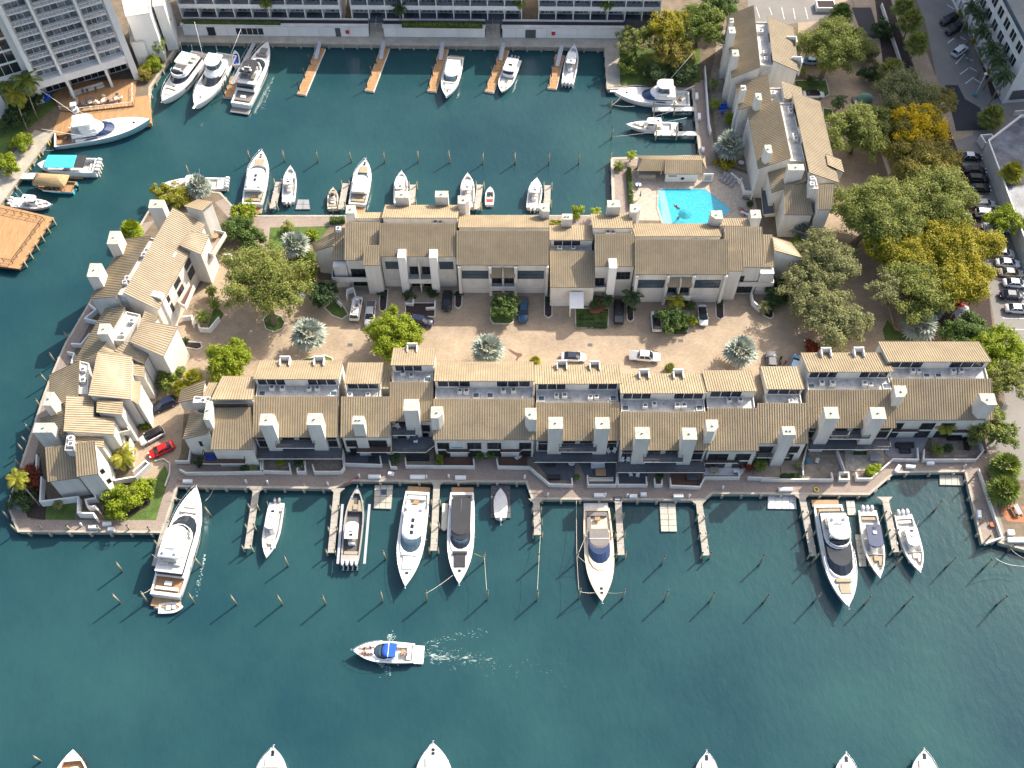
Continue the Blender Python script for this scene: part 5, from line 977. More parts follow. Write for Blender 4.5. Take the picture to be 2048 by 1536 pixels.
def console_boat(label, tile, bow, stern, B, n=3, hull='gel', top='gel', topx=(.33, .62), motor='white', seats='cushion', floor='nonskid', flip=False, ttop=True, stripe='gel', bowpad=True, fb=(1.55, 1.0), extra=None, tw=.66, name='console_boat'):
    b = Boat(label, 'boat', tile, bow, stern, B, fb, name=name, hullm=hull, stripe=stripe); L = b.L; b.hull(); zf = .55
    b.deck(((.08, .66, zf, .26), (.665, .9, zf + .35, .24)), 'gel' if hull in ('gel', 'gel_navy', 'gel_aqua') else hull, floor)
    cx0, cx1 = topx[0] * L, topx[1] * L; cw = B * .34
    b.cab('console', cx0 + (cx1 - cx0) * .35, cx1 + .35, cw, zf, zf + 1.15, 'gel', .35, 0, .85, .35); b.cab('windshield', cx0 + (cx1 - cx0) * .5, cx1 - .05, cw * .86, zf + 1.15, zf + 1.75, 'glass', .3, 0, .9, .3)
    b.box('helm_seat', cx0 - .1, cx0 + .65, -cw * .55, cw * .55, zf, zf + .95, seats); b.box('leaning_post', cx0 - .55, cx0 - .12, -cw * .5, cw * .5, zf, zf + .8, 'gel')
    b.box('transom_seat', .09 * L, .09 * L + .6, -B * .34, B * .34, zf, zf + .5, seats)
    if bowpad:
        for sg in (1, -1): b.box('bow_cushion', .67 * L, .82 * L, sg * B * .12 if sg > 0 else -B * .36, B * .36 if sg > 0 else -B * .12, zf + .35, zf + .72, seats)
        b.box('coffin_box', .68 * L, .74 * L + .2, -B * .11, B * .11, zf + .35, zf + .95, seats)
    if ttop:
        o = b.cab('hardtop', cx0 - .2, cx1 + .3, B * tw, zf + 2.1, zf + 2.22, top, .1, .05, .96, .3); b.tubes('top_frame', [[(x, y * sg, zf), (x + .15, y * sg * 1.15, zf + 2.1)] for x in (cx0 + .2, cx1 - .1) for y in (cw * .62,) for sg in (1, -1)], .045)
        b.box('top_hatch', cx0 + .3, cx0 + .75, -.3, .3, zf + 2.225, zf + 2.26, 'glass'); b.antennae([((cx0, B * .25, zf + 2.2), 2.0), ((cx0, -B * .25, zf + 2.2), 2.0)]); b.box('radar', cx0 + 1.1, cx0 + 1.6, -.32, .32, zf + 2.225, zf + 2.42, 'white')
    b.box('anchor_locker', .915 * L, .95 * L, -.16, .16, b.sheer(.93) + .06, b.sheer(.93) + .10, 'nonskid'); b.box('bow_roller', L * .985, L + .18, -.07, .07, b.sheer(1) - .02, b.sheer(1) + .1, 'steel')
    b.motors(n, motor); b.box('motor_bracket', -.06, .06 * L, -B * .3, B * .3, .35, .62, 'gel'); b.tubes('cleat', [[(u * L - .12, b.hb(u) * sg - .15 * sg, b.sheer(u) + .12), (u * L + .12, b.hb(u) * sg - .15 * sg, b.sheer(u) + .12)] for u in (.1, .5, .85) for sg in (1, -1)], .03)
    return b
def cruiser(label, tile, bow, stern, B, fb=(2.0, 1.5), hull='gel', topm='gel', glass='glass', topx=(.2, .55), pad='cushion', platform=True, sun=3, dome=True, arch=True, name='cabin_cruiser', fwdglass=True, tender=None, deckm='gel', rail=True, hatch=2, open_top=None, cockm='teak', zoff=0):
    b = Boat(label, 'boat', tile, bow, stern, B, fb, name=name, hullm=hull); L = b.L; b.hull(); zc = fb[1] - .35; zs = b.sheer(.4)
    b.deck(((.03, topx[0] + .1, zc, .3),), deckm, 'nonskid' if deckm == 'gel' else deckm); x0, x1 = topx[0] * L, topx[1] * L
    b.cab('cabin_base', x0 + .4, x1 + .26 * L, B * .80, zs - .05, zs + .42, deckm, .9, 0, .92, .75); b.cab('window_band', x0 + .5, x1 + .14 * L, B * .745, zs + .42, zs + 1.05, glass, 1.35, 0, .93, .6)
    b.cab('cabin_side', x0, x1 - .1, B * .77, zs + .42, zs + .8, deckm, .5, 0, .97, .2)
    if open_top is None:
        b.cab('hardtop', x0 - .3, x1 + .35, B * .72, zs + 1.05, zs + 1.25, topm, .35, .1, .95, .35)
        for k in range(sun): b.box('sunroof_panel', x0 + (x1 - x0) * (.38 + .2 * k), x0 + (x1 - x0) * (.52 + .2 * k), -.3, .3, zs + 1.255, zs + 1.28, 'glass')
        b.tubes('roof_seam', [[(x0 - .1, 0, zs + 1.26), (x0 + (x1 - x0) * .34, 0, zs + 1.26)]], .02, 'grey_mid')
    else:
        b.cab('canopy', x0 - .1, x1 - .1, B * .66, zs + 1.05, zs + 1.2, open_top, .35, .1, .94, .35); b.tubes('canopy_bow', [[(x0 + (x1 - x0) * .5, -B * .34, zs + .6), (x0 + (x1 - x0) * .5, -B * .33, zs + 1.24), (x0 + (x1 - x0) * .5, B * .33, zs + 1.24), (x0 + (x1 - x0) * .5, B * .34, zs + .6)]], .05, 'white')
    if fwdglass: b.cab('windscreen', x1 + .1, x1 + .12 * L, B * .66, zs + .5, zs + .98, 'glass_blue', .8, 0, .8, .55)
    zf = b.sheer(.78); b.box('sun_pad', .70 * L, .83 * L, -B * .2, B * .2, b.sheer(.72) + .08, b.sheer(.8) + .26, pad); b.box('foredeck_seat', .665 * L, .695 * L, -B * .26, B * .26, b.sheer(.68) + .05, b.sheer(.7) + .5, pad)
    for k in range(hatch): b.box('deck_hatch', (.855 + .045 * k) * L, (.855 + .045 * k) * L + .42, -.24, .24, b.sheer(.87) + .1, b.sheer(.88) + .17, 'glass')
    b.box('cockpit_sofa', .05 * L, .05 * L + .7, -B * .33, B * .33, zc, zc + .6, pad); b.box('cockpit_table', .05 * L + .9, .05 * L + 1.6, -.45, .45, zc + .4, zc + .7, 'teak'); b.box('side_sofa', .05 * L + .8, x0 - .1, -B * .36, -B * .22, zc, zc + .55, pad)
    if platform: b.cab('swim_platform', -1.5, .25, B * .84, .32, .5, 'gel', 0, 0, 1, .1, mt=cockm)
    if dome: b.domes([(x0 + .5, B * .26, zs + 1.25), (x0 + .5, -B * .26, zs + 1.25)], .33); b.box('radar_arch', x0 - .2, x0 + .2, -B * .36, B * .36, zs + 1.25, zs + 1.36, 'gel')
    if rail: b.rail(.5)
    b.tubes('anchor', [[(L - .3, 0, b.sheer(1) + .12), (L + .35, 0, b.sheer(1) + .02)], [(L + .3, -.18, b.sheer(1)), (L + .3, .18, b.sheer(1))]], .06)
    for sg in (1, -1):
        mb = MB(); R_ = []
        for u in (.36, .42, .5, .58, .64): R_.append([(u * L, (b.hb(u) * .985 + .012) * sg, b.sheer(u) * (.80 if .38 < u < .62 else .72)), (u * L, (b.hb(u) * .975 + .012) * sg, b.sheer(u) * (.58 if .38 < u < .62 else .68))])
        mb.loft(R_, 0, False, False); mb.build('hull_window', 'glass', b.t)
        b.tubes('fender', [[(u * L, (b.hb(u) + .16) * sg, b.sheer(u) - .2), (u * L, (b.hb(u) + .16) * sg, b.sheer(u) - .75)] for u in (.25, .5)], .13, 'grey_dark') if sg > 0 else None
    return b
def flybridge(label, tile, bow, stern, B, fb=(2.6, 1.8), hull='gel', top='gel', seat='cushion', aft='teak', name='motor_yacht', topx=(.14, .58), flyx=(.16, .5), hard=True, deckm='gel', bimini=None, tender=False, mast=True, foot=.93, rnd=.6):
    b = Boat(label, 'yacht', tile, bow, stern, B, fb, name=name, hullm=hull, p=2.9, st=.9); L = b.L; b.hull(); zs = b.sheer(.4); zc = fb[1] - .3
    b.deck(((.03, topx[0] + .02, zc, .3),), deckm, aft); x0, x1 = topx[0] * L, topx[1] * L
    b.cab('saloon', x0, x1 + .16 * L, B * .84, zs - .1, zs + .65, deckm, .8, 0, .96, rnd); b.cab('saloon_windows', x0 + .1, x1 + .10 * L, B * .80, zs + .65, zs + 1.45, 'glass', 1.5, 0, .95, rnd)
    f0, f1 = flyx[0] * L, flyx[1] * L; b.cab('fly_deck', f0 - .03 * L, f1 + .06 * L, B * .82, zs + 1.45, zs + 1.72, 'gel', .35, 0, .98, .5, mt='nonskid')
    mb = MB(); o = b.outline(f0, f1 + .05 * L, B * .76, .5); wall_run(mb, o[2:-2], zs + 1.73, zs + 2.25, .14); mb.build('fly_coaming', 'gel', b.t); b.cab('fly_windscreen', f1 - .2, f1 + .035 * L, B * .66, zs + 2.0, zs + 2.6, 'glass', .5, 0, .92, .55)
    b.box('fly_sofa', f0 + .6, f0 + 2.4, -B * .33, -B * .1, zs + 1.73, zs + 2.2, seat); b.box('fly_lounge', f0 + .6, f0 + 2.0, B * .04, B * .33, zs + 1.73, zs + 2.15, seat); b.box('helm_console', f1 - 1.1, f1 - .5, -B * .24, B * .1, zs + 1.73, zs + 2.6, 'gel'); b.box('helm_seat', f1 - 1.9, f1 - 1.3, -B * .2, B * .02, zs + 1.73, zs + 2.5, seat)
    if hard: b.cab('hardtop', f0 + (f1 - f0) * .18, f1 + .2, B * .68, zs + 3.35, zs + 3.52, top, .25, .2, .94, .35); b.tubes('top_frame', [[(x, y * B * .33 * 1, zs + 1.75), (x + .2, y * B * .31, zs + 3.36)] for x in (f0 + (f1 - f0) * .3, f1 - .7) for y in (1, -1)], .07, 'gel'); zt = zs + 3.52
    else: zt = zs + 2.2; b.box('radar_arch', f0 + .2, f0 + .7, -B * .38, B * .38, zs + 2.6, zs + 2.8, 'gel'); b.tubes('arch_leg', [[(f0 + .4, y * B * .37, zs + 1.7), (f0 + .45, y * B * .37, zs + 2.65)] for y in (1, -1)], .1, 'gel'); zt = zs + 2.8
    if bimini: b.cab('bimini', f0 + (f1 - f0) * .2, f0 + (f1 - f0) * .75, B * .62, zs + 3.3, zs + 3.42, bimini, .2, .2, .9, .15)
    b.domes([(f0 + (f1 - f0) * .3, B * .18, zt), (f0 + (f1 - f0) * .3, -B * .18, zt)], .32); b.box('radar', f0 + (f1 - f0) * .42, f0 + (f1 - f0) * .42 + .22, -.8, .8, zt + .2, zt + .35, 'white')
    if mast: b.antennae([((f0 + .8, B * .28, zt), 3.0), ((f0 + .8, -B * .28, zt), 3.0)])
    b.box('aft_sofa', .045 * L, .045 * L + .6, -B * .34, B * .34, zc, zc + .55, seat); b.box('aft_table', .045 * L + .8, .045 * L + 1.5, -.6, .6, zc + .4, zc + .68, 'white'); b.cab('swim_platform', -1.5, .2, B * .86, .35, .55, 'gel', 0, 0, 1, .1, mt=aft)
    b.box('foredeck_seat', .74 * L, .775 * L, -B * .24, B * .24, b.sheer(.75) + .05, b.sheer(.76) + .5, seat); b.box('sun_pad', .79 * L, .88 * L, -B * .16, B * .16, b.sheer(.82) + .06, b.sheer(.86) + .24, seat); b.box('deck_hatch', .7 * L, .7 * L + .5, -.28, .28, b.sheer(.72) + .09, b.sheer(.72) + .17, 'glass')
    b.rail(.42, h=.8, n=12); b.tubes('anchor', [[(L - .4, 0, b.sheer(1) + .15), (L + .45, 0, b.sheer(1))], [(L + .4, -.2, b.sheer(1) - .05), (L + .4, .2, b.sheer(1) - .05)]], .07)
    for sg in (1, -1):
        mb = MB(); R_ = []
        for u in (.3, .36, .45, .55, .66): R_.append([(u * L, (b.hb(u) * .985 + .015) * sg, b.sheer(u) * .80), (u * L, (b.hb(u) * .975 + .015) * sg, b.sheer(u) * (.60 if u > .32 else .72))])
        mb.loft(R_, 0, False, False); mb.build('hull_window', 'glass', b.t)
    return b
def sportfish(label, tile, bow, stern, B, hull='gel', fb=(2.6, 1.15), tower=True, deckm='gel', glass='glass', name='sport_fishing_boat'):
    b = Boat(label, 'yacht', tile, bow, stern, B, fb, name=name, hullm=hull, stripe='teak' if hull != 'gel' else 'gel', p=2.8, st=.9); L = b.L; b.hull(boot='gel_navy'); zs = b.sheer(.35); b.deck(((.02, .22, .5, .32),), deckm, 'teak' if hull != 'gel' else 'nonskid')
    b.cab('saloon', .22 * L, .64 * L, B * .82, zs - .1, zs + .55, 'gel', .4, 0, .95, .7); b.cab('windshield', .30 * L, .635 * L, B * .80, zs + .55, zs + 1.25, glass, 1.6, 0, .88, .7); b.cab('saloon_roof', .20 * L, .55 * L, B * .78, zs + .9, zs + 1.5, 'gel', .6, 0, .94, .6)
    b.cab('bridge_front', .30 * L, .53 * L, B * .66, zs + 1.5, zs + 2.2, 'gel', .7, 0, .92, .6); b.cab('bridge_deck', .20 * L, .34 * L, B * .72, zs + 1.5, zs + 1.62, 'nonskid', 0, 0, 1, .1); b.box('helm_seat', .27 * L, .27 * L + .7, -.9, .9, zs + 1.62, zs + 2.4, 'cushion')
    b.cab('enclosure', .29 * L, .45 * L, B * .58, zs + 2.2, zs + 3.3, 'glass_blue' if not tower else 'gel', .35, 0, .94, .45); b.cab('hardtop', .24 * L, .46 * L, B * .64, zs + 3.6, zs + 3.75, 'gel', .2, .1, .95, .4); b.tubes('top_frame', [[(x * L, y * B * .28, zs + 1.6), (x * L, y * B * .27, zs + 3.62)] for x in (.255, .44) for y in (1, -1)], .05)
    if tower:
        b.tubes('tuna_tower', [[(x * L, y * B * .30, zs + 1.5), (.33 * L, y * .55, zs + 6.6)] for x in (.24, .42) for y in (1, -1)] + [[(.24 * L + .09 * L * f, -B * .3 + (B * .3 - .55) * f, zs + 1.5 + 5.1 * f), (.24 * L + .09 * L * f, B * .3 - (B * .3 - .55) * f, zs + 1.5 + 5.1 * f)] for f in (.5, .75)], .05, 'white'); b.box('tower_station', .33 * L - .6, .33 * L + .6, -.6, .6, zs + 6.3, zs + 6.45, 'gel'); b.box('tower_console', .33 * L + .1, .33 * L + .5, -.4, .4, zs + 6.45, zs + 7.2, 'gel'); b.box('tower_top', .33 * L - .6, .33 * L + .6, -.6, .6, zs + 8.2, zs + 8.3, 'gel'); b.tubes('tower_frame', [[(.33 * L + x, y, zs + 6.4), (.33 * L + x, y, zs + 8.2)] for x in (-.5, .5) for y in (-.5, .5)], .04, 'white')
    for sg in (1, -1): b.tubes('outrigger', [[(.34 * L, sg * B * .42, zs + 1.2), (.02 * L, sg * B * 1.0, zs + 8.0)]], .045, 'white')
    b.box('fighting_chair', .1 * L, .1 * L + .6, -.35, .35, .5, 1.15, 'teak'); b.box('mezzanine', .17 * L, .218 * L, -B * .3, B * .3, .5, 1.0, 'cushion'); b.box('deck_hatch', .82 * L, .82 * L + .5, -.25, .25, b.sheer(.82) + .09, b.sheer(.82) + .17, 'glass')
    for sg in (1, -1): mb = MB(); mb.add([(.30 * L, sg * B * .418, zs + .02), (.46 * L, sg * B * .418, zs + .10), (.44 * L, sg * B * .41, zs + .42), (.34 * L, sg * B * .412, zs + .36)], [(0, 1, 2, 3)]); mb.build('side_window', glass, b.t)
    if hull == 'gel': b.rail(.55); b.box('bow_pulpit', L * .97, L + .9, -.25, .25, b.sheer(1) - .02, b.sheer(1) + .1, 'gel')
    b.antennae([((.3 * L, B * .2, zs + 3.7), 2.5)]); return b

# ---- upper left and hotel quay
b = flybridge('cream motor yacht with folded bimini, moored nearest the hotel wing', 'A1', (1185, 738), (1470, 395), 5.0, (2.5, 1.8), flyx=(.2, .56), hard=False, bimini='cushion', seat='cushion', deckm='gel')
b = sportfish('tall white sport yacht with enclosed bridge and broad blank foredeck', 'A1', (1425, 775), (1660, 400), 5.4, tower=False)
b = flybridge('modern grey-decked yacht moored stern-out beside the hotel quay', 'A1', (1960, 300), (1760, 770), 4.9, (2.6, 1.7), seat='cushion_grey', aft='cushion_grey', deckm='gel', top='canvas_dark', topx=(.2, .6), flyx=(.26, .52))
b = sportfish('large aqua-hulled sport fishing yacht with tall white tower and outriggers', 'A1', (1095, 870), (400, 1020), 5.6, 'gel_aqua', (2.7, 1.3), True, 'gel', 'gel_navy')
b = Boat('blue tender stowed beside the tall white sport yacht', 'dinghy', 'A1', (1720, 375), (1735, 490), 1.7, (.9, .8), name='dinghy'); b.hull(10); b.deck(((.1, .75, .4, .25),), 'gel', 'canvas_blue'); b.t.location.z += .3
# catamaran tour boat
b = Boat('white tour catamaran with turquoise canopy and four large outboards', 'boat', 'H1', (475, 1075), (1240, 1110), 4.2, (2.1, 1.8), name='catamaran', p=4.0, st=.97); b.hull(); b.deck(((.05, .86, .6, .3),)); L = b.L
b.cab('canopy', .33 * L, .83 * L, 3.5, 2.9, 3.02, 'canvas_cyan', 0, 0, 1, .05); b.cab('dark_canopy', .16 * L, .327 * L, 3.4, 2.9, 3.0, 'canvas_dark', 0, 0, 1, .03); b.tubes('top_frame', [[(x * L, y, .6), (x * L, y, 2.92)] for x in (.18, .34, .6, .82) for y in (-1.6, 1.6)], .05); b.box('console', .45 * L, .55 * L, -.7, .7, .6, 1.8, 'gel'); b.motors(4, gap=.85, sc=1.15)
for k in (-1, 1): b.box('bench', .58 * L, .8 * L, k * 1.5 if k < 0 else .9, -.9 if k < 0 else 1.5, .6, 1.05, 'cushion')
b.box('stern_seat', .07 * L, .14 * L, -1.5, 1.5, .6, 1.1, 'cushion')
def text_part(b, txt, x, y, z, size, rz, m, name='lettering'):
    c = bpy.data.curves.new(name, 'FONT'); c.body = txt; c.size = size; c.extrude = .004; o = bpy.data.objects.new('tmp', c); COL.objects.link(o); bpy.context.view_layer.update()
    me = bpy.data.meshes.new_from_object(o.evaluated_get(bpy.context.evaluated_depsgraph_get())); bpy.data.objects.remove(o); me.materials.clear(); me.materials.append(MT[m])
    q = bpy.data.objects.new(name, me); COL.objects.link(q); q.parent = b.t; q.location = (x, y, z); q.rotation_euler = (R(84), 0, rz); return q
text_part(b, '007', .80 * L, 2.08, .75, 1.0, math.pi, 'black')
# thatched boat
b = Boat('round-ended tiki boat with straw thatched roof and aqua hull', 'boat', 'H1', (425, 1330), (965, 1380), 3.0, (1.0, .9), name='tiki_boat', p=3.5, st=.98, hullm='canvas_cyan', stripe='white'); b.hull(); b.deck(((.04, .9, .45, .2),), 'teak', 'teak'); L = b.L
mb = MB(); a = b.outline(.12 * L, .92 * L, 3.3, .1); c = b.outline(.3 * L, .74 * L, .5, .1); mb.loft([[(p[0], p[1], 2.5) for p in a], [(p[0], p[1], 2.7) for p in a], [(p[0], p[1], 3.6) for p in c]], 0, True); mb.build('thatch_roof', 'thatch', b.t)
b.tubes('post', [[(x * L, y, .45), (x * L, y, 2.6)] for x in (.2, .5, .84) for y in (-1.15, 1.15)], .07, 'teak'); b.box('bar_counter', .35 * L, .7 * L, -.5, .5, .45, 1.4, 'teak'); b.motors(1, 'black'); b.tubes('paddle_board', [[(.3 * L, 1.62, 1.0), (.7 * L, 1.62, 1.0)]], .16, 'white')
for k in range(5): b.box('stool', (.3 + .1 * k) * L, (.3 + .1 * k) * L + .3, .75, 1.05, .45, 1.1, 'deck_orange', .05)
console_boat('white twin-cushion console boat by the restaurant pier railing', 'B1', (380, 180), (95, 165), 2.7, 3, fb=(1.3, .9))
# ---- upper basin, hotel docks
cruiser('white hardtop cruiser beside the third orange dock', 'A2', (1435, 705), (1505, 425), 4.2, (2.0, 1.4), sun=0, dome=False, hatch=1)
b = Boat('white power catamaran with cabin top, bow to the water', 'boat', 'A2', (1840, 670), (1935, 440), 3.5, (1.5, 1.2), name='catamaran', p=3.6, st=.97); b.hull(); b.deck(((.5, .93, .7, .25),)); L = b.L; b.cab('cabin', .2 * L, .55 * L, 2.5, 1.2, 2.0, 'gel', .5, 0, .95, .2); b.cab('windshield', .22 * L, .54 * L, 2.4, 2.0, 2.6, 'glass', .6, 0, .9, .2); b.cab('hardtop', .12 * L, .52 * L, 2.7, 2.62, 2.75, 'gel', .1, 0, .96, .15); b.box('roof_hatch', .3 * L, .36 * L, -.45, .45, 2.755, 2.79, 'glass'); b.motors(3, 'grey_mid')
for sg in (-1, 1): b.box('bow_seat', .6 * L, .82 * L, .35 if sg > 0 else -1.15, 1.15 if sg > 0 else -.35, .7, 1.1, 'cushion')
console_boat('long white console boat with quad outboards at the east orange dock', 'A3', (545, 325), (495, 610), 3.1, 4, topx=(.38, .66))
# ---- east basin
sportfish('white convertible sport boat with tower mast, bow out of the east basin', 'A3', (835, 668), (1385, 725), 4.9, 'gel', (2.4, 1.1), False, 'gel', 'gel_navy')
b = console_boat('white console boat with three black outboards in the east basin', 'A3', (925, 908), (1305, 935), 2.9, 3, motor='black', topx=(.36, .6)); b.tubes('outrigger', [[(.5 * b.L, s * 1.1, 2.8), (-.1 * b.L, s * 1.6, 5.4)] for s in (1, -1)], .035, 'white')
# ---- boats behind the courtyard row
console_boat('long white boat half hidden behind the silver palm at the northwest tip', 'A1', (1200, 1340), (1650, 1345), 3.3, 4, fb=(1.6, 1.1), topx=(.4, .62))
cruiser('tall white express yacht with tan sunpad, moored bow-out at the northwest quay', 'A1', (1915, 1100), (1845, 1500), 4.7, (2.3, 1.5), pad='cushion_tan', sun=2, topx=(.2, .6), open_top=None, arch=True)
console_boat('pale console boat with twin outboards beside the grey dock cubes', 'A2', (295, 1212), (282, 1480), 2.9, 2, topx=(.36, .62))
console_boat('small cream boat with tan cover seats, near the blue jet dock', 'A2', (607, 1372), (605, 1530), 2.3, 1, hull='gel_cream', seats='cushion_tan', ttop=False, fb=(1.2, .85), motor='grey_mid')
cruiser('white cruiser with beige roof and teak swim platform behind the courtyard row', 'A2', (845, 1165), (785, 1500), 4.0, (1.9, 1.3), topm='cushion', sun=0, pad='cushion_tan', dome=False)
console_boat('white console boat with dark bow windshield, chimney in front', 'A2', (1108, 1250), (1100, 1490), 3.0, 2, topx=(.3, .66), bowpad=False)
console_boat('white console boat beside the jet boat', 'A2', (1592, 1265), (1590, 1520), 3.0, 2, topx=(.38, .64))
b = Boat('tiny white and red jet boat on its dock', 'jet boat', 'A2', (1757, 1365), (1750, 1500), 1.9, (.9, .75), name='jet_boat'); b.hull(12); b.deck(((.12, .7, .35, .22),), 'gel', 'nonskid'); b.box('seat', .3 * b.L, .42 * b.L, -.6, .6, .35, .8, 'cushion'); b.box('engine_cover', .14 * b.L, .26 * b.L, -.5, .5, .35, .85, 'red'); b.cab('windshield', .5 * b.L, .68 * b.L, 1.3, .8, 1.1, 'glass', .3, 0, .8, .5)
console_boat('white hardtop boat beside the easternmost short pier', 'A3', (270, 1300), (240, 1525), 3.0, 2, topx=(.36, .7), bowpad=False)
# ---- waterfront quay
b = flybridge('largest white motor yacht with covered flybridge, moored at the west end of the waterfront', 'D1', (705, 118), (480, 925), 5.6, (2.8, 1.9), topx=(.16, .62), flyx=(.2, .55), aft='deck_orange'); b.cab('fly_cover', .25 * b.L, .36 * b.L, 2.6, 5.0 - .6, 4.9, 'cushion', .3, .3, .6, .3)
b = Boat('grey inflatable tender crosswise behind the largest motor yacht', 'dinghy', 'D1', (610, 1000), (430, 1015), 1.9, (.7, .6), name='inflatable_tender', hullm='concrete_white', p=3); b.hull(12); b.deck(((.08, .82, .3, .42),), 'concrete_white', 'nonskid'); b.box('seat', .3 * b.L, .5 * b.L, -.4, .4, .3, .75, 'cushion'); b.box('console', .55 * b.L, .68 * b.L, -.3, .3, .3, .95, 'gel'); b.motors(1, 'grey_mid', sc=.8)
console_boat('white console boat with twin grey outboards, stern to the quay beside the first pier', 'D1', (1217, 640), (1295, 245), 3.0, 2, motor='grey_mid', topx=(.18, .52), seats='cushion')
b = console_boat('grey-decked console boat with four outboards raised on a boat lift', 'D1', (1885, 128), (1830, 680), 3.4, 4, hull='gel_grey', topx=(.26, .46), seats='cushion_tan', floor='grey_dark', fb=(1.6, 1.1)); b.t.location.z += .5
cruiser('long white express cruiser with blue windscreen and three roof hatches', 'D2', (622, 850), (715, 165), 4.7, (2.2, 1.6), sun=3, topx=(.2, .52), pad='nonskid', glass='glass_blue', hatch=1)
b = cruiser('white cruiser with charcoal canvas roof and dark foredeck pad', 'D2', (1017, 830), (1040, 170), 4.6, (2.2, 1.6), topm='canvas_dark', sun=0, topx=(.12, .5), pad='canvas_dark', dome=False, hatch=1); o = b.cab('side_float', .1 * b.L, .4 * b.L, 1.0, .3, .75, 'cushion', 0, 0, 1, .5); o.location.y = -b.B / 2 - .6
b = Boat('grey covered dinghy with one outboard on the black float dock', 'dinghy', 'D2', (1320, 140), (1322, 358), 2.4, (1.0, .85), name='dinghy', hullm='concrete_white', p=2.6, st=.8); b.hull(14, boot='concrete_white'); b.deck((), 'concrete_white', 'concrete_white'); b.motors(1, 'concrete_white', sc=.9); b.t.location.z += .35
b = cruiser('beige-decked yacht with brown canopy, lines to pilings on both sides', 'D3', (382, 962), (340, 285), 5.0, (2.3, 1.6), hull='gel_cream', deckm='gel_cream', open_top='cushion_grey', topx=(.26, .47), pad='cushion_grey', dome=False, rail=False, glass='gel_navy', hatch=2, fwdglass=False, cockm='concrete_white')
for ch in list(b.t.children):
    if ch.name.startswith(('sun_pad', 'foredeck_seat')): bpy.data.objects.remove(ch)
flybridge('white flybridge yacht with tan bow cushions, third from the east end of the waterfront', 'D4', (765, 1000), (610, 260), 5.4, (2.5, 1.7), seat='cushion_tan', topx=(.1, .62), flyx=(.16, .42), aft='teak')
console_boat('white bowrider with navy hardtop and three outboards', 'D4', (995, 785), (900, 300), 3.5, 3, top='gel_navy', topx=(.28, .58), seats='cushion_tan', tw=.74, fb=(1.7, 1.2))
console_boat('white open-bow console boat with three outboards, easternmost at the waterfront', 'D4', (1290, 745), (1160, 330), 3.4, 3, topx=(.3, .58), fb=(1.7, 1.2))
# ---- under way
b = cruiser('moving white cruiser with bright blue canopy and people on the bow', 'D2', (240, 1318), (690, 1343), 3.5, (1.6, 1.2), open_top='canvas_blue', topx=(.3, .52), pad='nonskid', dome=False, sun=0, hatch=0, cockm='gel'); MOVING = b
for ch in list(b.t.children):
    if ch.name.startswith(('sun_pad', 'foredeck_seat')): bpy.data.objects.remove(ch)
# ---- bows at the bottom edge
def bow_only(label, bow, dy, **k): return cruiser(label, 'P', bow, (bow[0] + k.pop('dx', 0), bow[1] + dy), k.pop('B', 4.2), k.pop('fb', (1.8, 1.4)), **k)
b = Boat('tug-like boat with tyre fenders at the bottom left edge', 'boat', 'P', (146, 1499), (130, 1660), 6.0, (1.6, 1.1), name='work_boat', p=2.6, hullm='red'); b.hull(); b.deck(((.2, .85, .7, .3),), 'gel', 'deck_orange'); b.cab('cabin', .3 * b.L, .55 * b.L, 2.4, .7, 2.6, 'gel', .3); b.box('locker', .7 * b.L, .78 * b.L, -.9, .2, .7, 1.3, 'white')
for u in (.62, .68, .74, .8, .86, .92):
    for sg in (1, -1):
        mb = MB(); c = Vector((u * b.L, sg * (b.hb(u) + .08), b.sheer(u) - .35)); mb.tube([c + Vector((math.cos(a) * .3, 0, math.sin(a) * .3)) for a in [i * math.pi / 4 for i in range(9)]], .09, 5); mb.build('tyre', 'rubber', b.t)
bow_only('cream console boat bow, second from the left at the bottom edge', (547, 1494), 130, B=5.0, hull='gel', open_top='cushion', dome=False, dx=-12)
bow_only('cream-decked yacht bow in the middle of the bottom edge', (866, 1486), 170, B=6.0, deckm='gel', pad='cushion', dx=4)
bow_only('narrow white bow, right of the middle at the bottom edge', (1413, 1504), 120, B=3.9, dome=False, dx=2); bow_only('blue-shaded white bow near the right of the bottom edge', (1692, 1507), 120, B=3.9, dome=False, dx=4); bow_only('rightmost white bow at the bottom edge', (1848, 1500), 130, B=4.4, dome=False, dx=6)
# boat lift beside the grey console boat
for i, (x0, x1) in enumerate(((1775, 1740), (1972, 1935))):
    a, c = T('D1', x0, 255, .3), T('D1', x1, 690, .3); d = c - a; mb = MB(); n = Vector((-d.y, d.x, 0)).normalized(); mb.obox(a - n * .2, d, n * .4, Vector((0, 0, .3))); t = tag(mb.build('lift_beam', 'alu'), ('left' if i == 0 else 'right') + ' metal beam of the boat lift holding the grey console boat', 'lift beam', 'boat lift beams')
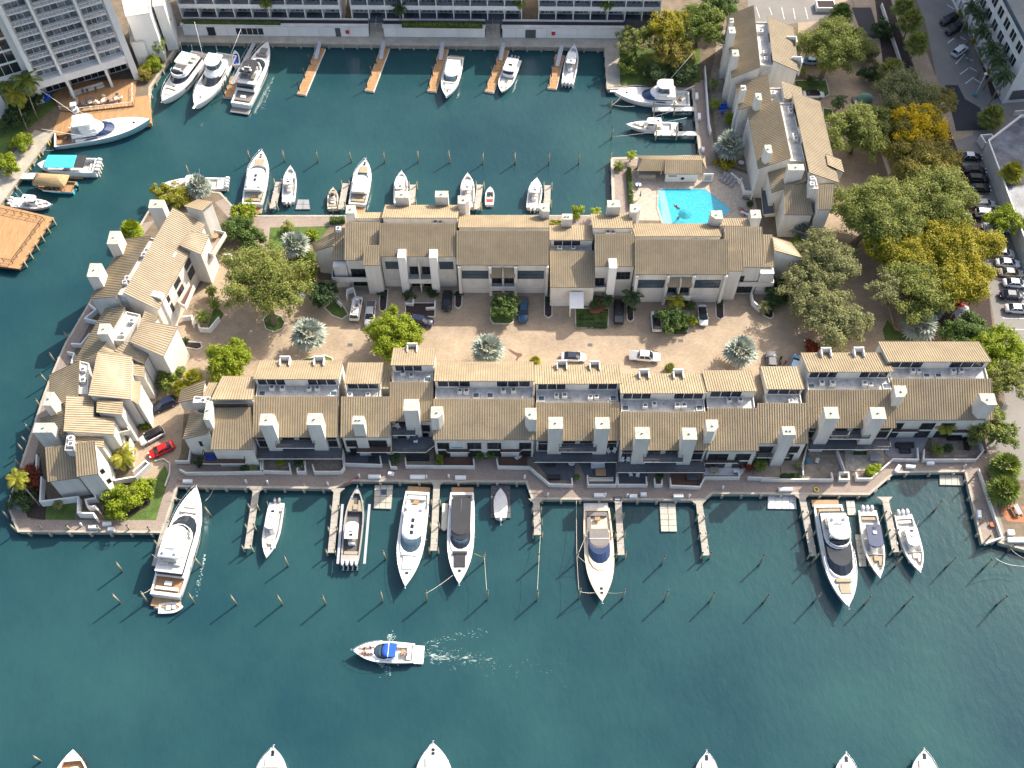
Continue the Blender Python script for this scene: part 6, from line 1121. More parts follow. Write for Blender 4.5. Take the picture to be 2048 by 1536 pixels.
# ------------------------------------------------------------------ vehicles (local frame: +x front)
CARM = {}
def paint(name, col): return mat('paint_' + name, col, .4, .03, .5, coat=.2, spec=.35)
for nme, c in (('white', (.74, .74, .73)), ('silver', (.42, .42, .42)), ('black', (.012, .012, .014)), ('navy', (.012, .02, .05)), ('red', (.55, .012, .015)), ('blue', (.02, .07, .14)), ('beige', (.42, .35, .24)), ('lightblue', (.25, .42, .55)), ('grey', (.14, .14, .15))): paint(nme, c)
mat('lamp_red', (.4, .01, .01), .3, .02); mat('lamp_clear', (.7, .7, .7), .15, .02); mat('rim', (.35, .35, .36), .35, .05, metal=.7)
def car_meshes(kind, col, roof=None):
    key = (kind, col, roof)
    if key in CARM: return CARM[key]
    pm = 'paint_' + col; rm = 'paint_' + (roof or col)
    # stations: x, half width, z low, z belt ; cabin: x0,x1 bottom, x0,x1 top, z top
    P = {'sedan': (4.8, .92, [(-2.38, .55, .45, .62), (-2.25, .82, .3, .92), (-1.5, .91, .25, .98), (-.6, .92, .22, .97), (.6, .92, .22, .95), (1.3, .91, .25, .88), (2.05, .84, .3, .74), (2.38, .55, .42, .58)], (-1.75, 1.25, -1.05, .45, 1.43)),
         'suv': (4.75, .95, [(-2.36, .7, .5, .85), (-2.26, .88, .35, 1.08), (-1.5, .95, .3, 1.12), (-.5, .95, .28, 1.1), (.6, .95, .28, 1.08), (1.3, .94, .3, 1.03), (2.05, .87, .35, .9), (2.36, .6, .45, .68)], (-2.2, 1.15, -1.85, .35, 1.68)),
         'pickup': (5.8, .98, [(-2.9, .85, .55, 1.0), (-2.85, .95, .5, 1.08), (-1.2, .98, .42, 1.1), (-.2, .98, .4, 1.1), (.8, .98, .4, 1.1), (1.5, .97, .42, 1.08), (2.5, .92, .45, 1.0), (2.9, .7, .5, .8)], (-1.15, 1.45, -.95, .7, 1.82)),
         'van': (5.6, .99, [(-2.8, .92, .5, 1.2), (-2.75, .98, .4, 1.3), (-1.2, .99, .35, 1.3), (0, .99, .35, 1.3), (1.2, .98, .35, 1.28), (1.9, .96, .38, 1.15), (2.5, .88, .4, 1.0), (2.8, .6, .48, .75)], (-2.72, 1.75, -2.6, 1.2, 2.15))}[kind]
    L, W, stn, cab = P; rings = []
    for x, w, z0, z1 in stn: rings.append([(x, -w * .9, z0), (x, -w, (z0 + z1) / 2), (x, -w * .97, z1 - .06), (x, -w * .86, z1), (x, 0, z1 + .03), (x, w * .86, z1), (x, w * .97, z1 - .06), (x, w, (z0 + z1) / 2), (x, w * .9, z0)])
    mb = MB(); mb.loft(rings, 0, True, True); parts = [('body', mb.mesh('body', pm), None)]
    b0, b1, t0, t1, zt = cab; zb = stn[3][3] - .02; wb, wt = W * .88, W * .70
    A = [(b0, -wb, zb), (b1, -wb * .92, zb), (b1 + .12, 0, zb), (b1, wb * .92, zb), (b0, wb, zb), (b0 - .08, 0, zb)]; Bq = [(t0, -wt, zt), (t1, -wt * .95, zt), (t1 + .06, 0, zt + .01), (t1, wt * .95, zt), (t0, wt, zt), (t0 - .05, 0, zt)]
    mb = MB(); mb.loft([A, Bq], 0, True, True, False); parts.append(('windows', mb.mesh('windows', 'glass'), None))
    mb = MB(); mb.add([(p[0] * 1.0, p[1], p[2] + .004) for p in Bq] + [(p[0] * .96 + .0, p[1] * .9, p[2] + .05) for p in Bq], [(i, (i + 1) % 6, 6 + (i + 1) % 6, 6 + i) for i in range(6)] + [(6, 7, 8, 9, 10, 11)], 0)
    for s in (-1, 1):
        for (xa, xb) in ((b0 + .05, t0), (b1 - .05, t1), ((b0 + b1) / 2 - .1, (t0 + t1) / 2 - .1)) + (() if kind != 'van' else ()): mb.tube([(xa, s * wb * .985, zb), (xb, s * wt * 1.0, zt)], .045, 4)
    if kind == 'van': mb.box(b0, -wb * 1.01, zb, .9, wb * 1.01, zb + .01); [mb.obox((b0, s * wb * 1.0, zb), (2.9, 0, 0), (0, s * .02, 0), (.1, -s * (wb - wt), zt - zb)) for s in (-1, 1)]
    parts.append(('roof', mb.mesh('roof', rm), None))
    if kind == 'pickup':
        mb = MB(); mb.box(-2.75, -.78, 1.06, -1.22, .78, 1.135); parts.append(('cargo_bed', mb.mesh('cargo_bed', 'grey_dark' if col != 'white' else 'grey_mid'), None))
    wh = MB(); R_ = .34 if kind == 'sedan' else .39
    for k, (r, y0, y1, m) in enumerate(((R_, -.11, .11, 0), (R_ * .62, -.115, .115, 1))):
        wh.tube([(0, y0, 0), (0, y1, 0)], r, 12, m, smooth=False)
    wm = wh.mesh('wheel', ['rubber', 'rim']); wx = L * .29
    for x in (-wx, wx):
        for s in (-1, 1): parts.append(('wheel', wm, (x, s * (W - .1), R_)))
    for s in (-1, 1):
        mb = MB(); mb.box(L / 2 - .32, s * W * .52 - .18, .62, L / 2 - .1, s * W * .52 + .18, .76); parts.append(('headlight', mb.mesh('headlight', 'lamp_clear'), None)) if s < 2 else 0
        z = stn[1][3] - .2; mb = MB(); mb.box(-L / 2 + .02, s * W * .6 - .16, z - .05, -L / 2 + .22, s * W * .6 + .16, z + .13); parts.append(('tail_light', mb.mesh('tail_light', 'lamp_red'), None))
        mb = MB(); mb.box(b1 - .35, s * W * 1.0 - .1, zb + .02, b1 - .18, s * W * 1.0 + .1, zb + .17); parts.append(('mirror', mb.mesh('mirror', pm), None))
    CARM[key] = parts; return parts
def car(label, kind, col, tile, front, rear, cat=None, roof=None, group='parked cars', z=0.0, name=None, sc=None):
    f, r = T(tile, *front, .7), T(tile, *rear, .7); d = Vector((f.x - r.x, f.y - r.y, 0)); c = (f + r) / 2
    t = thing(name or {'sedan': 'parked_car', 'suv': 'parked_suv', 'pickup': 'pickup_truck', 'van': 'cargo_van'}[kind], label, cat or {'sedan': 'car', 'suv': 'car', 'pickup': 'truck', 'van': 'van'}[kind], (c.x, c.y, z + .03), math.atan2(d.y, d.x), group)
    for n, me, loc in car_meshes(kind, col, roof): put(me, n, t, loc or (0, 0, 0))
    if sc: t.scale = (sc,) * 3
    return t
van = car('white cargo van with a loaded roof rack, beside the silver pickup', 'van', 'white', 'B2', (795, 850), (762, 1030))
mb = MB(); [mb.box(-2.4, y - .05, 2.22, 1.1, y + .05, 2.32) for y in (-.6, -.2, .2, .6)]; [mb.box(x - .05, -.7, 2.2, x + .05, .7, 2.26) for x in (-2.2, -1, .2, 1)]; mb.build('roof_rack', 'alu', van)
for k in range(9): mb = MB(); x = -2.0 + k * .33; y = random.uniform(-.5, .4); mb.box(x, y - .2, 2.33, x + .3, y + .25, 2.33 + random.uniform(.08, .3)); mb.build('cargo_box', ['terracotta', 'grey_mid', 'cushion_tan', 'white', 'canvas_dark'][k % 5], van)
car('silver crew-cab pickup nose-out beside the white van', 'pickup', 'silver', 'B2', (868, 1085), (890, 878)); car('black car parked nose-out between two kerbed planters', 'suv', 'black', 'B2', (1436, 965), (1446, 805)); car('dark blue car parked sideways below the planted entrance', 'suv', 'navy', 'B2', (1345, 1045), (1165, 1015)); car('blue pickup nose-out beside the round green tree', 'pickup', 'blue', 'B2', (1995, 1062), (2003, 840)); car('black pickup backed between the hedge garden and planter', 'pickup', 'black', 'B3', (870, 868), (868, 1058)); car('white car with dark glass roof, left of the round hedge tree', 'suv', 'white', 'B3', (1135, 950), (1150, 1115), roof='black')
car('white sedan with black roof at the east end of the courtyard', 'sedan', 'white', 'B3', (1492, 1078), (1475, 898), roof='black'); car('white sedan with dark roof driving along the courtyard road', 'sedan', 'white', 'C3', (637, 200), (438, 192), roof='navy'); car('white pickup truck crossing the courtyard road', 'pickup', 'white', 'C3', (1172, 205), (946, 185)); car('pale blue car behind the waterfront row roof', 'sedan', 'lightblue', 'B4', (395, 1280), (350, 1420)); car('grey utility truck behind the low waterfront roof', 'pickup', 'grey', 'B4', (195, 1250), (205, 1440))
car('navy car parked by the west townhouses', 'suv', 'navy', 'C1', (1095, 590), (1300, 500)); car('white car with glass roof beside the red car', 'suv', 'white', 'C1', (1005, 835), (1215, 720), roof='black'); car('bright red sedan by the southwest lawn', 'sedan', 'red', 'C1', (1080, 920), (1278, 830))
car('white car under the loose olive tree east of the courtyard', 'sedan', 'white', 'B4', (775, 590), (610, 490)); car('silver car deep under the olive tree', 'sedan', 'silver', 'B4', (460, 640), (545, 730)); car('black car under the olive tree, shaded', 'sedan', 'black', 'B4', (660, 690), (560, 810)); car('white car under the round oak at the left of the courtyard', 'sedan', 'white', 'B2', (370, 850), (280, 790))
for lab, kind, col, x0, x1, y in (('silver sedan in the right car park, third bay below the black cars', 'sedan', 'silver', 1660, 1850, 165), ('white car with roof bars in the right car park', 'suv', 'white', 1690, 1865, 240), ('white pickup half under the bright bush in the car park', 'pickup', 'white', 1755, 1960, 345), ('silver estate car with roof rails in the right car park', 'suv', 'silver', 1805, 1978, 530), ('white sedan with sunroof in the right car park', 'sedan', 'white', 1850, 2012, 600), ('beige sedan with red tail lights in the right car park', 'sedan', 'beige', 1868, 2038, 672), ('white sedan touching the right edge, above the navy sedan', 'sedan', 'white', 1898, 2072, 748), ('navy sedan at the right edge of the car park', 'sedan', 'navy', 1872, 2052, 835), ('white sedan lowest in the right car park', 'sedan', 'white', 1912, 2090, 935)): car(lab, kind, col, 'B4', (x1, y + 12), (x0, y))
for lab, kind, col, x0, x1, y in (('white-roofed dark car highest in the right car park', 'sedan', 'black', 1590, 1730, 1140), ('black car, second from the top of the right car park', 'sedan', 'black', 1605, 1775, 1240), ('black car, third from the top of the right car park', 'suv', 'black', 1630, 1795, 1305), ('black car, fourth from the top of the right car park', 'sedan', 'black', 1640, 1805, 1372)): car(lab, kind, col, 'A4', (x1, y + 8), (x0, y), roof='white' if 'highest' in lab else None)
car('dark car by the wet-roofed garage wall, upper', 'sedan', 'grey', 'A4', (1850, 1210), (1795, 1100)); car('white car by the wet-roofed garage wall', 'sedan', 'white', 'A4', (1885, 1330), (1825, 1215)); car('dark car by the wet-roofed garage wall, lower', 'sedan', 'navy', 'A4', (1960, 1490), (1900, 1370))
car('black car nearest the top in the upper car park', 'suv', 'black', 'A4', (1440, 170), (1555, 115)); car('black car below another black car in the upper car park', 'suv', 'black', 'A4', (1475, 245), (1595, 180)); car('white car alone in the upper car park', 'suv', 'white', 'A4', (1635, 330), (1525, 410)); car('light blue car by the north townhouse garage', 'sedan', 'lightblue', 'A4', (405, 440), (560, 450)); car('white car with dark roof in the planted kerb bay', 'sedan', 'white', 'A4', (580, 690), (440, 690), roof='black')
def scooter(label, tile, x, y, col, rz):
    p = T(tile, x, y, .5); t = thing('motor_scooter', label, 'scooter', (p.x, p.y, .03), rz); mb = MB(); mb.loft([[(-.7, -.12, .5), (-.7, .12, .5), (-.7, .1, .8), (-.7, -.1, .8)], [(-.1, -.16, .35), (-.1, .16, .35), (-.1, .14, .78), (-.1, -.14, .78)], [(.25, -.14, .25), (.25, .14, .25), (.25, .1, .35), (.25, -.1, .35)], [(.55, -.2, .3), (.55, .2, .3), (.5, .15, 1.0), (.5, -.15, 1.0)]], 0, True); mb.build('body', col, t)
    for xx in (-.6, .65): mb = MB(); mb.tube([(xx, -.06, .28), (xx, .06, .28)], .27, 10); mb.build('wheel', 'rubber', t)
    mb = MB(); mb.tube([(.45, -.35, 1.08), (.5, 0, 1.05), (.45, .35, 1.08)], .03, 5); mb.build('handlebar', 'black', t); mb = MB(); mb.box(-.75, -.15, .8, -.05, .15, .9); mb.build('saddle', 'black', t)
scooter('red motor scooter behind the low waterfront roof', 'B4', 300, 1350, 'red', 1.2); scooter('black motor scooter beside the red scooter', 'B4', 270, 1320, 'black', 1.4)
# tarp-covered equipment trailer on the street
t = thing('covered_trailer', 'tarp-covered equipment trailer on the shaded street', 'trailer', T('A4', 880, 740)); c = t.location
mb = MB(); R_ = []
for i, (x, r, h) in enumerate(((-1.6, .5, .8), (-1.2, 1.0, 1.6), (0, 1.15, 1.9), (1.1, 1.0, 1.5), (1.6, .5, .9))): R_.append([(x, r * math.cos(a), .3 + h * math.sin(a)) for a in [math.pi * k / 6 for k in range(7)]])
mb.loft(R_, 0, True, True); mb.build('tarp', 'tarp_green', t)
for k in range(4): mb = MB(); mb.box(-2.6 + k * .28, -1.8, .5, -2.5 + k * .28, -.4, .62); mb.build('rail', 'alu' if k else 'terracotta', t)
for s in (-1, 1): mb = MB(); mb.tube([(0, s * .9 - .1, .3), (0, s * .9 + .1, .3)], .3, 10); mb.build('wheel', 'rubber', t)
mb = MB(); mb.box(-2.7, -1.9, .38, 1.4, .9, .48); mb.build('chassis', 'grey_dark', t)
# red and white market canopies under the golden trees
for lab, tile, x, y, m1, w in (('red and white canopy at the edge of the golden trees', 'B4', 1580, 915, 'red', 2.6), ('white canopy top below the red canopy', 'B4', 1600, 955, 'cloth_white', 3.0), ('small red canopy corner between the trees', 'B4', 1440, 385, 'red', 1.3)):
    p = T(tile, x, y, 2.6); t = thing('canopy_tent', lab, 'tent', (p.x, p.y, 0)); mb = MB(); mb.add([(-w / 2, -w / 2, 2.2), (w / 2, -w / 2, 2.2), (w / 2, w / 2, 2.2), (-w / 2, w / 2, 2.2), (0, 0, 3.0)], [(0, 1, 4), (1, 2, 4), (2, 3, 4), (3, 0, 4)]); mb.build('canopy', m1, t)
    for a in (-1, 1):
        for b_ in (-1, 1): mb = MB(); mb.tube([(a * w * .47, b_ * w * .47, 0), (a * w * .47, b_ * w * .47, 2.2)], .04, 5); mb.build('leg', 'white', t)
# ------------------------------------------------------------------ vegetation
import numpy as np
RNG = np.random.default_rng(11)
def quads_mesh(name, V):
    # V: (n, 4, 3) quads
    n = len(V); me = bpy.data.meshes.new(name); me.vertices.add(n * 4); me.vertices.foreach_set('co', V.reshape(-1).astype(np.float32)); me.loops.add(n * 4); me.loops.foreach_set('vertex_index', np.arange(n * 4, dtype=np.int32))
    me.polygons.add(n); me.polygons.foreach_set('loop_start', np.arange(0, n * 4, 4, dtype=np.int32)); me.polygons.foreach_set('loop_total', np.full(n, 4, dtype=np.int32)); me.update(calc_edges=True); return me
def leaves(C, N, size, aspect=.55):
    # rhombic leaves at centres C facing N
    n = len(C); r = RNG.normal(size=(n, 3)); t = np.cross(N, r); t /= np.linalg.norm(t, axis=1, keepdims=True) + 1e-9; b = np.cross(N, t); s = size * RNG.uniform(.7, 1.35, (n, 1))
    return np.stack([C - t * s, C - b * s * aspect + N * s * .12, C + t * s, C + b * s * aspect + N * s * .12], 1)
CROWN = {}
def crown_mesh(R, flat, style, var):
    key = (round(R, 1), flat, style, var)
    if key in CROWN: return CROWN[key]
    dens = {'oak': .8, 'airy': .5, 'dense': 1.2, 'bush': 1.1}[style]; nc = int({'oak': 105, 'airy': 80, 'dense': 120, 'bush': 70}[style] * max(.3, (R / 5.0) ** 1.5)) + 6; cr = {'oak': .165, 'airy': .16, 'dense': .17, 'bush': .22}[style] * R if R > 2.5 else .3 * R
    ls = .19 if R > 2.5 else .16; per = int(dens * 120 * (cr / 1.1) ** 2 * (.27 / ls) ** 1.6) + 16; C = []; N = []
    lob = RNG.uniform(0, 6.28, 5); la = RNG.uniform(.05, .16, 5)
    for i in range(nc):
        a = RNG.uniform(0, 6.283); zz = RNG.uniform(-.35, 1.0); rr = math.sqrt(max(0, 1 - zz * zz)) if zz > 0 else math.sqrt(max(0, 1 - zz * zz * 2)); k = RNG.uniform(.6, 1.08) if RNG.random() < .8 else RNG.uniform(.2, .6)
        irr = 1 + sum(la[j] * math.sin((j + 2) * a + lob[j]) for j in range(5)); c = np.array([rr * math.cos(a) * k * irr, rr * math.sin(a) * k * irr, zz * k * flat]) * R * .84
        d = RNG.normal(size=(per, 3)); d /= np.linalg.norm(d, axis=1, keepdims=True); rad = cr * RNG.uniform(.1, 1.25, (per, 1)) ** .8 * RNG.uniform(.75, 1.25); p = c + d * rad * np.array([1, 1, .75])
        nn = d * .7 + np.array([0, 0, .55]) + RNG.normal(size=(per, 3)) * .45; nn /= np.linalg.norm(nn, axis=1, keepdims=True); C.append(p); N.append(nn)
    me = quads_mesh('foliage', leaves(np.concatenate(C), np.concatenate(N), ls)); CROWN[key] = me; return me
def setmat(o, m):
    if not o.data.materials: o.data.materials.append(None)
    o.material_slots[0].link = 'OBJECT'; o.material_slots[0].material = MT[m]
TREE_N = [0]
def tree(label, tile, x, y, r, z, leaf='leaf_oak', style='oak', base=None, flat=.62, name='tree', cat='tree', group=None, extra=None):
    c = T(tile, x, y, z); p0 = Vector((c.x, c.y, 0)) if base is None else T(base[0], base[1], base[2], 0)
    t = thing(name, label, cat, p0, group=group); TREE_N[0] += 1; v = TREE_N[0] % 3; rq = max(1.0, round(r * 2) / 2)
    f = put(crown_mesh(rq, flat, style, v), 'crown', t, (c.x - p0.x, c.y - p0.y, z), TREE_N[0] * 2.4, (r / rq,) * 3); setmat(f, leaf)
    if extra: e = put(crown_mesh(max(1, round(r * .9 * 2) / 2), flat, 'airy', v), 'blossom', t, (c.x - p0.x, c.y - p0.y, z + r * .12), TREE_N[0] * 1.3, (r / max(1, round(r * .9 * 2) / 2) * .98,) * 3); setmat(e, extra)
    if z > 1.6:
        top = Vector((c.x - p0.x, c.y - p0.y, z)); mb = MB(); k = .055 * r + .06; mid = top * .55 + Vector((random.uniform(-.3, .3), random.uniform(-.3, .3), 0)); mid.z = z * .5; mb.tube([(0, 0, -.1), tuple(mid * .5), tuple(mid), tuple(top)], k * 1.3, 7, 0, k * .45)
        for i in range(7):
            a = i * .9 + random.random(); e = top + Vector((math.cos(a) * r * .72, math.sin(a) * r * .72, r * flat * random.uniform(.0, .55))); q = mid.lerp(e, .5) + Vector((0, 0, .4)); mb.tube([tuple(mid), tuple(q), tuple(e)], k * .6, 5, 0, k * .15)
        mb.build('trunk', 'bark', t)
    return t
PALM = {}
def fan_palm_mesh(nf, pet, blade, lo, hi, seg=15, droop=.25, span=2.2):
    key = (nf, pet, blade, lo, hi, seg)
    if key in PALM: return PALM[key]
    Q = []; S = []
    for i in range(nf):
        a = i * 2.39996; el = hi - (hi - lo) * (i / (nf - 1)) + RNG.uniform(-.1, .1); d = np.array([math.cos(a) * math.cos(el), math.sin(a) * math.cos(el), math.sin(el)]); L = pet * RNG.uniform(.85, 1.15)
        tip = d * L + np.array([0, 0, -.12 * L * math.cos(el)]); side = np.array([-math.sin(a), math.cos(a), 0]); up = np.cross(d, side); up = up if up[2] > 0 else -up
        w = .05; Q.append([side * w, tip + side * w * .6, tip - side * w * .6, -side * w])
        B = blade * RNG.uniform(.85, 1.12)
        for j in range(seg):
            th = (j / (seg - 1) - .5) * 2 * span; dr = d * math.cos(th) + side * math.sin(th); p = np.cross(dr, up); p /= np.linalg.norm(p); e = tip + dr * B * (1 - .12 * abs(th) / span) + np.array([0, 0, -droop * B * RNG.uniform(.6, 1.3)]); m = tip + dr * B * .55 + up * .06 * (1 if j % 2 else -1) - np.array([0, 0, droop * B * .2]); w = B * span * .55 / seg * 1.25
            Q.append([tip, m - p * w, e, m + p * w])
    me = quads_mesh('fronds', np.array(Q)); PALM[key] = me; return me
def feather_palm_mesh(nf, L0, var=0, lo=-.35, hi=1.25, lw=.06):
    key = ('f', nf, L0, var)
    if key in PALM: return PALM[key]
    Q = []
    for i in range(nf):
        a = i * 2.39996 + RNG.uniform(-.15, .15); el = hi - (hi - lo) * (i / (nf - 1)) ** .8; L = L0 * RNG.uniform(.85, 1.1); n = 15; p = np.zeros(3); d0 = el; pts = [p.copy()]
        for k in range(n): d0 -= .105 + .03 * (k / n); p = p + np.array([math.cos(a) * math.cos(d0), math.sin(a) * math.cos(d0), math.sin(d0)]) * L / n; pts.append(p.copy())
        side = np.array([-math.sin(a), math.cos(a), 0])
        for k in range(1, n):
            t = (pts[k + 1] - pts[k - 1]); t /= np.linalg.norm(t); ll = L * .26 * math.sin(math.pi * (k / n) ** .75) + .12
            for sg in (1, -1):
                d = side * sg * .85 + t * .55 + np.array([0, 0, -.35 + RNG.uniform(-.1, .15)]); d /= np.linalg.norm(d); w = t * lw * (L0 / 2.5); e = pts[k] + d * ll * RNG.uniform(.9, 1.1); m = pts[k] + d * ll * .5 + np.array([0, 0, .03]); Q.append([pts[k], m + w, e, m - w]); 
                q = (pts[k] + pts[k + 1]) / 2; Q.append([q, q + d * ll * .5 + w, q + d * ll * .97, q + d * ll * .5 - w])
        for k in range(n - 1): Q.append([pts[k] + side * .025, pts[k + 1] + side * .02, pts[k + 1] - side * .02, pts[k] - side * .025])
    me = quads_mesh('fronds', np.array(Q)); PALM[key] = me; return me
def palm(label, tile, x, y, z, kind, leaf, sc=1.0, base=None, trunk_r=.17, cat='palm', group=None):
    c = T(tile, x, y, z); p0 = Vector((c.x, c.y, 0)) if base is None else T(base[0], base[1], base[2], 0)
    t = thing({'bismarck': 'silver_palm', 'sabal': 'fan_palm', 'feather': 'coconut_palm', 'cycad': 'leafy_plant'}[kind], label, cat, p0, group=group); TREE_N[0] += 1
    me = {'bismarck': lambda: fan_palm_mesh(28, 1.75, 1.75, -.3, 1.52, 12), 'sabal': lambda: fan_palm_mesh(34, 1.15, 1.15, -.75, 1.35, 13), 'feather': lambda: feather_palm_mesh(19, 2.6, TREE_N[0] % 2), 'cycad': lambda: feather_palm_mesh(24, 1.6, TREE_N[0] % 2, .05, 1.3)}[kind]()
    f = put(me, 'fronds', t, (c.x - p0.x, c.y - p0.y, z), TREE_N[0] * 1.7, (sc,) * 3); setmat(f, leaf)
    if z > .8:
        tp = Vector((c.x - p0.x, c.y - p0.y, z)); mb = MB(); mid = tp * .5 + Vector((tp.x * -.12, tp.y * -.12, 0)); mb.tube([(0, 0, -.1), tuple(mid), tuple(tp)], trunk_r * 1.25, 7, 0, trunk_r * .8); mb.build('trunk', 'palm_trunk', t)
    return t
def bush(label, tile, x, y, r, leaf='leaf_green', z=None, flat=.7, cat='shrub', style='bush', group=None): return tree(label, tile, x, y, r, r * .55 if z is None else z, leaf, style, None, flat, 'shrub', cat, group)
def hedge(label, tile, pts, h, leaf='leaf_green', w=.8, group=None, cat='hedge', dens=60):
    zb = 3.25 if h > 3 else 0.0
    P = [T(tile, a, b, h) for a, b in pts]; t = thing('hedge', label, cat, (P[0].x, P[0].y, zb), group=group); C = []; N = []
    for p, q in zip(P[:-1], P[1:]):
        d = np.array(q - p); L = np.linalg.norm(d); n = int(L * dens * (.6 + h - zb)); u = RNG.random(n)[:, None]; s = np.array([-d[1], d[0], 0]) / L; a = RNG.uniform(-1, 1, n)[:, None]; zz = RNG.random(n)[:, None] ** .5; edge = RNG.random(n)[:, None] < .6
        C.append(np.array(p) * [1, 1, 0] + d * u + s * a * w / 2 + np.array([0, 0, 1]) * (zb + zz * (h - zb))); nn = s * a + np.array([0, 0, .8]) + RNG.normal(size=(n, 3)) * .5; N.append(nn / np.linalg.norm(nn, axis=1, keepdims=True))
    C = np.concatenate(C) - np.array(t.location); me = quads_mesh('foliage', leaves(C, np.concatenate(N), .17)); o = put(me, 'foliage', t); setmat(o, leaf)
    mb = MB(); wall_run(mb, [(p.x - t.location.x, p.y - t.location.y) for p in P], 0, (h - zb) * .8, w * .7); mb.build('branches', 'leaf_dark', t); return t

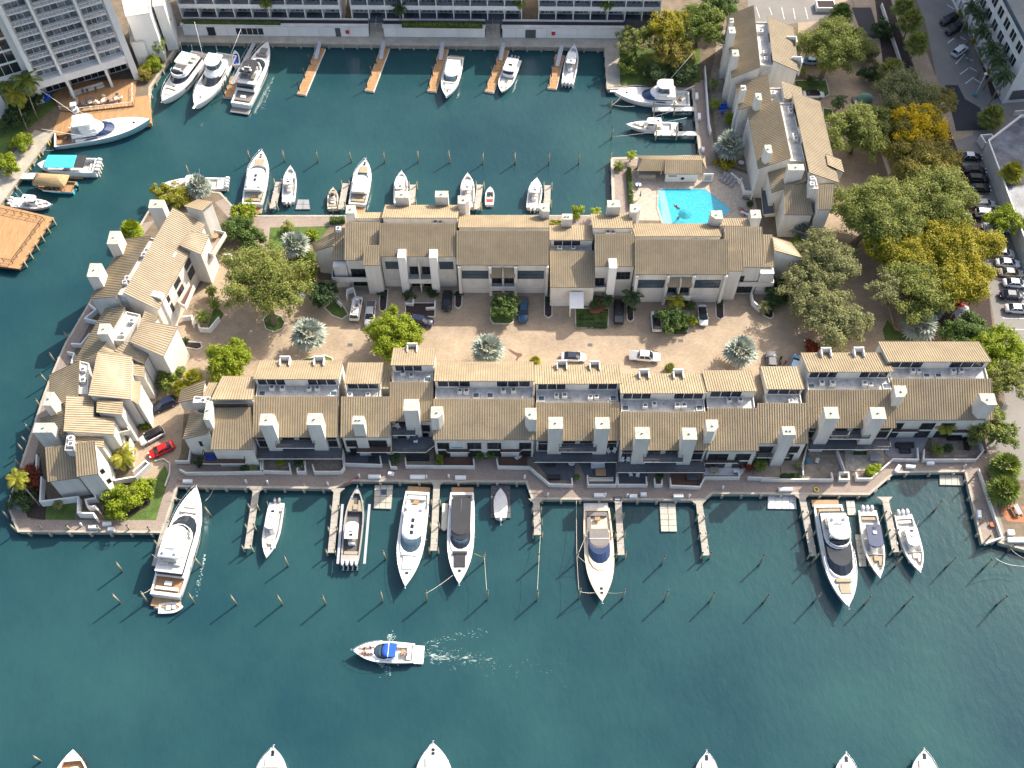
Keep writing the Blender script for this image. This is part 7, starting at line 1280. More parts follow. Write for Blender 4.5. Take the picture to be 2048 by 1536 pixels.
def planting():
    TR = tree
    TR('broad olive tree in the round kerbed planter at the left of the courtyard', 'P', 532, 562, 8.4, 7.2, 'leaf_oak', 'airy', ('P', 548, 648), .55); TR('bright lime round tree left of the waterfront row', 'P', 456, 722, 4.5, 3.6, 'leaf_lime', 'dense'); TR('lime tree standing in front of the tall narrow waterfront house', 'P', 790, 672, 5.3, 4.6, 'leaf_lime', 'dense')
    TR('dark glossy tree beside the white van', 'P', 648, 588, 3.1, 3.2, 'leaf_dark', 'dense'); TR('round clipped green tree beside the blue pickup', 'P', 1010, 612, 3.1, 2.8, 'leaf_green', 'dense'); TR('round clipped green tree beside the white glass-roofed car', 'P', 1346, 640, 3.1, 2.8, 'leaf_green', 'dense')
    TR('large olive oak beside the north townhouse of the east terrace', 'P', 1668, 92, 7.6, 7.0, 'leaf_oak', 'oak', ('P', 1640, 158), .6); TR('olive oak below the largest roof of the east terrace', 'P', 1716, 262, 7.2, 6.2, 'leaf_oak', 'oak', None, .55); TR('greyish leafless-looking tree beside the covered trailer', 'P', 1812, 192, 7.4, 6.0, 'leaf_grey', 'airy', None, .5); TR('tree covered with vivid yellow blossom by the fresh asphalt', 'P', 1838, 258, 6.4, 7.0, 'leaf_rust', 'oak', None, .55, extra='leaf_flower')
    TR('dull olive tree behind the yellow blossom tree', 'P', 1862, 200, 5.2, 5.5, 'leaf_rust', 'airy', None, .55); TR('rust-tinged tree left of the upper car park cars', 'P', 1845, 332, 7.8, 6.6, 'leaf_rust', 'oak', None, .5); TR('big green oak left of the silver sedan', 'P', 1868, 398, 8.6, 7.4, 'leaf_oak', 'oak', None, .55); TR('big green oak east of the pool houses', 'P', 1765, 430, 9.0, 7.6, 'leaf_oak', 'oak', ('P', 1705, 490), .55)
    TR('golden tree with small crown in the middle of the grove', 'P', 1808, 502, 6.6, 6.6, 'leaf_gold', 'dense', None, .5); TR('large golden tree beside the silver estate car', 'P', 1908, 490, 7.2, 7.2, 'leaf_gold', 'dense', None, .5); TR('large golden tree beside the navy sedan', 'P', 1905, 560, 7.2, 6.4, 'leaf_gold', 'oak', None, .55); TR('olive tree over the dark pond-like bed', 'P', 1835, 575, 7.6, 6.6, 'leaf_oak', 'airy', None, .5)
    TR('loose olive tree shading the white car east of the courtyard row', 'P', 1652, 522, 7.0, 6.0, 'leaf_grey', 'airy', None, .5); TR('loose olive tree at the east end of the courtyard row', 'P', 1612, 585, 6.2, 5.2, 'leaf_grey', 'airy', None, .5); TR('feathery olive tree casting shade on the courtyard road', 'P', 1672, 640, 6.4, 5.6, 'leaf_grey', 'oak', None, .55); TR('slender tree with tall dark trunk beside the silver palm', 'P', 1772, 575, 4.0, 8.0, 'leaf_grey', 'airy', ('P', 1790, 655), .5)
    TR('dark green tree behind the east end waterfront roof', 'P', 1932, 672, 4.9, 3.8, 'leaf_green', 'dense'); TR('yellow-green tree along the east gable of the waterfront row', 'P', 2000, 705, 5.6, 4.8, 'leaf_lime', 'oak'); TR('olive tree right of the east gable', 'P', 2012, 752, 4.6, 4.4, 'leaf_oak', 'oak'); TR('olive tree at the southeast chimney', 'P', 1962, 838, 4.4, 4.0, 'leaf_oak', 'oak', ('P', 1972, 905)); TR('green tree at the right of the southeast chimney', 'P', 2000, 862, 3.4, 3.4, 'leaf_palm', 'oak')
    TR('bright bush-like tree over the white pickup in the car park', 'P', 2012, 440, 4.0, 3.8, 'leaf_lime', 'oak'); TR('feathery olive tree at the west of the small park', 'P', 1275, 82, 4.6, 5.0, 'leaf_oak', 'airy'); TR('golden crowned tree in the small park', 'P', 1338, 52, 5.2, 7.0, 'leaf_gold', 'oak', ('P', 1336, 130), .55); TR('tall green tree in the small park', 'P', 1400, 48, 6.0, 6.4, 'leaf_palm', 'oak', None, .6); TR('olive tree with forked trunk in the small park', 'P', 1340, 98, 5.6, 4.6, 'leaf_rust', 'airy', ('P', 1335, 132), .5); TR('green tree behind the north chimneys', 'P', 1440, 12, 4.8, 5.0, 'leaf_green', 'oak')
    B = bush
    for lab, x, y, r, l in (('big-leaved shrub at the park edge by the quay', 1258, 128, 3.2, 'leaf_palm'), ('dark shrub mass below the park trees', 1310, 150, 3.4, 'leaf_dark'), ('dark shrubs at the right of the park lawn', 1365, 150, 3.2, 'leaf_dark'), ('rounded yellowish shrub at the northwest tip', 330, 386, 2.8, 'leaf_yellowpalm'), ('rounded shrub beside the northwest chimney', 362, 392, 2.6, 'leaf_yellowpalm'), ('green shrub left of the garden walk', 488, 428, 3.0, 'leaf_lime'), ('dense green shrub by the roof terrace', 478, 462, 3.6, 'leaf_green'), ('dense green shrub beside the garden walk lawn', 505, 485, 3.2, 'leaf_green'), ('small shrub on the garden lawn', 622, 468, 1.4, 'leaf_lime'),
                            ('green shrub at the corner by the navy car', 338, 752, 3.0, 'leaf_palm'), ('leafy shrub under the silver palm lawn', 610, 520, 2.4, 'leaf_palm'), ('big yellow-green shrub in the southwest garden', 245, 1003, 3.6, 'leaf_lime'), ('small fern clump in the southwest garden', 282, 985, 2.2, 'leaf_lime'), ('red hedge mound on the west quay bed', 60, 945, 1.8, 'leaf_red'), ('red hedge by the southwest garden wall', 66, 965, 1.6, 'leaf_red'), ('dark ground shrub at the southwest tip', 45, 1000, 2.4, 'leaf_dark'), ('dark shrub at the east end of the courtyard row', 1560, 580, 3.2, 'leaf_dark'), ('dark shrub below the corner balcony, east', 1545, 605, 2.2, 'leaf_dark'), ('yellow shrub between the pool and the silver palm', 1452, 328, 2.0, 'leaf_gold'), ('bright shrub by the east patio wall', 1462, 240, 1.7, 'leaf_lime'),
                            ('lush shrub east of the pool houses', 1592, 495, 2.6, 'leaf_palm'), ('bright shrub on the upper quay behind the courtyard row', 1155, 425, 1.6, 'leaf_lime'), ('red shrub beside the stone patio', 1497, 930, 1.2, 'leaf_red'), ('red croton behind the east waterfront house', 1625, 695, 1.6, 'leaf_red'), ('dark shrubs in the street bed by the tarp', 1745, 150, 3.0, 'leaf_dark'), ('dull shrub beside the street wall', 1735, 105, 3.6, 'leaf_grey'), ('dark shrub in the street bed, further up', 1765, 60, 3.0, 'leaf_dark'), ('dark undergrowth beneath the golden trees', 1840, 620, 3.4, 'leaf_dark'), ('undergrowth below the big oaks', 1790, 395, 3.0, 'leaf_dark'), ('undergrowth left of the blossom tree', 1790, 280, 3.2, 'leaf_dark'),
                            ('shrub at the hotel wing by the cream yacht', 305, 130, 2.4, 'leaf_lime'), ('brownish shrub by the hotel terrace', 292, 150, 1.8, 'leaf_rust'), ('bright shrub along the left quay, upper', 45, 285, 2.6, 'leaf_lime'), ('bright shrub along the left quay, lower', 12, 330, 3.0, 'leaf_lime'), ('dark garden shrubs behind the left quay palms', 30, 235, 3.4, 'leaf_dark'), ('dark shrub below the hotel palms', 60, 205, 3.0, 'leaf_dark'), ('green shrub behind the balcony planter', 1375, 610, 1.3, 'leaf_green'), ('fern by the courtyard balcony walls', 818, 590, 1.1, 'leaf_dark'), ('fern right of the courtyard balcony walls', 865, 585, 1.1, 'leaf_dark'), ('low green shrub in the dark patio of the west end house', 400, 925, 1.0, 'leaf_dark')): B(lab, 'P', x, y, r, l)
    for i in range(9): p = (1600 + i * 38, 110 + i * 68); B('trimmed olive hedge block by the apartment building, %s from the top' % ORD[i], 'A4', p[0], p[1], 1.5, 'leaf_gold' if i % 3 == 0 else 'leaf_oak', group='hedge blocks beside the upper car park')
    for lab, tile, pts, h, l, w in (('yellow-green hedge between patios of the waterfront row', 'C2', [(1385, 880), (1385, 985)], 1.3, 'leaf_lime', 1.2), ('hedge along the pool walk', 'A3', [(945, 1215), (965, 1500)], 1.2, 'leaf_green', .9), ('flat planter hedge on the hotel podium, west part', 'A1', [(1340, 148), (2048, 158)], 4.1, 'leaf_green', .8), ('flat planter hedge on the hotel podium, middle part', 'A2', [(1110, 165), (1700, 172)], 4.4, 'leaf_palm', 1.0), ('hedge behind the courtyard row low house', 'B3', [(365, 300), (450, 305)], 1.3, 'leaf_gold', 1.4), ('hedge by the upper quay at the west end house', 'B2', [(580, 280), (690, 272)], 1.4, 'leaf_green', 1.4), ('clipped hedge square in the low house garden, left', 'B3', [(580, 985), (690, 985)], .9, 'leaf_green', 1.3), ('clipped hedge in the low house garden, right', 'B3', [(735, 975), (790, 975)], 1.0, 'leaf_palm', 1.3), ('clipped hedge along the low house garden front', 'B3', [(560, 1050), (785, 1055)], .7, 'leaf_dark', 1.2), ('hedge in the white-car planter, courtyard', 'B3', [(1200, 1090), (1370, 1095)], .8, 'leaf_dark', 1.2), ('hedge in front of the patio with brown table', 'C4', [(275, 1060), (420, 1060)], 1.0, 'leaf_dark', .8), ('clipped green hedge by the white car on the west side', 'L1', [(1590, 1390), (1740, 1370)], 1.1, 'leaf_lime', 1.3), ('lawn-edge hedge beside the west wing', 'A1', [(1105, 490), (1190, 370)], 1.3, 'leaf_lime', 1.2)): hedge(lab, tile, pts, h, l, w)
    for i, (tile, x, y) in enumerate((('B2', 970, 830), ('B2', 1525, 835), ('B3', 350, 880), ('B3', 955, 945), ('B3', 1608, 905), ('B1', 1350, 1175))): bush('small topiary shrub in a kerbed driveway planter, %s' % ('%s from the left in the courtyard' % ORD[i] if i < 5 else 'by the west houses'), tile, x, y, .75, 'leaf_dark', group='driveway topiary shrubs')
    # palms
    PM = palm
    for lab, x, y, z, sc in (('silver fan palm on the garden lawn, west of the courtyard row', 590, 488, 3.2, .92), ('large silver fan palm left of the lime tree', 617, 668, 4.2, 1.08), ('silver fan palm behind the wide waterfront roof', 976, 697, 4.2, 1.02), ('large silver fan palm between the pool walk and the east terrace', 1459, 290, 3.6, 1.05), ('silver fan palm right of the courtyard road', 1481, 702, 3.8, 1.02), ('big silver fan palm behind the east waterfront roof', 1842, 648, 3.8, 1.12), ('bluish silver palm south of the pool houses', 1606, 458, 2.6, .8), ('silver palm at the northwest tip over the hidden boat', 398, 372, 2.8, .85), ('small dull silver palm at the southwest tip', 38, 1000, 1.0, .55), ('silver palm below the golden trees', 1868, 615, 2.6, .7)): PM(lab, 'P', x, y, z, 'bismarck', 'leaf_silver', sc)
    for lab, x, y, z, sc, l in (('fan palm on the right bank, upper', 2012, 932, 2.8, 1.35, 'leaf_palm'), ('fan palm on the right bank, lower', 2010, 978, 2.8, 1.35, 'leaf_palm'), ('bushy fan palm on the west quay', 262, 460, 1.4, 1.15, 'leaf_lime'), ('yellow fan palm left of the navy car', 385, 755, 2.2, .9, 'leaf_yellowpalm'), ('yellowish fan palm behind the west end house', 360, 775, 2.0, .8, 'leaf_yellowpalm'), ('fan palm behind the garden silver palm', 615, 540, 2.4, 1.0, 'leaf_yellowpalm'), ('fan palm under the broad olive tree', 590, 560, 2.0, .9, 'leaf_yellowpalm'), ('fan palm in the street bed at the top', 1808, 12, 6.0, 1.35, 'leaf_oak'), ('fan palm in the street bed, second', 1822, 40, 6.0, 1.4, 'leaf_oak'), ('fan palm in the street bed, third', 1835, 85, 6.0, 1.35, 'leaf_oak'), ('fan palm in the street bed beside the wall', 1784, 140, 4.6, 1.5, 'leaf_oak'), ('fan palm at the terrace car park', 1682, 28, 4.0, 1.4, 'leaf_green'), ('fan palm beside the fresh asphalt', 1985, 232, 3.4, 1.35, 'leaf_oak'), ('yellowing fan palm by the wet-roofed garage', 2025, 345, 5.0, 1.2, 'leaf_yellowpalm'), ('small fan palm by the waterfront road', 1340, 735, 1.0, .5, 'leaf_oak'), ('small fan palm at the back of the wide waterfront roof', 1070, 722, 1.4, .55, 'leaf_yellowpalm')): PM(lab, 'P', x, y, z, 'sabal', l, sc)
    for lab, x, y, z, sc, l, base in (('tall coconut palm beside the hotel tower', 48, 160, 9.0, 1.5, 'leaf_palm', ('A1', 275, 870)), ('yellowish coconut palm by the left quay', 28, 188, 7.0, 1.4, 'leaf_yellowpalm', ('A1', 200, 950)), ('coconut palm at the left edge', 4, 160, 8.0, 1.4, 'leaf_palm', ('A1', 100, 930)), ('leaning yellow coconut palm at the southwest tip', 34, 957, 6.0, 1.0, 'leaf_yellowpalm', ('L2', 275, 1170)), ('coconut palm in the southwest courtyard', 244, 912, 3.4, 1.15, 'leaf_yellowpalm', None), ('dark palm in front of the east garages', 1264, 592, 4.0, 1.05, 'leaf_dark', None), ('bright palm on the planted kerb by the white car', 1353, 600, 3.6, .95, 'leaf_yellowpalm', None), ('palm on the patio of the east end waterfront house', 1893, 848, 4.2, .95, 'leaf_yellowpalm', None), ('palm at the hotel wing, upper', 320, 42, 6.5, 1.1, 'leaf_palm', None), ('palm at the hotel wing, middle', 300, 62, 5.5, 1.1, 'leaf_yellowpalm', None), ('palm at the hotel wing, lower', 312, 82, 4.5, 1.1, 'leaf_palm', None), ('royal palm by the apartment building, top', 1945, 12, 9, 1.0, 'leaf_dark', None), ('royal palm by the apartment building, second', 1962, 28, 9, 1.0, 'leaf_dark', None), ('royal palm by the apartment building, third', 1966, 58, 9, 1.1, 'leaf_dark', None), ('royal palm by the apartment building, fourth', 1985, 92, 9, 1.1, 'leaf_dark', None), ('royal palm by the apartment building, fifth', 1998, 116, 9, 1.2, 'leaf_dark', None), ('royal palm by the apartment building, lowest', 2010, 148, 9, 1.2, 'leaf_dark', None),
                                 ('dark palm in front of the hotel balconies', 798, 15, 7.0, .9, 'leaf_dark', None), ('palm in front of the west hotel balconies', 530, 2, 8.0, .8, 'leaf_palm', None), ('palm top before the middle hotel balconies', 1040, 2, 8.0, .8, 'leaf_palm', None), ('palm top before the east hotel balconies', 1215, 5, 8.0, .8, 'leaf_palm', None), ('palm by the pool hut terrace', 1238, 330, 1.2, .62, 'leaf_palm', None), ('small palm at the pool hut corner', 1262, 308, 2.2, .55, 'leaf_lime', None), ('small palm on the east patio, upper', 1428, 165, 2.0, .6, 'leaf_palm', None), ('small palm on the east patio, lower', 1432, 205, 2.0, .6, 'leaf_lime', None), ('palm at the west entrance walls, upper', 422, 580, 2.0, .65, 'leaf_palm', None), ('palm at the west entrance walls, lower', 428, 605, 2.0, .65, 'leaf_palm', None), ('palm in the west entrance planter', 405, 632, 2.2, .75, 'leaf_palm', None), ('palm behind the courtyard row by the upper quay', 1192, 422, 2.2, .6, 'leaf_lime', None), ('dark palm by the brown entrance step', 1215, 598, 2.4, .7, 'leaf_dark', None), ('palm by the hedge garden', 1190, 605, 1.6, .6, 'leaf_dark', None), ('palm near the white car bumper', 1385, 640, 1.4, .6, 'leaf_lime', None), ('grey palm at the east corner porch', 1530, 612, 1.6, .7, 'leaf_grey', None), ('palm in the shaded street by the trailer', 1678, 200, 3.0, .9, 'leaf_dark', None), ('small palm at the north planter', 1605, 138, 2.0, .55, 'leaf_yellowpalm', None), ('dark palm in the north kerb bed', 1622, 158, 1.8, .7, 'leaf_dark', None), ('drooping palm on the garden lawn', 575, 450, 1.6, .7, 'leaf_oak', None)): PM(lab, 'P', x, y, z, 'feather', l, sc, base, .13)
    for lab, tile, x, y, z, sc, l in (('potted palm on the tan patio of the tall waterfront house', 'C2', 1062, 935, 1.6, .75, 'leaf_dark'), ('left potted palm at the white stair bay', 'C2', 1685, 915, 1.6, .65, 'leaf_green'), ('right potted palm at the white stair bay', 'C2', 1760, 905, 1.6, .65, 'leaf_green'), ('potted fern in the planter wall below the twin chimneys', 'C2', 355, 970, 1.3, .7, 'leaf_dark'), ('bright fern on the patio below the twin chimneys', 'C2', 222, 965, .9, .55, 'leaf_lime'), ('fern in the planter by the blue sofa', 'C3', 562, 1070, 1.2, .45, 'leaf_green'), ('fern in the planter by the two white chairs', 'C3', 1170, 1060, 1.2, .6, 'leaf_dark'), ('lush plant beside the red shrub patio', 'C3', 1905, 985, 1.5, .9, 'leaf_palm'), ('yellow-green plant at the angled wall by the quay', 'C4', 930, 1030, 1.2, .8, 'leaf_lime'), ('second yellow-green plant at the angled wall', 'C4', 970, 1005, 1.2, .7, 'leaf_lime'), ('plant in the corner of the east end patio', 'C4', 1415, 870, 1.6, .85, 'leaf_palm'), ('dark plant beside the east end patio plant', 'C4', 1500, 860, 1.2, .7, 'leaf_dark'), ('grey plant on the east side of the end patio', 'C4', 1680, 800, 1.6, .9, 'leaf_grey'), ('plants along the shaded patio of the west end house', 'L3', 1075, 1385, .9, .6, 'leaf_dark'), ('second plant in the shaded patio of the west end house', 'L3', 1190, 1385, .9, .55, 'leaf_grey'), ('fern on the grey-decked patio', 'C2', 712, 875, 1.0, .55, 'leaf_dark'), ('grass tuft by the patio with brown table', 'C4', 400, 985, 1.0, .5, 'leaf_grey'), ('plant by the red shrub', 'C4', 130, 975, 1.2, .8, 'leaf_palm'), ('big feathery plant in the southwest garden, left', 'L2', 1320, 1010, 1.8, 1.0, 'leaf_lime'), ('big feathery plant in the southwest garden, right', 'L2', 1660, 880, 1.8, 1.05, 'leaf_lime'), ('big feathery plant in the southwest garden, lower', 'L2', 1450, 1130, 1.8, 1.1, 'leaf_lime'), ('small grey palm on the southwest lawn', 'L2', 510, 1150, 1.6, .7, 'leaf_grey'), ('plant by the pool loungers', 'R2', 400, 1180, 1.0, .6, 'leaf_dark')): palm(lab, tile, x, y, z, 'cycad', l, sc, None, .1, 'plant')
planting()
# ------------------------------------------------------------------ small things
def ac_parts():
    c = MB(); c.box(-.45, -.45, .05, .45, .45, .78); c.box(-.47, -.47, .0, .47, .47, .05)
    g = MB(); g.tube([(0, 0, .782), (0, 0, .83)], .4, 14, 0, smooth=False); f = MB(); f.tube([(0, 0, .831), (0, 0, .845)], .31, 12, 0, smooth=False); b = MB()
    for k in range(4): a = k * math.pi / 2; b.obox((math.cos(a) * .05, math.sin(a) * .05, .847), (math.cos(a) * .24, math.sin(a) * .24, 0), (-math.sin(a) * .09, math.cos(a) * .09, .01), (0, 0, .012))
    return [('casing', c.mesh('casing', 'ac_case')), ('fan_rim', g.mesh('fan_rim', 'white')), ('fan_grille', f.mesh('fan_grille', 'black')), ('fan_blades', b.mesh('fan_blades', 'grey_mid'))]
AC = ac_parts()
def acs():
    rows = [('flat roofs of the waterfront row', 9.2, [('C2', 160, 415), ('C2', 237, 418), ('C2', 430, 420), ('C2', 492, 418), ('C2', 730, 470), ('C2', 862, 468), ('C2', 1118, 305), ('C2', 1180, 325), ('C2', 1535, 438), ('C2', 1582, 440), ('C2', 1852, 435), ('C2', 1928, 435), ('C3', 415, 472), ('C3', 473, 472), ('C3', 662, 485), ('C3', 706, 480), ('C3', 1063, 547), ('C3', 1130, 535), ('C3', 1300, 548), ('C3', 1346, 546)]),
            ('eastern waterfront row roofs', 9.2, [('C3', 1680, 505), ('C3', 1760, 505), ('C4', 345, 515), ('C4', 572, 378), ('C4', 650, 382), ('C4', 885, 384), ('C4', 930, 390), ('C4', 1238, 292), ('C4', 1282, 292), ('C4', 1535, 294), ('C4', 1592, 290)]),
            ('roof gaps of the courtyard row', 10.7, [('B2', 645, 350), ('B2', 1065, 284), ('B2', 1105, 284), ('B2', 1355, 304), ('B2', 1392, 305), ('B2', 1688, 352), ('B2', 1727, 352), ('B2', 1972, 354), ('B3', 145, 354), ('B3', 197, 354), ('B3', 438, 492), ('B3', 535, 490), ('B3', 790, 378), ('B3', 828, 378), ('B3', 1127, 420), ('B3', 1190, 418), ('B3', 1435, 422), ('B3', 1478, 420)]),
            ('roofs of the west canal houses', 9.6, [('B1', 930, 715), ('B1', 1070, 510), ('B1', 910, 742), ('B1', 1052, 542), ('B1', 962, 1025), ('B1', 890, 1120), ('L1', 770, 565), ('L1', 770, 725), ('L2', 690, 238), ('L2', 690, 322), ('L3', 550, 515), ('L3', 615, 495)]),
            ('roofs of the east terrace', 10.5, [('R1', 485, 360), ('R1', 535, 605), ('R1', 545, 680), ('R1', 628, 1090), ('R1', 832, 1268), ('R1', 838, 1308), ('R2', 1000, 262), ('R2', 1015, 302), ('R2', 1235, 835), ('R2', 1235, 912)])]
    Z = {('B3', 438): 8.3, ('B3', 535): 8.3, ('L2', 690): 10.6, ('L3', 550): 9.0, ('L3', 615): 9.0, ('R1', 628): 9.4, ('B1', 962): 9.2, ('B1', 890): 9.2, ('L1', 770): 9.4, ('R2', 1235): 11.0, ('B1', 930): 10.6, ('B1', 1070): 10.6, ('B1', 910): 10.6, ('B1', 1052): 10.6}
    for lab, zw, L in rows:
        for i, (tl, x, y) in enumerate(sorted(L, key=lambda q: T(*q).x)):
            z = Z.get((tl, x), zw); p = T(tl, x, y, z + .8); t = thing('air_conditioner', 'rooftop fan unit, %s from left, on %s' % (ORD[i], lab), 'air conditioner', (p.x, p.y, z), random.uniform(-.1, .1), 'rooftop air conditioners')
            for n, me in AC: put(me, n, t)
            t.scale = (random.uniform(.92, 1.08),) * 3
acs()
SH = {}
def skylights():
    for H, fs in ((LR[1], (.08, .93)), (LR[4], (.42, .56)), (LR[5], (.07, .93)), (LR[6], (.07, .93)), (LR[9], (.07, .93)), (LR[10], (.38, .5)), (LR[3], (.85,))):
        for f in fs: o = H.box('skylight', H.S * f - .6, H.S * f + .6, H.t2 * .62, H.t2 * .62 + 1.1, H.z[2] + .003, H.z[2] + .22, 'concrete_white'); H.box('skylight_pane', H.S * f - .45, H.S * f + .45, H.t2 * .62 + .15, H.t2 * .62 + .95, H.z[2] + .222, H.z[2] + .25, 'glass_blue', o)
    for H in LR[1:]:
        for k in range(4): f = random.uniform(.1, .9); mb = MB(); p = H.P(H.S * f, random.uniform(H.t2 * .8, -.6), H.z[2]); mb.cyl(p.x, p.y, H.z[2], H.z[2] + .35, .07, 7); mb.build('vent_pipe', 'grey_mid', H.root, True)
skylights()
def dock_stuff():
    def dbox(label, tile, x, y, w=1.5, rz=0.0, m='white'):
        p = T(tile, x, y, .5); t = thing('dock_box', label, 'box', (p.x, p.y, .01), rz, 'dock boxes'); mb = MB(); mb.box(-w / 2, -.32, 0, w / 2, .32, .5); mb.build('chest', m, t); mb = MB(); mb.add([(-w / 2 - .03, -.35, .502), (w / 2 + .03, -.35, .502), (w / 2 + .03, .35, .502), (-w / 2 - .03, .35, .502), (-w / 2 + .05, -.25, .66), (w / 2 - .05, -.25, .66), (w / 2 - .05, .25, .66), (-w / 2 + .05, .25, .66)], [(0, 1, 5, 4), (1, 2, 6, 5), (2, 3, 7, 6), (3, 0, 4, 7), (4, 5, 6, 7)]); mb.build('lid', m, t); return t
    L = [('C1', 780, 1415, 1.4, .1), ('C1', 680, 1440, 1.6, 0), ('C1', 810, 1455, 1.0, 0), ('C1', 1370, 1105, 1.6, 0), ('C2', 910, 1070, 2.2, 0), ('C2', 1030, 1048, 1.0, -.2), ('C2', 1225, 1072, 2.6, 0), ('C2', 1540, 1076, 1.9, 0), ('C3', 728, 1206, 1.9, 0), ('C3', 975, 1212, 1.3, 0), ('C3', 1050, 1200, 1.0, 0), ('C3', 1305, 1212, 1.7, 0), ('C4', 305, 1165, 2.4, 0), ('C4', 1125, 1012, 1.6, .9), ('C4', 1220, 998, 1.7, -.1), ('C4', 1365, 970, 1.3, 0), ('D4', 1722, 320, 1.4, 1.4)]
    for i, (tl, x, y, w, rz) in enumerate(L): dbox('white dock box on the lower quay walk, %s from the left' % ORD[i], tl, x, y, w, rz)
    for i, (x, y) in enumerate(((1440, 700), (1458, 850), (1485, 1090))): dbox('white dock box on the pool walk, %s from the top' % ORD[i], 'A3', x, y, 1.8 if i < 2 else 1.1, 1.5)
    ped = MB(); ped.box(-.13, -.13, 0, .13, .13, .95); cp = MB(); cp.add([(-.16, -.16, .952), (.16, -.16, .952), (.16, .16, .952), (-.16, .16, .952), (0, -.05, 1.2), (0, .05, 1.2)], [(0, 1, 4), (1, 2, 5, 4), (2, 3, 5), (3, 0, 4, 5)]); pm, cm = ped.mesh('post', 'white'), cp.mesh('lamp_head', 'white')
    for i, (tl, x, y) in enumerate((('C1', 590, 1420), ('C1', 1797, 1105), ('C1', 1955, 1110), ('C2', 567, 1120), ('C2', 797, 1062), ('C2', 1290, 1070), ('C2', 1453, 1065), ('C2', 2010, 1070), ('C3', 180, 1072), ('C3', 350, 1200), ('C3', 772, 1200), ('C3', 932, 1205), ('C3', 1385, 1212), ('C3', 1633, 1147), ('C4', 965, 1170), ('C4', 1620, 990))): p = T(tl, x, y, .7); t = thing('power_pedestal', 'white dock power pedestal, %s from the left on the lower quay walk' % ORD[i], 'pedestal', (p.x, p.y, .01), random.random(), 'dock pedestals'); put(pm, 'post', t); put(cm, 'lamp_head', t)
    def rope(label, pts, r=.035, sag=.35, m='rope'):
        P = [T(*q) for q in pts]; path = []
        for a, b in zip(P[:-1], P[1:]):
            for k in range(9): f = k / 8; path.append(a.lerp(b, f) + Vector((0, 0, -sag * 4 * f * (1 - f))))
        mb = MB(); mb.tube(path, r, 5); tag(mb.build('mooring_line', m), label, 'rope', 'mooring lines')
    rope('line from the charcoal-roofed cruiser bow to its left piling', [('D2', 970, 770, .6), ('D2', 780, 900, 2.6)]); rope('yellow line from the charcoal-roofed cruiser to the right piling', [('D2', 1130, 610, .6), ('D2', 1197, 632, 2.4)], m='yellow'); rope('line from the beige yacht bow to the left piling', [('D3', 345, 897, .6), ('D3', 215, 890, 2.4)]); rope('line from the beige yacht bow to the right piling', [('D3', 418, 897, .6), ('D3', 535, 895, 2.4)])
    rope('line between beige yacht side and inner piling', [('D3', 270, 460, .9), ('D3', 200, 625, 2.0), ('D3', 285, 690, .9)]); rope('long line from the quay past the beige yacht to the outer piling', [('D3', 193, 225, .2), ('D3', 196, 620, 2.0), ('D3', 212, 885, 2.2)]); rope('line from the fourth pier end out along two pilings', [('D2', 1612, 480, .6), ('D2', 1602, 630, 2.2), ('D2', 1590, 890, 2.4)]); rope('line between the two pilings right of the charcoal-roofed cruiser', [('D2', 1202, 640, 2.2), ('D2', 1220, 890, 2.4)]); rope('line from the largest yacht stern to its left piling', [('D1', 378, 862, .8), ('D1', 305, 905, 2.4)]); rope('curved line from the largest yacht bow to the quay', [('D1', 770, 225, 1.2), ('D1', 840, 108, .2)], sag=.6); rope('line from the largest yacht bow to the west piling', [('D1', 590, 218, 1.2), ('D1', 515, 180, 1.0)]); rope('white curved line at the right edge off the southeast corner', [('D4', 1838, 645, 2.6), ('D4', 2060, 705, 1.0)], .06, .9); rope('line from the southeast quay corner to the right edge', [('D4', 1950, 575, .6), ('D4', 2060, 650, .8)], .05); rope('line from the east basin sport boat to its piling', [('A3', 985, 775, .4), ('A3', 820, 765, 2.0), ('A3', 885, 705, 1.0)]); rope('line from the small console boat in the east basin', [('A3', 1120, 965, .2), ('A3', 820, 1000, .0)], sag=.1); rope('line at the aqua sport yacht stern to the left quay', [('H1', 690, 890, 0), ('H1', 515, 875, .2)], sag=.5); rope('coiled lines on the pier by the yellow landing float', [('D4', 970, 205, .1), ('D4', 1000, 245, -.6), ('D4', 1040, 250, -.6)], .05)
    rope('red hose coiled on the quay by the grey console boat', [('C2', 680, 1130, .12), ('C2', 720, 1110, .12), ('C2', 760, 1085, .12), ('C2', 795, 1080, .12)], .07, 0, 'red'); rope('orange hose beside the west dock box', [('C1', 1290, 1118, .1), ('C1', 1310, 1095, .1), ('C1', 1330, 1112, .1)], .06, 0, 'terracotta')
    p = T('C4', 530, 1165, .3); mb = MB(); mb.tube([(math.cos(a) * .38, math.sin(a) * .38, .15) for a in [k * .7 for k in range(10)]], .11, 6); o = mb.build('hose_coil', 'yellow'); o.location = (p.x, p.y, 0); tag(o, 'yellow hose coil on the quay near the east finger pier', 'hose')
    p = T('D4', 1815, 400, .3); mb = MB(); mb.cyl(0, 0, 0, .45, .38, 12, 0, .48); o = mb.build('flower_pot', 'terracotta'); o.location = (p.x, p.y, .01); tag(o, 'terracotta pot on the east arm of the quay', 'pot')
    # emblem mat on the fifth pier and navy emblem on the drive-on dock
    def matt(label, tile, pts, z, m, marks):
        t = thing('door_mat', label, 'mat', T(tile, *pts[0], z)); q = [T(tile, x, y, z) for x, y in pts]; mb = MB(); mb.prism([(p.x, p.y) for p in q], z - .02, z); mb.build('panel', m, t, True)
        for mk in marks: mb = MB(); w = [T(tile, x, y, z + .004) for x, y in mk]; mb.prism([(p.x, p.y) for p in w], z + .002, z + .008); mb.build('emblem', 'white', t, True)
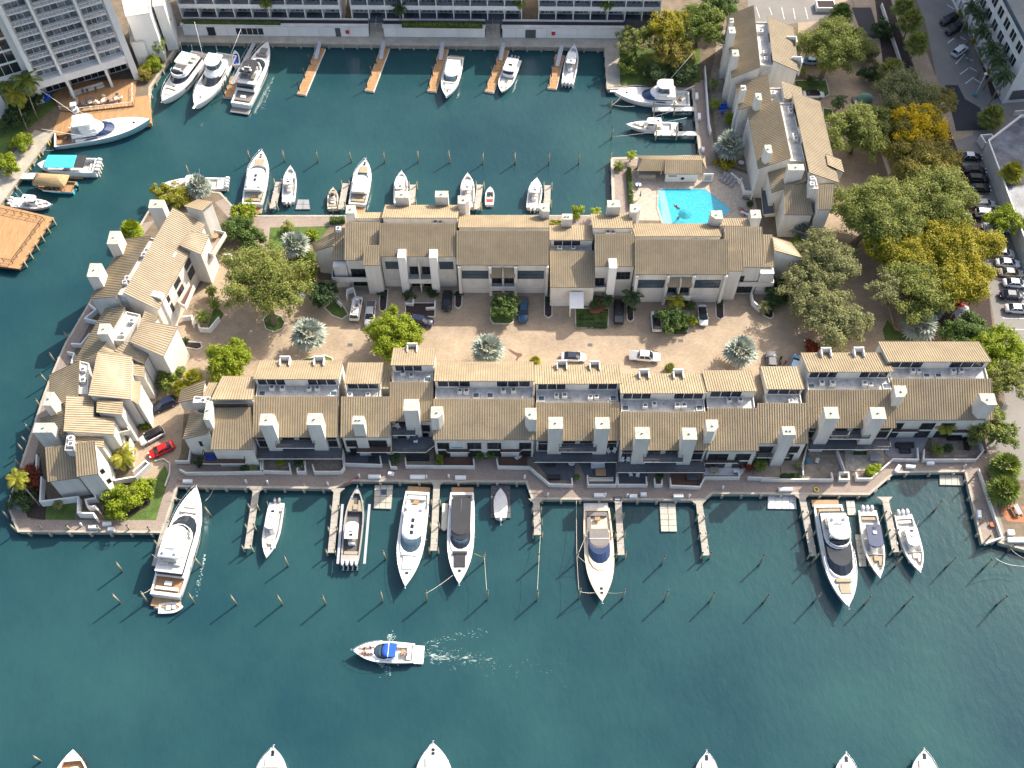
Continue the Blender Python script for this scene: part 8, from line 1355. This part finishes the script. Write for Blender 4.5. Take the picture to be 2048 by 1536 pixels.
    matt('black mat with white boat emblem on the landing of the fifth pier', 'D3', [(460, 196), (525, 196), (520, 228), (462, 226)], .06, 'black', [[(470, 204), (515, 203), (515, 207), (470, 208)], [(472, 214), (508, 211), (518, 216), (505, 220), (475, 220)]]); matt('navy square panel on the beige drive-on dock', 'D2', [(447, 142), (487, 142), (487, 180), (447, 182)], WATER + .40, 'gel_navy', [])
dock_stuff()

# ---- furniture
def furn(name, label, cat, tile, x, y, z, parts, rz=0.0, group=None):
    p = T(tile, x, y, z); t = thing(name, label, cat, (p.x, p.y, z), rz, group)
    for n, mb, m in parts: mb.build(n, m, t)
    return t
def B1(*a): mb = MB(); mb.box(*a); return mb
def chair(label, tile, x, y, z, m='white', rz=0.0, group='patio chairs', name='chair'): return furn(name, label, 'chair', tile, x, y, z, [('seat', B1(-.3, -.3, .38, .3, .3, .5), m), ('backrest', B1(-.32, .24, .52, .32, .36, 1.0), m)] + [('leg', B1(a * .26 - .03, b * .26 - .03, 0, a * .26 + .03, b * .26 + .03, .37), m) for a in (-1, 1) for b in (-1, 1)], rz, group)
def lounger(label, tile, x, y, z, rz, m='grey_mid', group='sun loungers'):
    b = MB(); b.obox((-.32, -.45, .36), (.64, 0, 0), (0, -.7, .45), (0, .06, .05)); return furn('sun_lounger', label, 'lounger', tile, x, y, z, [('bed', B1(-.32, -.42, .3, .32, 1.0, .38), m), ('backrest', b, m)] + [('leg', B1(a * .27 - .03, y0, 0, a * .27 + .03, y0 + .06, .3), 'white') for a in (-1, 1) for y0 in (-.3, .85)], rz, group)
def table(label, tile, x, y, z, r=.6, m='white', rz=0.0, sq=False, group='tables'):
    tp = MB(); (tp.box(-r, -r * .75, .68, r, r * .75, .74) if sq else tp.cyl(0, 0, .68, .74, r, 14)); lg = MB(); lg.cyl(0, 0, .04, .68, .06, 7); bs = MB(); bs.cyl(0, 0, 0, .04, r * .5, 10); return furn('table', label, 'table', tile, x, y, z, [('table_top', tp, m), ('leg', lg, 'grey_dark'), ('base', bs, 'grey_dark')], rz, group)
def sofa(label, tile, x, y, z, w, m, rz=0.0): return furn('sofa', label, 'sofa', tile, x, y, z, [('seat', B1(-w / 2, -.4, .05, w / 2, .25, .42), m), ('backrest', B1(-w / 2, .252, .05, w / 2, .5, .85), m)] + [('arm', B1(s * w / 2 - (.2 if s > 0 else 0), -.4, .422, s * w / 2 + (.2 if s < 0 else 0), .25, .62), m) for s in (-1, 1)], rz, 'outdoor sofas')
def furniture():
    for i, (tl, x, y, z, m, rz) in enumerate((('C3', 955, 1065, .13, 'white', .2), ('C3', 1005, 1070, .13, 'white', -.2), ('C3', 893, 958, 2.96, 'white', 0), ('C3', 935, 958, 2.96, 'white', 0), ('C3', 793, 895, 2.96, 'white', .6), ('C3', 835, 892, 2.96, 'white', -.5), ('C4', 468, 970, .13, 'cloth_teal', .5), ('C4', 530, 968, .13, 'cushion', -.3), ('C2', 1055, 705, 5.41, 'cushion', 0), ('C2', 1085, 715, 5.41, 'cushion', .6), ('C2', 1065, 785, 2.96, 'cushion', 0), ('C2', 1160, 790, 2.96, 'white', .5), ('C2', 1235, 780, 2.96, 'white', -.5), ('C2', 1215, 820, 2.96, 'white', 3), ('C3', 1555, 915, 2.96, 'cushion_tan', .6), ('C3', 1605, 930, 2.96, 'cushion_tan', 2.4), ('C3', 1680, 915, 2.96, 'cushion_tan', -.4), ('C4', 1545, 690, 2.96, 'white', 1), ('C4', 1630, 680, 2.96, 'white', 1), ('C4', 1655, 700, 2.96, 'white', 1.4))): chair('patio chair on the waterfront houses, %s counted from the left' % ORD[i], tl, x, y, z, m, rz)
    for lab, tl, x, y, z, r, m, sq in (('glass-topped round table on the tall waterfront house deck', 'C2', 1200, 800, 2.96, .75, 'glass_blue', False), ('black square table with four seats on the grey patio', 'C2', 748, 912, .13, .7, 'black', True), ('square fire table on the grey patio', 'C2', 893, 955, .13, .6, 'black', True), ('brown coffee table in front of the blue sofa', 'C3', 735, 1055, .13, .9, 'teak', True), ('white round table beside the angled patio', 'C3', 522, 985, .13, .6, 'white', False), ('turquoise dining table on the red-brown balcony', 'C2', 1515, 852, 2.96, .95, 'canvas_cyan', True), ('round stone table on the west corner balcony', 'B2', 663, 685, 3.11, .75, 'stone', False), ('orange table on the roof terrace of the large west house', 'B1', 1582, 425, 5.81, .6, 'deck_orange', False), ('grey covered spa on the stone patio', 'C4', 955, 945, .13, .95, 'grey_mid', True), ('low square white table on the white patio', 'C3', 1565, 1035, .13, .7, 'cushion_tan', True), ('small white side table on the white patio', 'C3', 1722, 1045, .13, .4, 'white', True), ('white round table by the pool hut', 'A3', 1010, 1365, .02, .6, 'white', False), ('white round table on the east patio', 'A3', 1760, 1205, .02, .6, 'white', False), ('table among palms on the east patio', 'A3', 1625, 830, .02, .5, 'canvas_blue', False), ('wide table on the timber patio', 'C4', 1215, 700, 2.96, .7, 'black', True)): table(lab, tl, x, y, z, r, m, 0, sq)
    for lab, tl, x, y, z, w, m, rz in (('pale blue outdoor sofa facing the brown table', 'C3', 738, 1100, .13, 4.2, 'cushion', math.pi), ('white sofa behind the brown table', 'C3', 715, 1000, .13, 2.4, 'cloth_white', 0), ('black sofa on the tan patio of the tall house', 'C2', 1230, 945, .13, 4.0, 'canvas_dark', 0), ('black bench on the timber patio', 'C4', 1172, 852, .13, 3.2, 'canvas_dark', 0), ('dark low bench at the timber patio wall', 'C4', 1175, 890, .13, 1.9, 'canvas_dark', 0), ('black sofa on the east end patio, upper', 'C4', 1535, 795, .13, 2.6, 'black', 0), ('black sofa on the east end patio, right', 'C4', 1625, 840, .13, 2.2, 'black', 1.5), ('blue sofa on the west end balcony', 'L3', 655, 1260, 2.96, 1.8, 'cloth_blue', 0), ('grey covered bed on the dark waterfront patio', 'C3', 1410, 1090, .13, 2.2, 'grey_dark', 0), ('black lounge seat pair on the grey sofa patio', 'C3', 395, 1080, .13, 2.2, 'canvas_dark', math.pi), ('dark sofa at the back of the grey sofa patio', 'C3', 370, 985, .13, 1.6, 'canvas_dark', 0), ('blue sofa on the east patio by the pool walk', 'A3', 1630, 790, .02, 1.9, 'canvas_blue', 0), ('green bench box on the stone patio', 'C4', 845, 900, .13, 2.2, 'leaf_dark', 0), ('pale table bench on the tan patio', 'C4', 240, 955, .13, 1.8, 'cushion_tan', 0)): sofa(lab, tl, x, y, z, w, m, rz)
    for i, (x, y) in enumerate(((1628, 1300), (1650, 1315), (1675, 1332), (1700, 1350))): lounger('grey sun lounger by the pool, %s from the left in the row of four' % ORD[i], 'A3', x, y, .02, 2.5)
    lounger('white sun lounger on the red-brown patio deck', 'C2', 1975, 925, .13, -.7, 'white'); lounger('red-towelled lounger at the east side of the pool, upper', 'R2', 300, 1270, .02, 1.0, 'grey_mid'); lounger('lounger at the east side of the pool, lower', 'R2', 330, 1330, .02, 1.0, 'cloth_white'); lounger('dark lounger under the pool palm', 'R2', 360, 1130, .02, 1.2, 'grey_dark')
    for lab, tl, x, y, z, r, m, op in (('open blue umbrella beside the pool', 'B3', 1355, 240, 2.6, 1.4, 'cloth_teal', 1), ('closed teal umbrella by the pool hut', 'A3', 1018, 1330, 2.4, .2, 'cloth_teal', 0), ('closed teal umbrella at the west pool edge', 'A3', 1032, 1395, 2.4, .2, 'cloth_teal', 0), ('closed white umbrella east of the pool', 'R2', 430, 1060, 2.6, .2, 'cloth_white', 0), ('closed pale umbrella on the white patio deck', 'C4', 775, 745, 7.6, .25, 'cushion', 0)):
        p = T(tl, x, y, z); t = thing('umbrella', lab, 'umbrella', (p.x, p.y, .02 if z < 5 else 5.6)); h = z if z < 5 else 2.0; mb = MB(); mb.cyl(0, 0, 0, h, .035, 6); mb.build('pole', 'white', t); mb = MB(); k = 8
        if op: mb.add([(r * math.cos(i * 6.283 / k), r * math.sin(i * 6.283 / k), h - .45) for i in range(k)] + [(0, 0, h + .1)], [(i, (i + 1) % k, k) for i in range(k)])
        else: mb.tube([(0, 0, h - 1.5), (0, 0, h - .9), (0, 0, h + .1)], r, 8, 0, .05)
        mb.build('canopy', m, t)
    t = furn('picnic_table', 'weathered picnic table on the red paved corner at the right edge', 'table', 'D4', 1990, 300, .02, [('table_top', B1(-.45, -1.0, .7, .45, 1.0, .78), 'grey_mid'), ('bench', B1(-1.0, -1.0, .4, -.7, 1.0, .46), 'bark'), ('bench', B1(.7, -1.0, .4, 1.0, 1.0, .46), 'bark'), ('leg', B1(-.9, -.7, 0, .9, -.6, .39), 'bark'), ('leg', B1(-.9, .6, 0, .9, .7, .39), 'bark')], .25)
    sheet('brick_paving', 'D4', [(1880, 310), (1920, 255), (2060, 265), (2060, 385), (1930, 375)], .03, 'terracotta')
    for i, (x, y, w) in enumerate(((1945, 465, 1.0), (1958, 520, 1.6), (2030, 520, 1.6))): furn('white_bench_box', 'white storage box at the southeast bank, %s' % ('upper' if i == 0 else ('lower left' if i == 1 else 'lower right')), 'box', 'D4', x, y, .02, [('chest', B1(-w / 2, -.4, 0, w / 2, .4, .6), 'white'), ('lid', B1(-w / 2 - .03, -.43, .602, w / 2 + .03, .43, .68), 'white')])
    p = T('A4', 1690, 700); t = thing('street_lamp', 'tall pole lamp at the fresh asphalt corner', 'lamp', p); mb = MB(); mb.tube([(0, 0, 0), (0, 0, 6.2)], .1, 7, 0, .06); mb.build('pole', 'white', t); mb = MB(); mb.cyl(0, 0, 6.202, 6.45, .4, 10, 0, .3); mb.build('lamp_head', 'white', t); mb = MB(); mb.cyl(0, 0, 0, .5, .5, 10, 0, .35); mb.build('base', 'cloth_teal', t)
    t = furn('white_planter', 'big white planter box at the terrace car park', 'planter', 'A4', 590, 60, .02, [('box', B1(-2.2, -1.4, 0, 2.2, 1.4, 1.2), 'wall_white'), ('soil', B1(-1.9, -1.1, 1.202, 1.9, 1.1, 1.25), 'mulch')])
    for i, (x, y) in enumerate(((985, 330), (1165, 312), (1330, 292), (1500, 262))):
        table('round dining table on the hotel terrace, %s from the left' % ORD[i], 'H1', x, y, .34, .5, 'cushion')
        for j, (dx, dy) in enumerate(((-55, 15), (55, -10), (5, -45))): chair('grey dining chair %s the %s hotel terrace table' % (('left of', 'right of', 'behind')[j], ORD[i]), 'H1', x + dx, y + dy, .34, 'grey_mid' if (i + j) % 2 else 'cushion', (1.57, -1.57, 0)[j], 'hotel terrace chairs')
    sofa('long pale banquette under the hotel terrace windows', 'H1', 1120, 140, .34, 7.5, 'cushion', .43)
    p = T('H1', 590, 235, .4); furn('blue_storage', 'blue stacked bins at the left of the hotel terrace', 'bins', 'H1', 590, 240, .3, [('bin', B1(-.9, -.9 + k * .65, 0, .9, -.3 + k * .65, .9), 'canvas_blue') for k in range(3)], -.4)
furniture()

# ---- people
def person_mesh(pose):
    # joints: (x, y, z, radius, slot) ; slots 0 skin, 1 top, 2 bottom, 3 hair
    if pose == 'stand': J = dict(pel=(0, 0, .95, .13, 2), spi=(0, 0, 1.15, .12, 1), che=(0, .0, 1.35, .14, 1), nek=(0, .01, 1.5, .055, 0), hd1=(0, .03, 1.58, .075, 0), hd2=(0, .03, 1.68, .085, 0), lsh=(-.18, 0, 1.42, .06, 1), lel=(-.24, -.03, 1.13, .042, 0), lwr=(-.25, .08, .9, .03, 0), rsh=(.18, 0, 1.42, .06, 1), rel=(.24, .02, 1.13, .042, 0), rwr=(.25, .16, .94, .03, 0), lhi=(-.1, 0, .88, .1, 2), lkn=(-.11, .14, .5, .062, 2), lan=(-.11, .02, .09, .04, 0), lto=(-.12, .2, .03, .035, 2), rhi=(.1, 0, .88, .1, 2), rkn=(.11, -.05, .5, .062, 2), ran=(.11, -.22, .12, .04, 0), rto=(.12, -.06, .03, .035, 2))
    if pose == 'sit': J = dict(pel=(0, 0, .52, .14, 2), spi=(0, -.02, .72, .12, 1), che=(0, .0, .93, .14, 1), nek=(0, .03, 1.08, .055, 0), hd1=(0, .05, 1.16, .075, 0), hd2=(0, .05, 1.26, .085, 0), lsh=(-.18, 0, 1.0, .06, 1), lel=(-.26, .1, .74, .042, 0), lwr=(-.16, .33, .72, .03, 0), rsh=(.18, 0, 1.0, .06, 1), rel=(.26, .1, .74, .042, 0), rwr=(.16, .33, .72, .03, 0), lhi=(-.1, .06, .5, .1, 2), lkn=(-.13, .46, .5, .065, 2), lan=(-.13, .46, .1, .04, 0), lto=(-.13, .64, .04, .035, 2), rhi=(.1, .06, .5, .1, 2), rkn=(.13, .46, .5, .065, 2), ran=(.13, .42, .1, .04, 0), rto=(.13, .6, .04, .035, 2))
    if pose == 'lie': J = dict(pel=(0, 0, .13, .13, 2), spi=(0, -.2, .13, .115, 0), che=(0, -.4, .16, .13, 1), nek=(0, -.56, .18, .055, 0), hd1=(0, -.64, .2, .075, 0), hd2=(0, -.74, .21, .085, 0), lsh=(-.18, -.46, .14, .058, 0), lel=(-.34, -.24, .08, .042, 0), lwr=(-.28, .0, .07, .03, 0), rsh=(.18, -.46, .14, .058, 0), rel=(.36, -.56, .1, .042, 0), rwr=(.22, -.74, .1, .03, 0), lhi=(-.1, .08, .12, .1, 2), lkn=(-.13, .45, .2, .062, 0), lan=(-.12, .85, .07, .04, 0), lto=(-.13, .95, .14, .034, 0), rhi=(.1, .08, .12, .1, 2), rkn=(.12, .42, .3, .062, 0), ran=(.12, .72, .08, .04, 0), rto=(.12, .86, .07, .034, 0))
    E_ = [('pel', 'spi'), ('spi', 'che'), ('che', 'nek'), ('nek', 'hd1'), ('hd1', 'hd2'), ('che', 'lsh'), ('lsh', 'lel'), ('lel', 'lwr'), ('che', 'rsh'), ('rsh', 'rel'), ('rel', 'rwr'), ('pel', 'lhi'), ('lhi', 'lkn'), ('lkn', 'lan'), ('lan', 'lto'), ('pel', 'rhi'), ('rhi', 'rkn'), ('rkn', 'ran'), ('ran', 'rto')]
    names = list(J); V = [list(J[k]) for k in names]; E2 = [(names.index(a), names.index(b)) for a, b in E_]
    for s in 'lr':
        w, e = Vector(J[s + 'wr'][:3]), Vector(J[s + 'el'][:3]); d = (w - e).normalized(); sd = d.orthogonal().normalized(); V.append([*(w + d * .06), .028, 0]); pi = len(V) - 1; E2.append((names.index(s + 'wr'), pi))
        for k in range(5):
            off = sd * ((k - 2) * .018); L = (.05, .085, .095, .085, .065)[k]; st = w + d * (.05 if k == 0 else .1) + off * (1.6 if k == 0 else 1); V.append([*st, .010, 0]); V.append([*(st + d * L + off * .3), .008, 0]); E2 += [(pi, len(V) - 2), (len(V) - 2, len(V) - 1)]
    me = bpy.data.meshes.new('tmp'); me.from_pydata([v[:3] for v in V], E2, []); o = bpy.data.objects.new('tmp', me); COL.objects.link(o); sk = o.modifiers.new('s', 'SKIN'); sb = o.modifiers.new('u', 'SUBSURF'); sb.levels = 1; sb.render_levels = 1
    for i, v in enumerate(V): q = me.skin_vertices[0].data[i]; q.radius = (v[3], v[3]); q.use_root = (i == 0)
    bpy.context.view_layer.update(); out = bpy.data.meshes.new_from_object(o.evaluated_get(bpy.context.evaluated_depsgraph_get())); bpy.data.objects.remove(o)
    for p in out.polygons: c = p.center; p.material_index = V[min(range(len(V)), key=lambda i: (Vector(V[i][:3]) - c).length - V[i][3])][4]; p.use_smooth = True
    h = Vector(J['hd2'][:3]); up = (h - Vector(J['hd1'][:3])).normalized(); return out, h, up
PEOPLE = {k: person_mesh(k) for k in ('stand', 'sit', 'lie')}
def person(label, pose, loc, rz, top, bottom, hair='hair'):
    me0, h, up = PEOPLE[pose]; t = thing('person', label, 'person', loc, rz); me = me0.copy()
    for m in ('skin', top, bottom): me.materials.append(MT[m])
    put(me, 'body', t); mb = MB(); c = h + up * .02; R_ = []
    a = up.orthogonal().normalized(); b = up.cross(a); fwd = Vector((0, 1, 0)) if pose != 'lie' else Vector((0, 0, 1))
    for k in range(5): f = k / 4; rr = .098 * math.cos(f * 1.45); R_.append([c + up * (.098 * math.sin(f * 1.5)) - fwd * .02 + (a * math.cos(q) + b * math.sin(q)) * rr for q in [i * .785 for i in range(8)]])
    mb.loft(R_, 0, True); mb.build('hair', hair, t); mb = MB(); sd = up.cross(fwd)
    for s in (-1, 1): e = h + fwd * .083 + sd * .032 * s - up * .02; mb.box(e.x - .009, e.y - .009, e.z - .009, e.x + .009, e.y + .009, e.z + .009)
    mb.build('face', 'black', t); return t
def people():
    p = T('H1', 370, 830, .9); person('person in a teal shirt walking on the left quay', 'stand', (p.x, p.y, .02), 2.6, 'cloth_teal', 'cloth_dark')
    for lab, x, y, tp, rz in (('person in blue at the leftmost terrace table', 955, 290, 'cloth_blue', -1.2), ('person in dark clothes at the leftmost terrace table', 1035, 300, 'cloth_dark', 1.5), ('person in blue at the second terrace table', 1110, 290, 'cloth_blue', -1.2), ('person in dark clothes at the third terrace table', 1390, 268, 'cloth_dark', 1.6), ('dark-dressed person on the banquette, left', 1060, 140, 'cloth_dark', 3.4), ('dark-dressed person on the banquette, middle', 1118, 135, 'cloth_dark', 3.4), ('dark-dressed person on the banquette, right', 1225, 110, 'cloth_dark', 3.4)): p = T('H1', x, y, .9); person(lab, 'sit', (p.x, p.y, .32), rz, tp, 'cloth_dark')
    m = MOVING; L = m.L; M4 = Matrix.Rotation(m.t.rotation_euler.z, 4, 'Z')
    for lab, u, y, pose, tp, rz in (('sunbather in red on the bow of the moving cruiser', .80, .45, 'lie', 'cloth_red', 1.5), ('sunbather in white on the bow of the moving cruiser', .82, -.35, 'lie', 'cloth_white', 1.4), ('sunbather in blue on the foredeck of the moving cruiser', .73, .55, 'lie', 'cloth_blue', -1.5), ('sunbather lying nearest the canopy of the moving cruiser', .71, -.55, 'lie', 'cloth_red', -1.7), ('seated person in white in the cockpit of the moving cruiser', .15, .3, 'sit', 'cloth_white', 1.5)):
        q = Vector(m.t.location) + M4 @ Vector((u * L, y, (m.sheer(u) + .1) if u > .5 else m.fb[1] - .35 + .12)); person(lab, pose, q, m.t.rotation_euler.z + rz, tp, 'cloth_dark')
    p = T('B3', 1295, 190, .3); person('swimmer lying at the surface of the pool', 'lie', (p.x, p.y, .03), .6, 'cloth_dark', 'cloth_dark'); p = T('B3', 1310, 272, .5); person('person sitting at the pool edge by the blue umbrella', 'sit', (p.x, p.y, -.32), .5, 'skin', 'cloth_red'); p = T('R2', 302, 1262, .5); person('sunbather in red on the upper lounger east of the pool', 'lie', (p.x, p.y, .38), 4.0, 'cloth_red', 'cloth_red'); p = T('R2', 325, 1335, .5); person('sunbather on the lower lounger east of the pool', 'lie', (p.x, p.y, .38), 4.1, 'cloth_red', 'cloth_dark')
people()

# ---- wake, foam flecks and painted sun glints
def foam():
    m = bpy.data.materials.new('foam'); m.use_nodes = True; b = m.node_tree.nodes['Principled BSDF']; n = m.node_tree; nz = n.nodes.new('ShaderNodeTexNoise'); nz.inputs['Scale'].default_value = 2.5; g = n.nodes.new('ShaderNodeNewGeometry'); n.links.new(g.outputs['Position'], nz.inputs['Vector']); mx = n.nodes.new('ShaderNodeMix'); mx.data_type = 'RGBA'; mx.inputs[6].default_value = (.22, .42, .38, 1); mx.inputs[7].default_value = (.66, .72, .66, 1); n.links.new(nz.outputs[0], mx.inputs[0]); n.links.new(mx.outputs[2], b.inputs['Base Color']); b.inputs['Roughness'].default_value = .8; MT['foam'] = m
    Q = []
    def fleck(p, s, a, asp):
        d = np.array([math.cos(a), math.sin(a), 0]) * s; e = np.array([-math.sin(a), math.cos(a), 0]) * s * asp; k = RNG.uniform(.5, 1.2, 4); Q.append([p - d * k[0], p - e * k[1], p + d * k[2], p + e * k[3]])
    def scatter(tile, x0, y0, x1, y1, n, s, spread, asp=.3, taper=1):
        for i in range(n):
            f = RNG.random() ** taper; a, b = T(tile, x0, y0, WATER), T(tile, x1, y1, WATER); p = np.array(a.lerp(b, f)); w = spread * (.35 + .65 * f); p = p + np.array([RNG.normal() * w * .5, RNG.normal() * w * .6, .012]); fleck(p, s * RNG.uniform(.3, 1.3) * (1.1 - .5 * f), RNG.normal() * .5 + .1, asp * RNG.uniform(.5, 1.6))
    scatter('D2', 742, 1342, 1300, 1390, 120, .13, 1.9, .2, 1.7); scatter('D2', 760, 1270, 1250, 1160, 60, .3, .9, .1); scatter('D2', 500, 1225, 540, 1225, 70, .2, .8, .4); scatter('D2', 430, 1410, 520, 1470, 70, .2, .8, .3); scatter('D2', 1100, 1420, 1700, 1480, 40, .12, 2.5, .2)
    scatter('D1', 770, 620, 700, 930, 60, .2, .4, .3); scatter('A1', 2000, 560, 1920, 800, 60, .2, .4, .3)  # flecks beside the moored yachts stand in for sun glints
    m = bpy.data.materials.new('wake'); m.use_nodes = True; n = m.node_tree; b = n.nodes['Principled BSDF']; b.inputs['Base Color'].default_value = (.50, .60, .55, 1); b.inputs['Roughness'].default_value = .7; tc = n.nodes.new('ShaderNodeTexCoord'); mp = n.nodes.new('ShaderNodeMapping'); mp.inputs['Scale'].default_value = (.55, 1.5, 1); n.links.new(tc.outputs['Object'], mp.inputs[0]); nz = n.nodes.new('ShaderNodeTexNoise'); nz.inputs['Scale'].default_value = 1.3; nz.inputs['Detail'].default_value = 8; nz.inputs['Distortion'].default_value = 1.2; n.links.new(mp.outputs[0], nz.inputs['Vector'])
    sx = n.nodes.new('ShaderNodeSeparateXYZ'); n.links.new(tc.outputs['Object'], sx.inputs[0]); fx = n.nodes.new('ShaderNodeMapRange'); fx.inputs[2].default_value = 20; fx.inputs[3].default_value = .5; fx.inputs[4].default_value = .72; n.links.new(sx.outputs[0], fx.inputs[0]); ay = n.nodes.new('ShaderNodeMath'); ay.operation = 'ABSOLUTE'; n.links.new(sx.outputs[1], ay.inputs[0]); fy = n.nodes.new('ShaderNodeMath'); fy.operation = 'MULTIPLY_ADD'; fy.inputs[1].default_value = .07; n.links.new(ay.outputs[0], fy.inputs[0]); n.links.new(fx.outputs[0], fy.inputs[2]); sb = n.nodes.new('ShaderNodeMath'); sb.operation = 'SUBTRACT'; n.links.new(nz.outputs[0], sb.inputs[0]); n.links.new(fy.outputs[0], sb.inputs[1]); al = n.nodes.new('ShaderNodeMapRange'); al.inputs[1].default_value = -.04; al.inputs[2].default_value = .14; al.inputs[4].default_value = .85; n.links.new(sb.outputs[0], al.inputs[0]); n.links.new(al.outputs[0], b.inputs['Alpha']); MT['wake'] = m
    a, c = T('D2', 725, 1345, WATER), T('D2', 1400, 1405, WATER); d = c - a; mb = MB(); mb.add([(0, -1.2, 0), (d.length, -4.5, 0), (d.length, 4.5, 0), (0, 1.2, 0)], [(0, 1, 2, 3)]); o = mb.build('wake', 'wake'); o.location = (a.x, a.y, WATER + .01); o.rotation_euler.z = math.atan2(d.y, d.x); o['kind'] = 'stuff'; o['label'] = 'pale foam trail behind the moving cruiser'
    for i, (tl, x, y) in enumerate((('C3', 1320, 78), ('P', 265, 715), ('P', 700, 690), ('P', 1180, 690))):
        p = T(tl, x, y); mb = MB(); [mb.box(-.4 + k * .16, -.3, .01, -.32 + k * .16, .3, .025) for k in range(6)]; mb.box(-.45, -.35, .008, .45, .35, .012); o = structure('drain_grate', mb, 'grey_dark'); o.location = (p.x, p.y, 0)
    sheet('damp_stain', 'C3', [(60, 135), (90, 150), (120, 165), (160, 172), (162, 190), (135, 205), (125, 225), (112, 220), (125, 195), (100, 178), (70, 155)], .012, 'deck_brown')
    o = put(quads_mesh('wake_foam_and_glints', np.array(Q)), 'wake_foam_and_glints', None); o.data.materials.append(MT['foam']); o['kind'] = 'stuff'; o['label'] = 'white foam flecks of the wake and painted glints on the water'
foam()
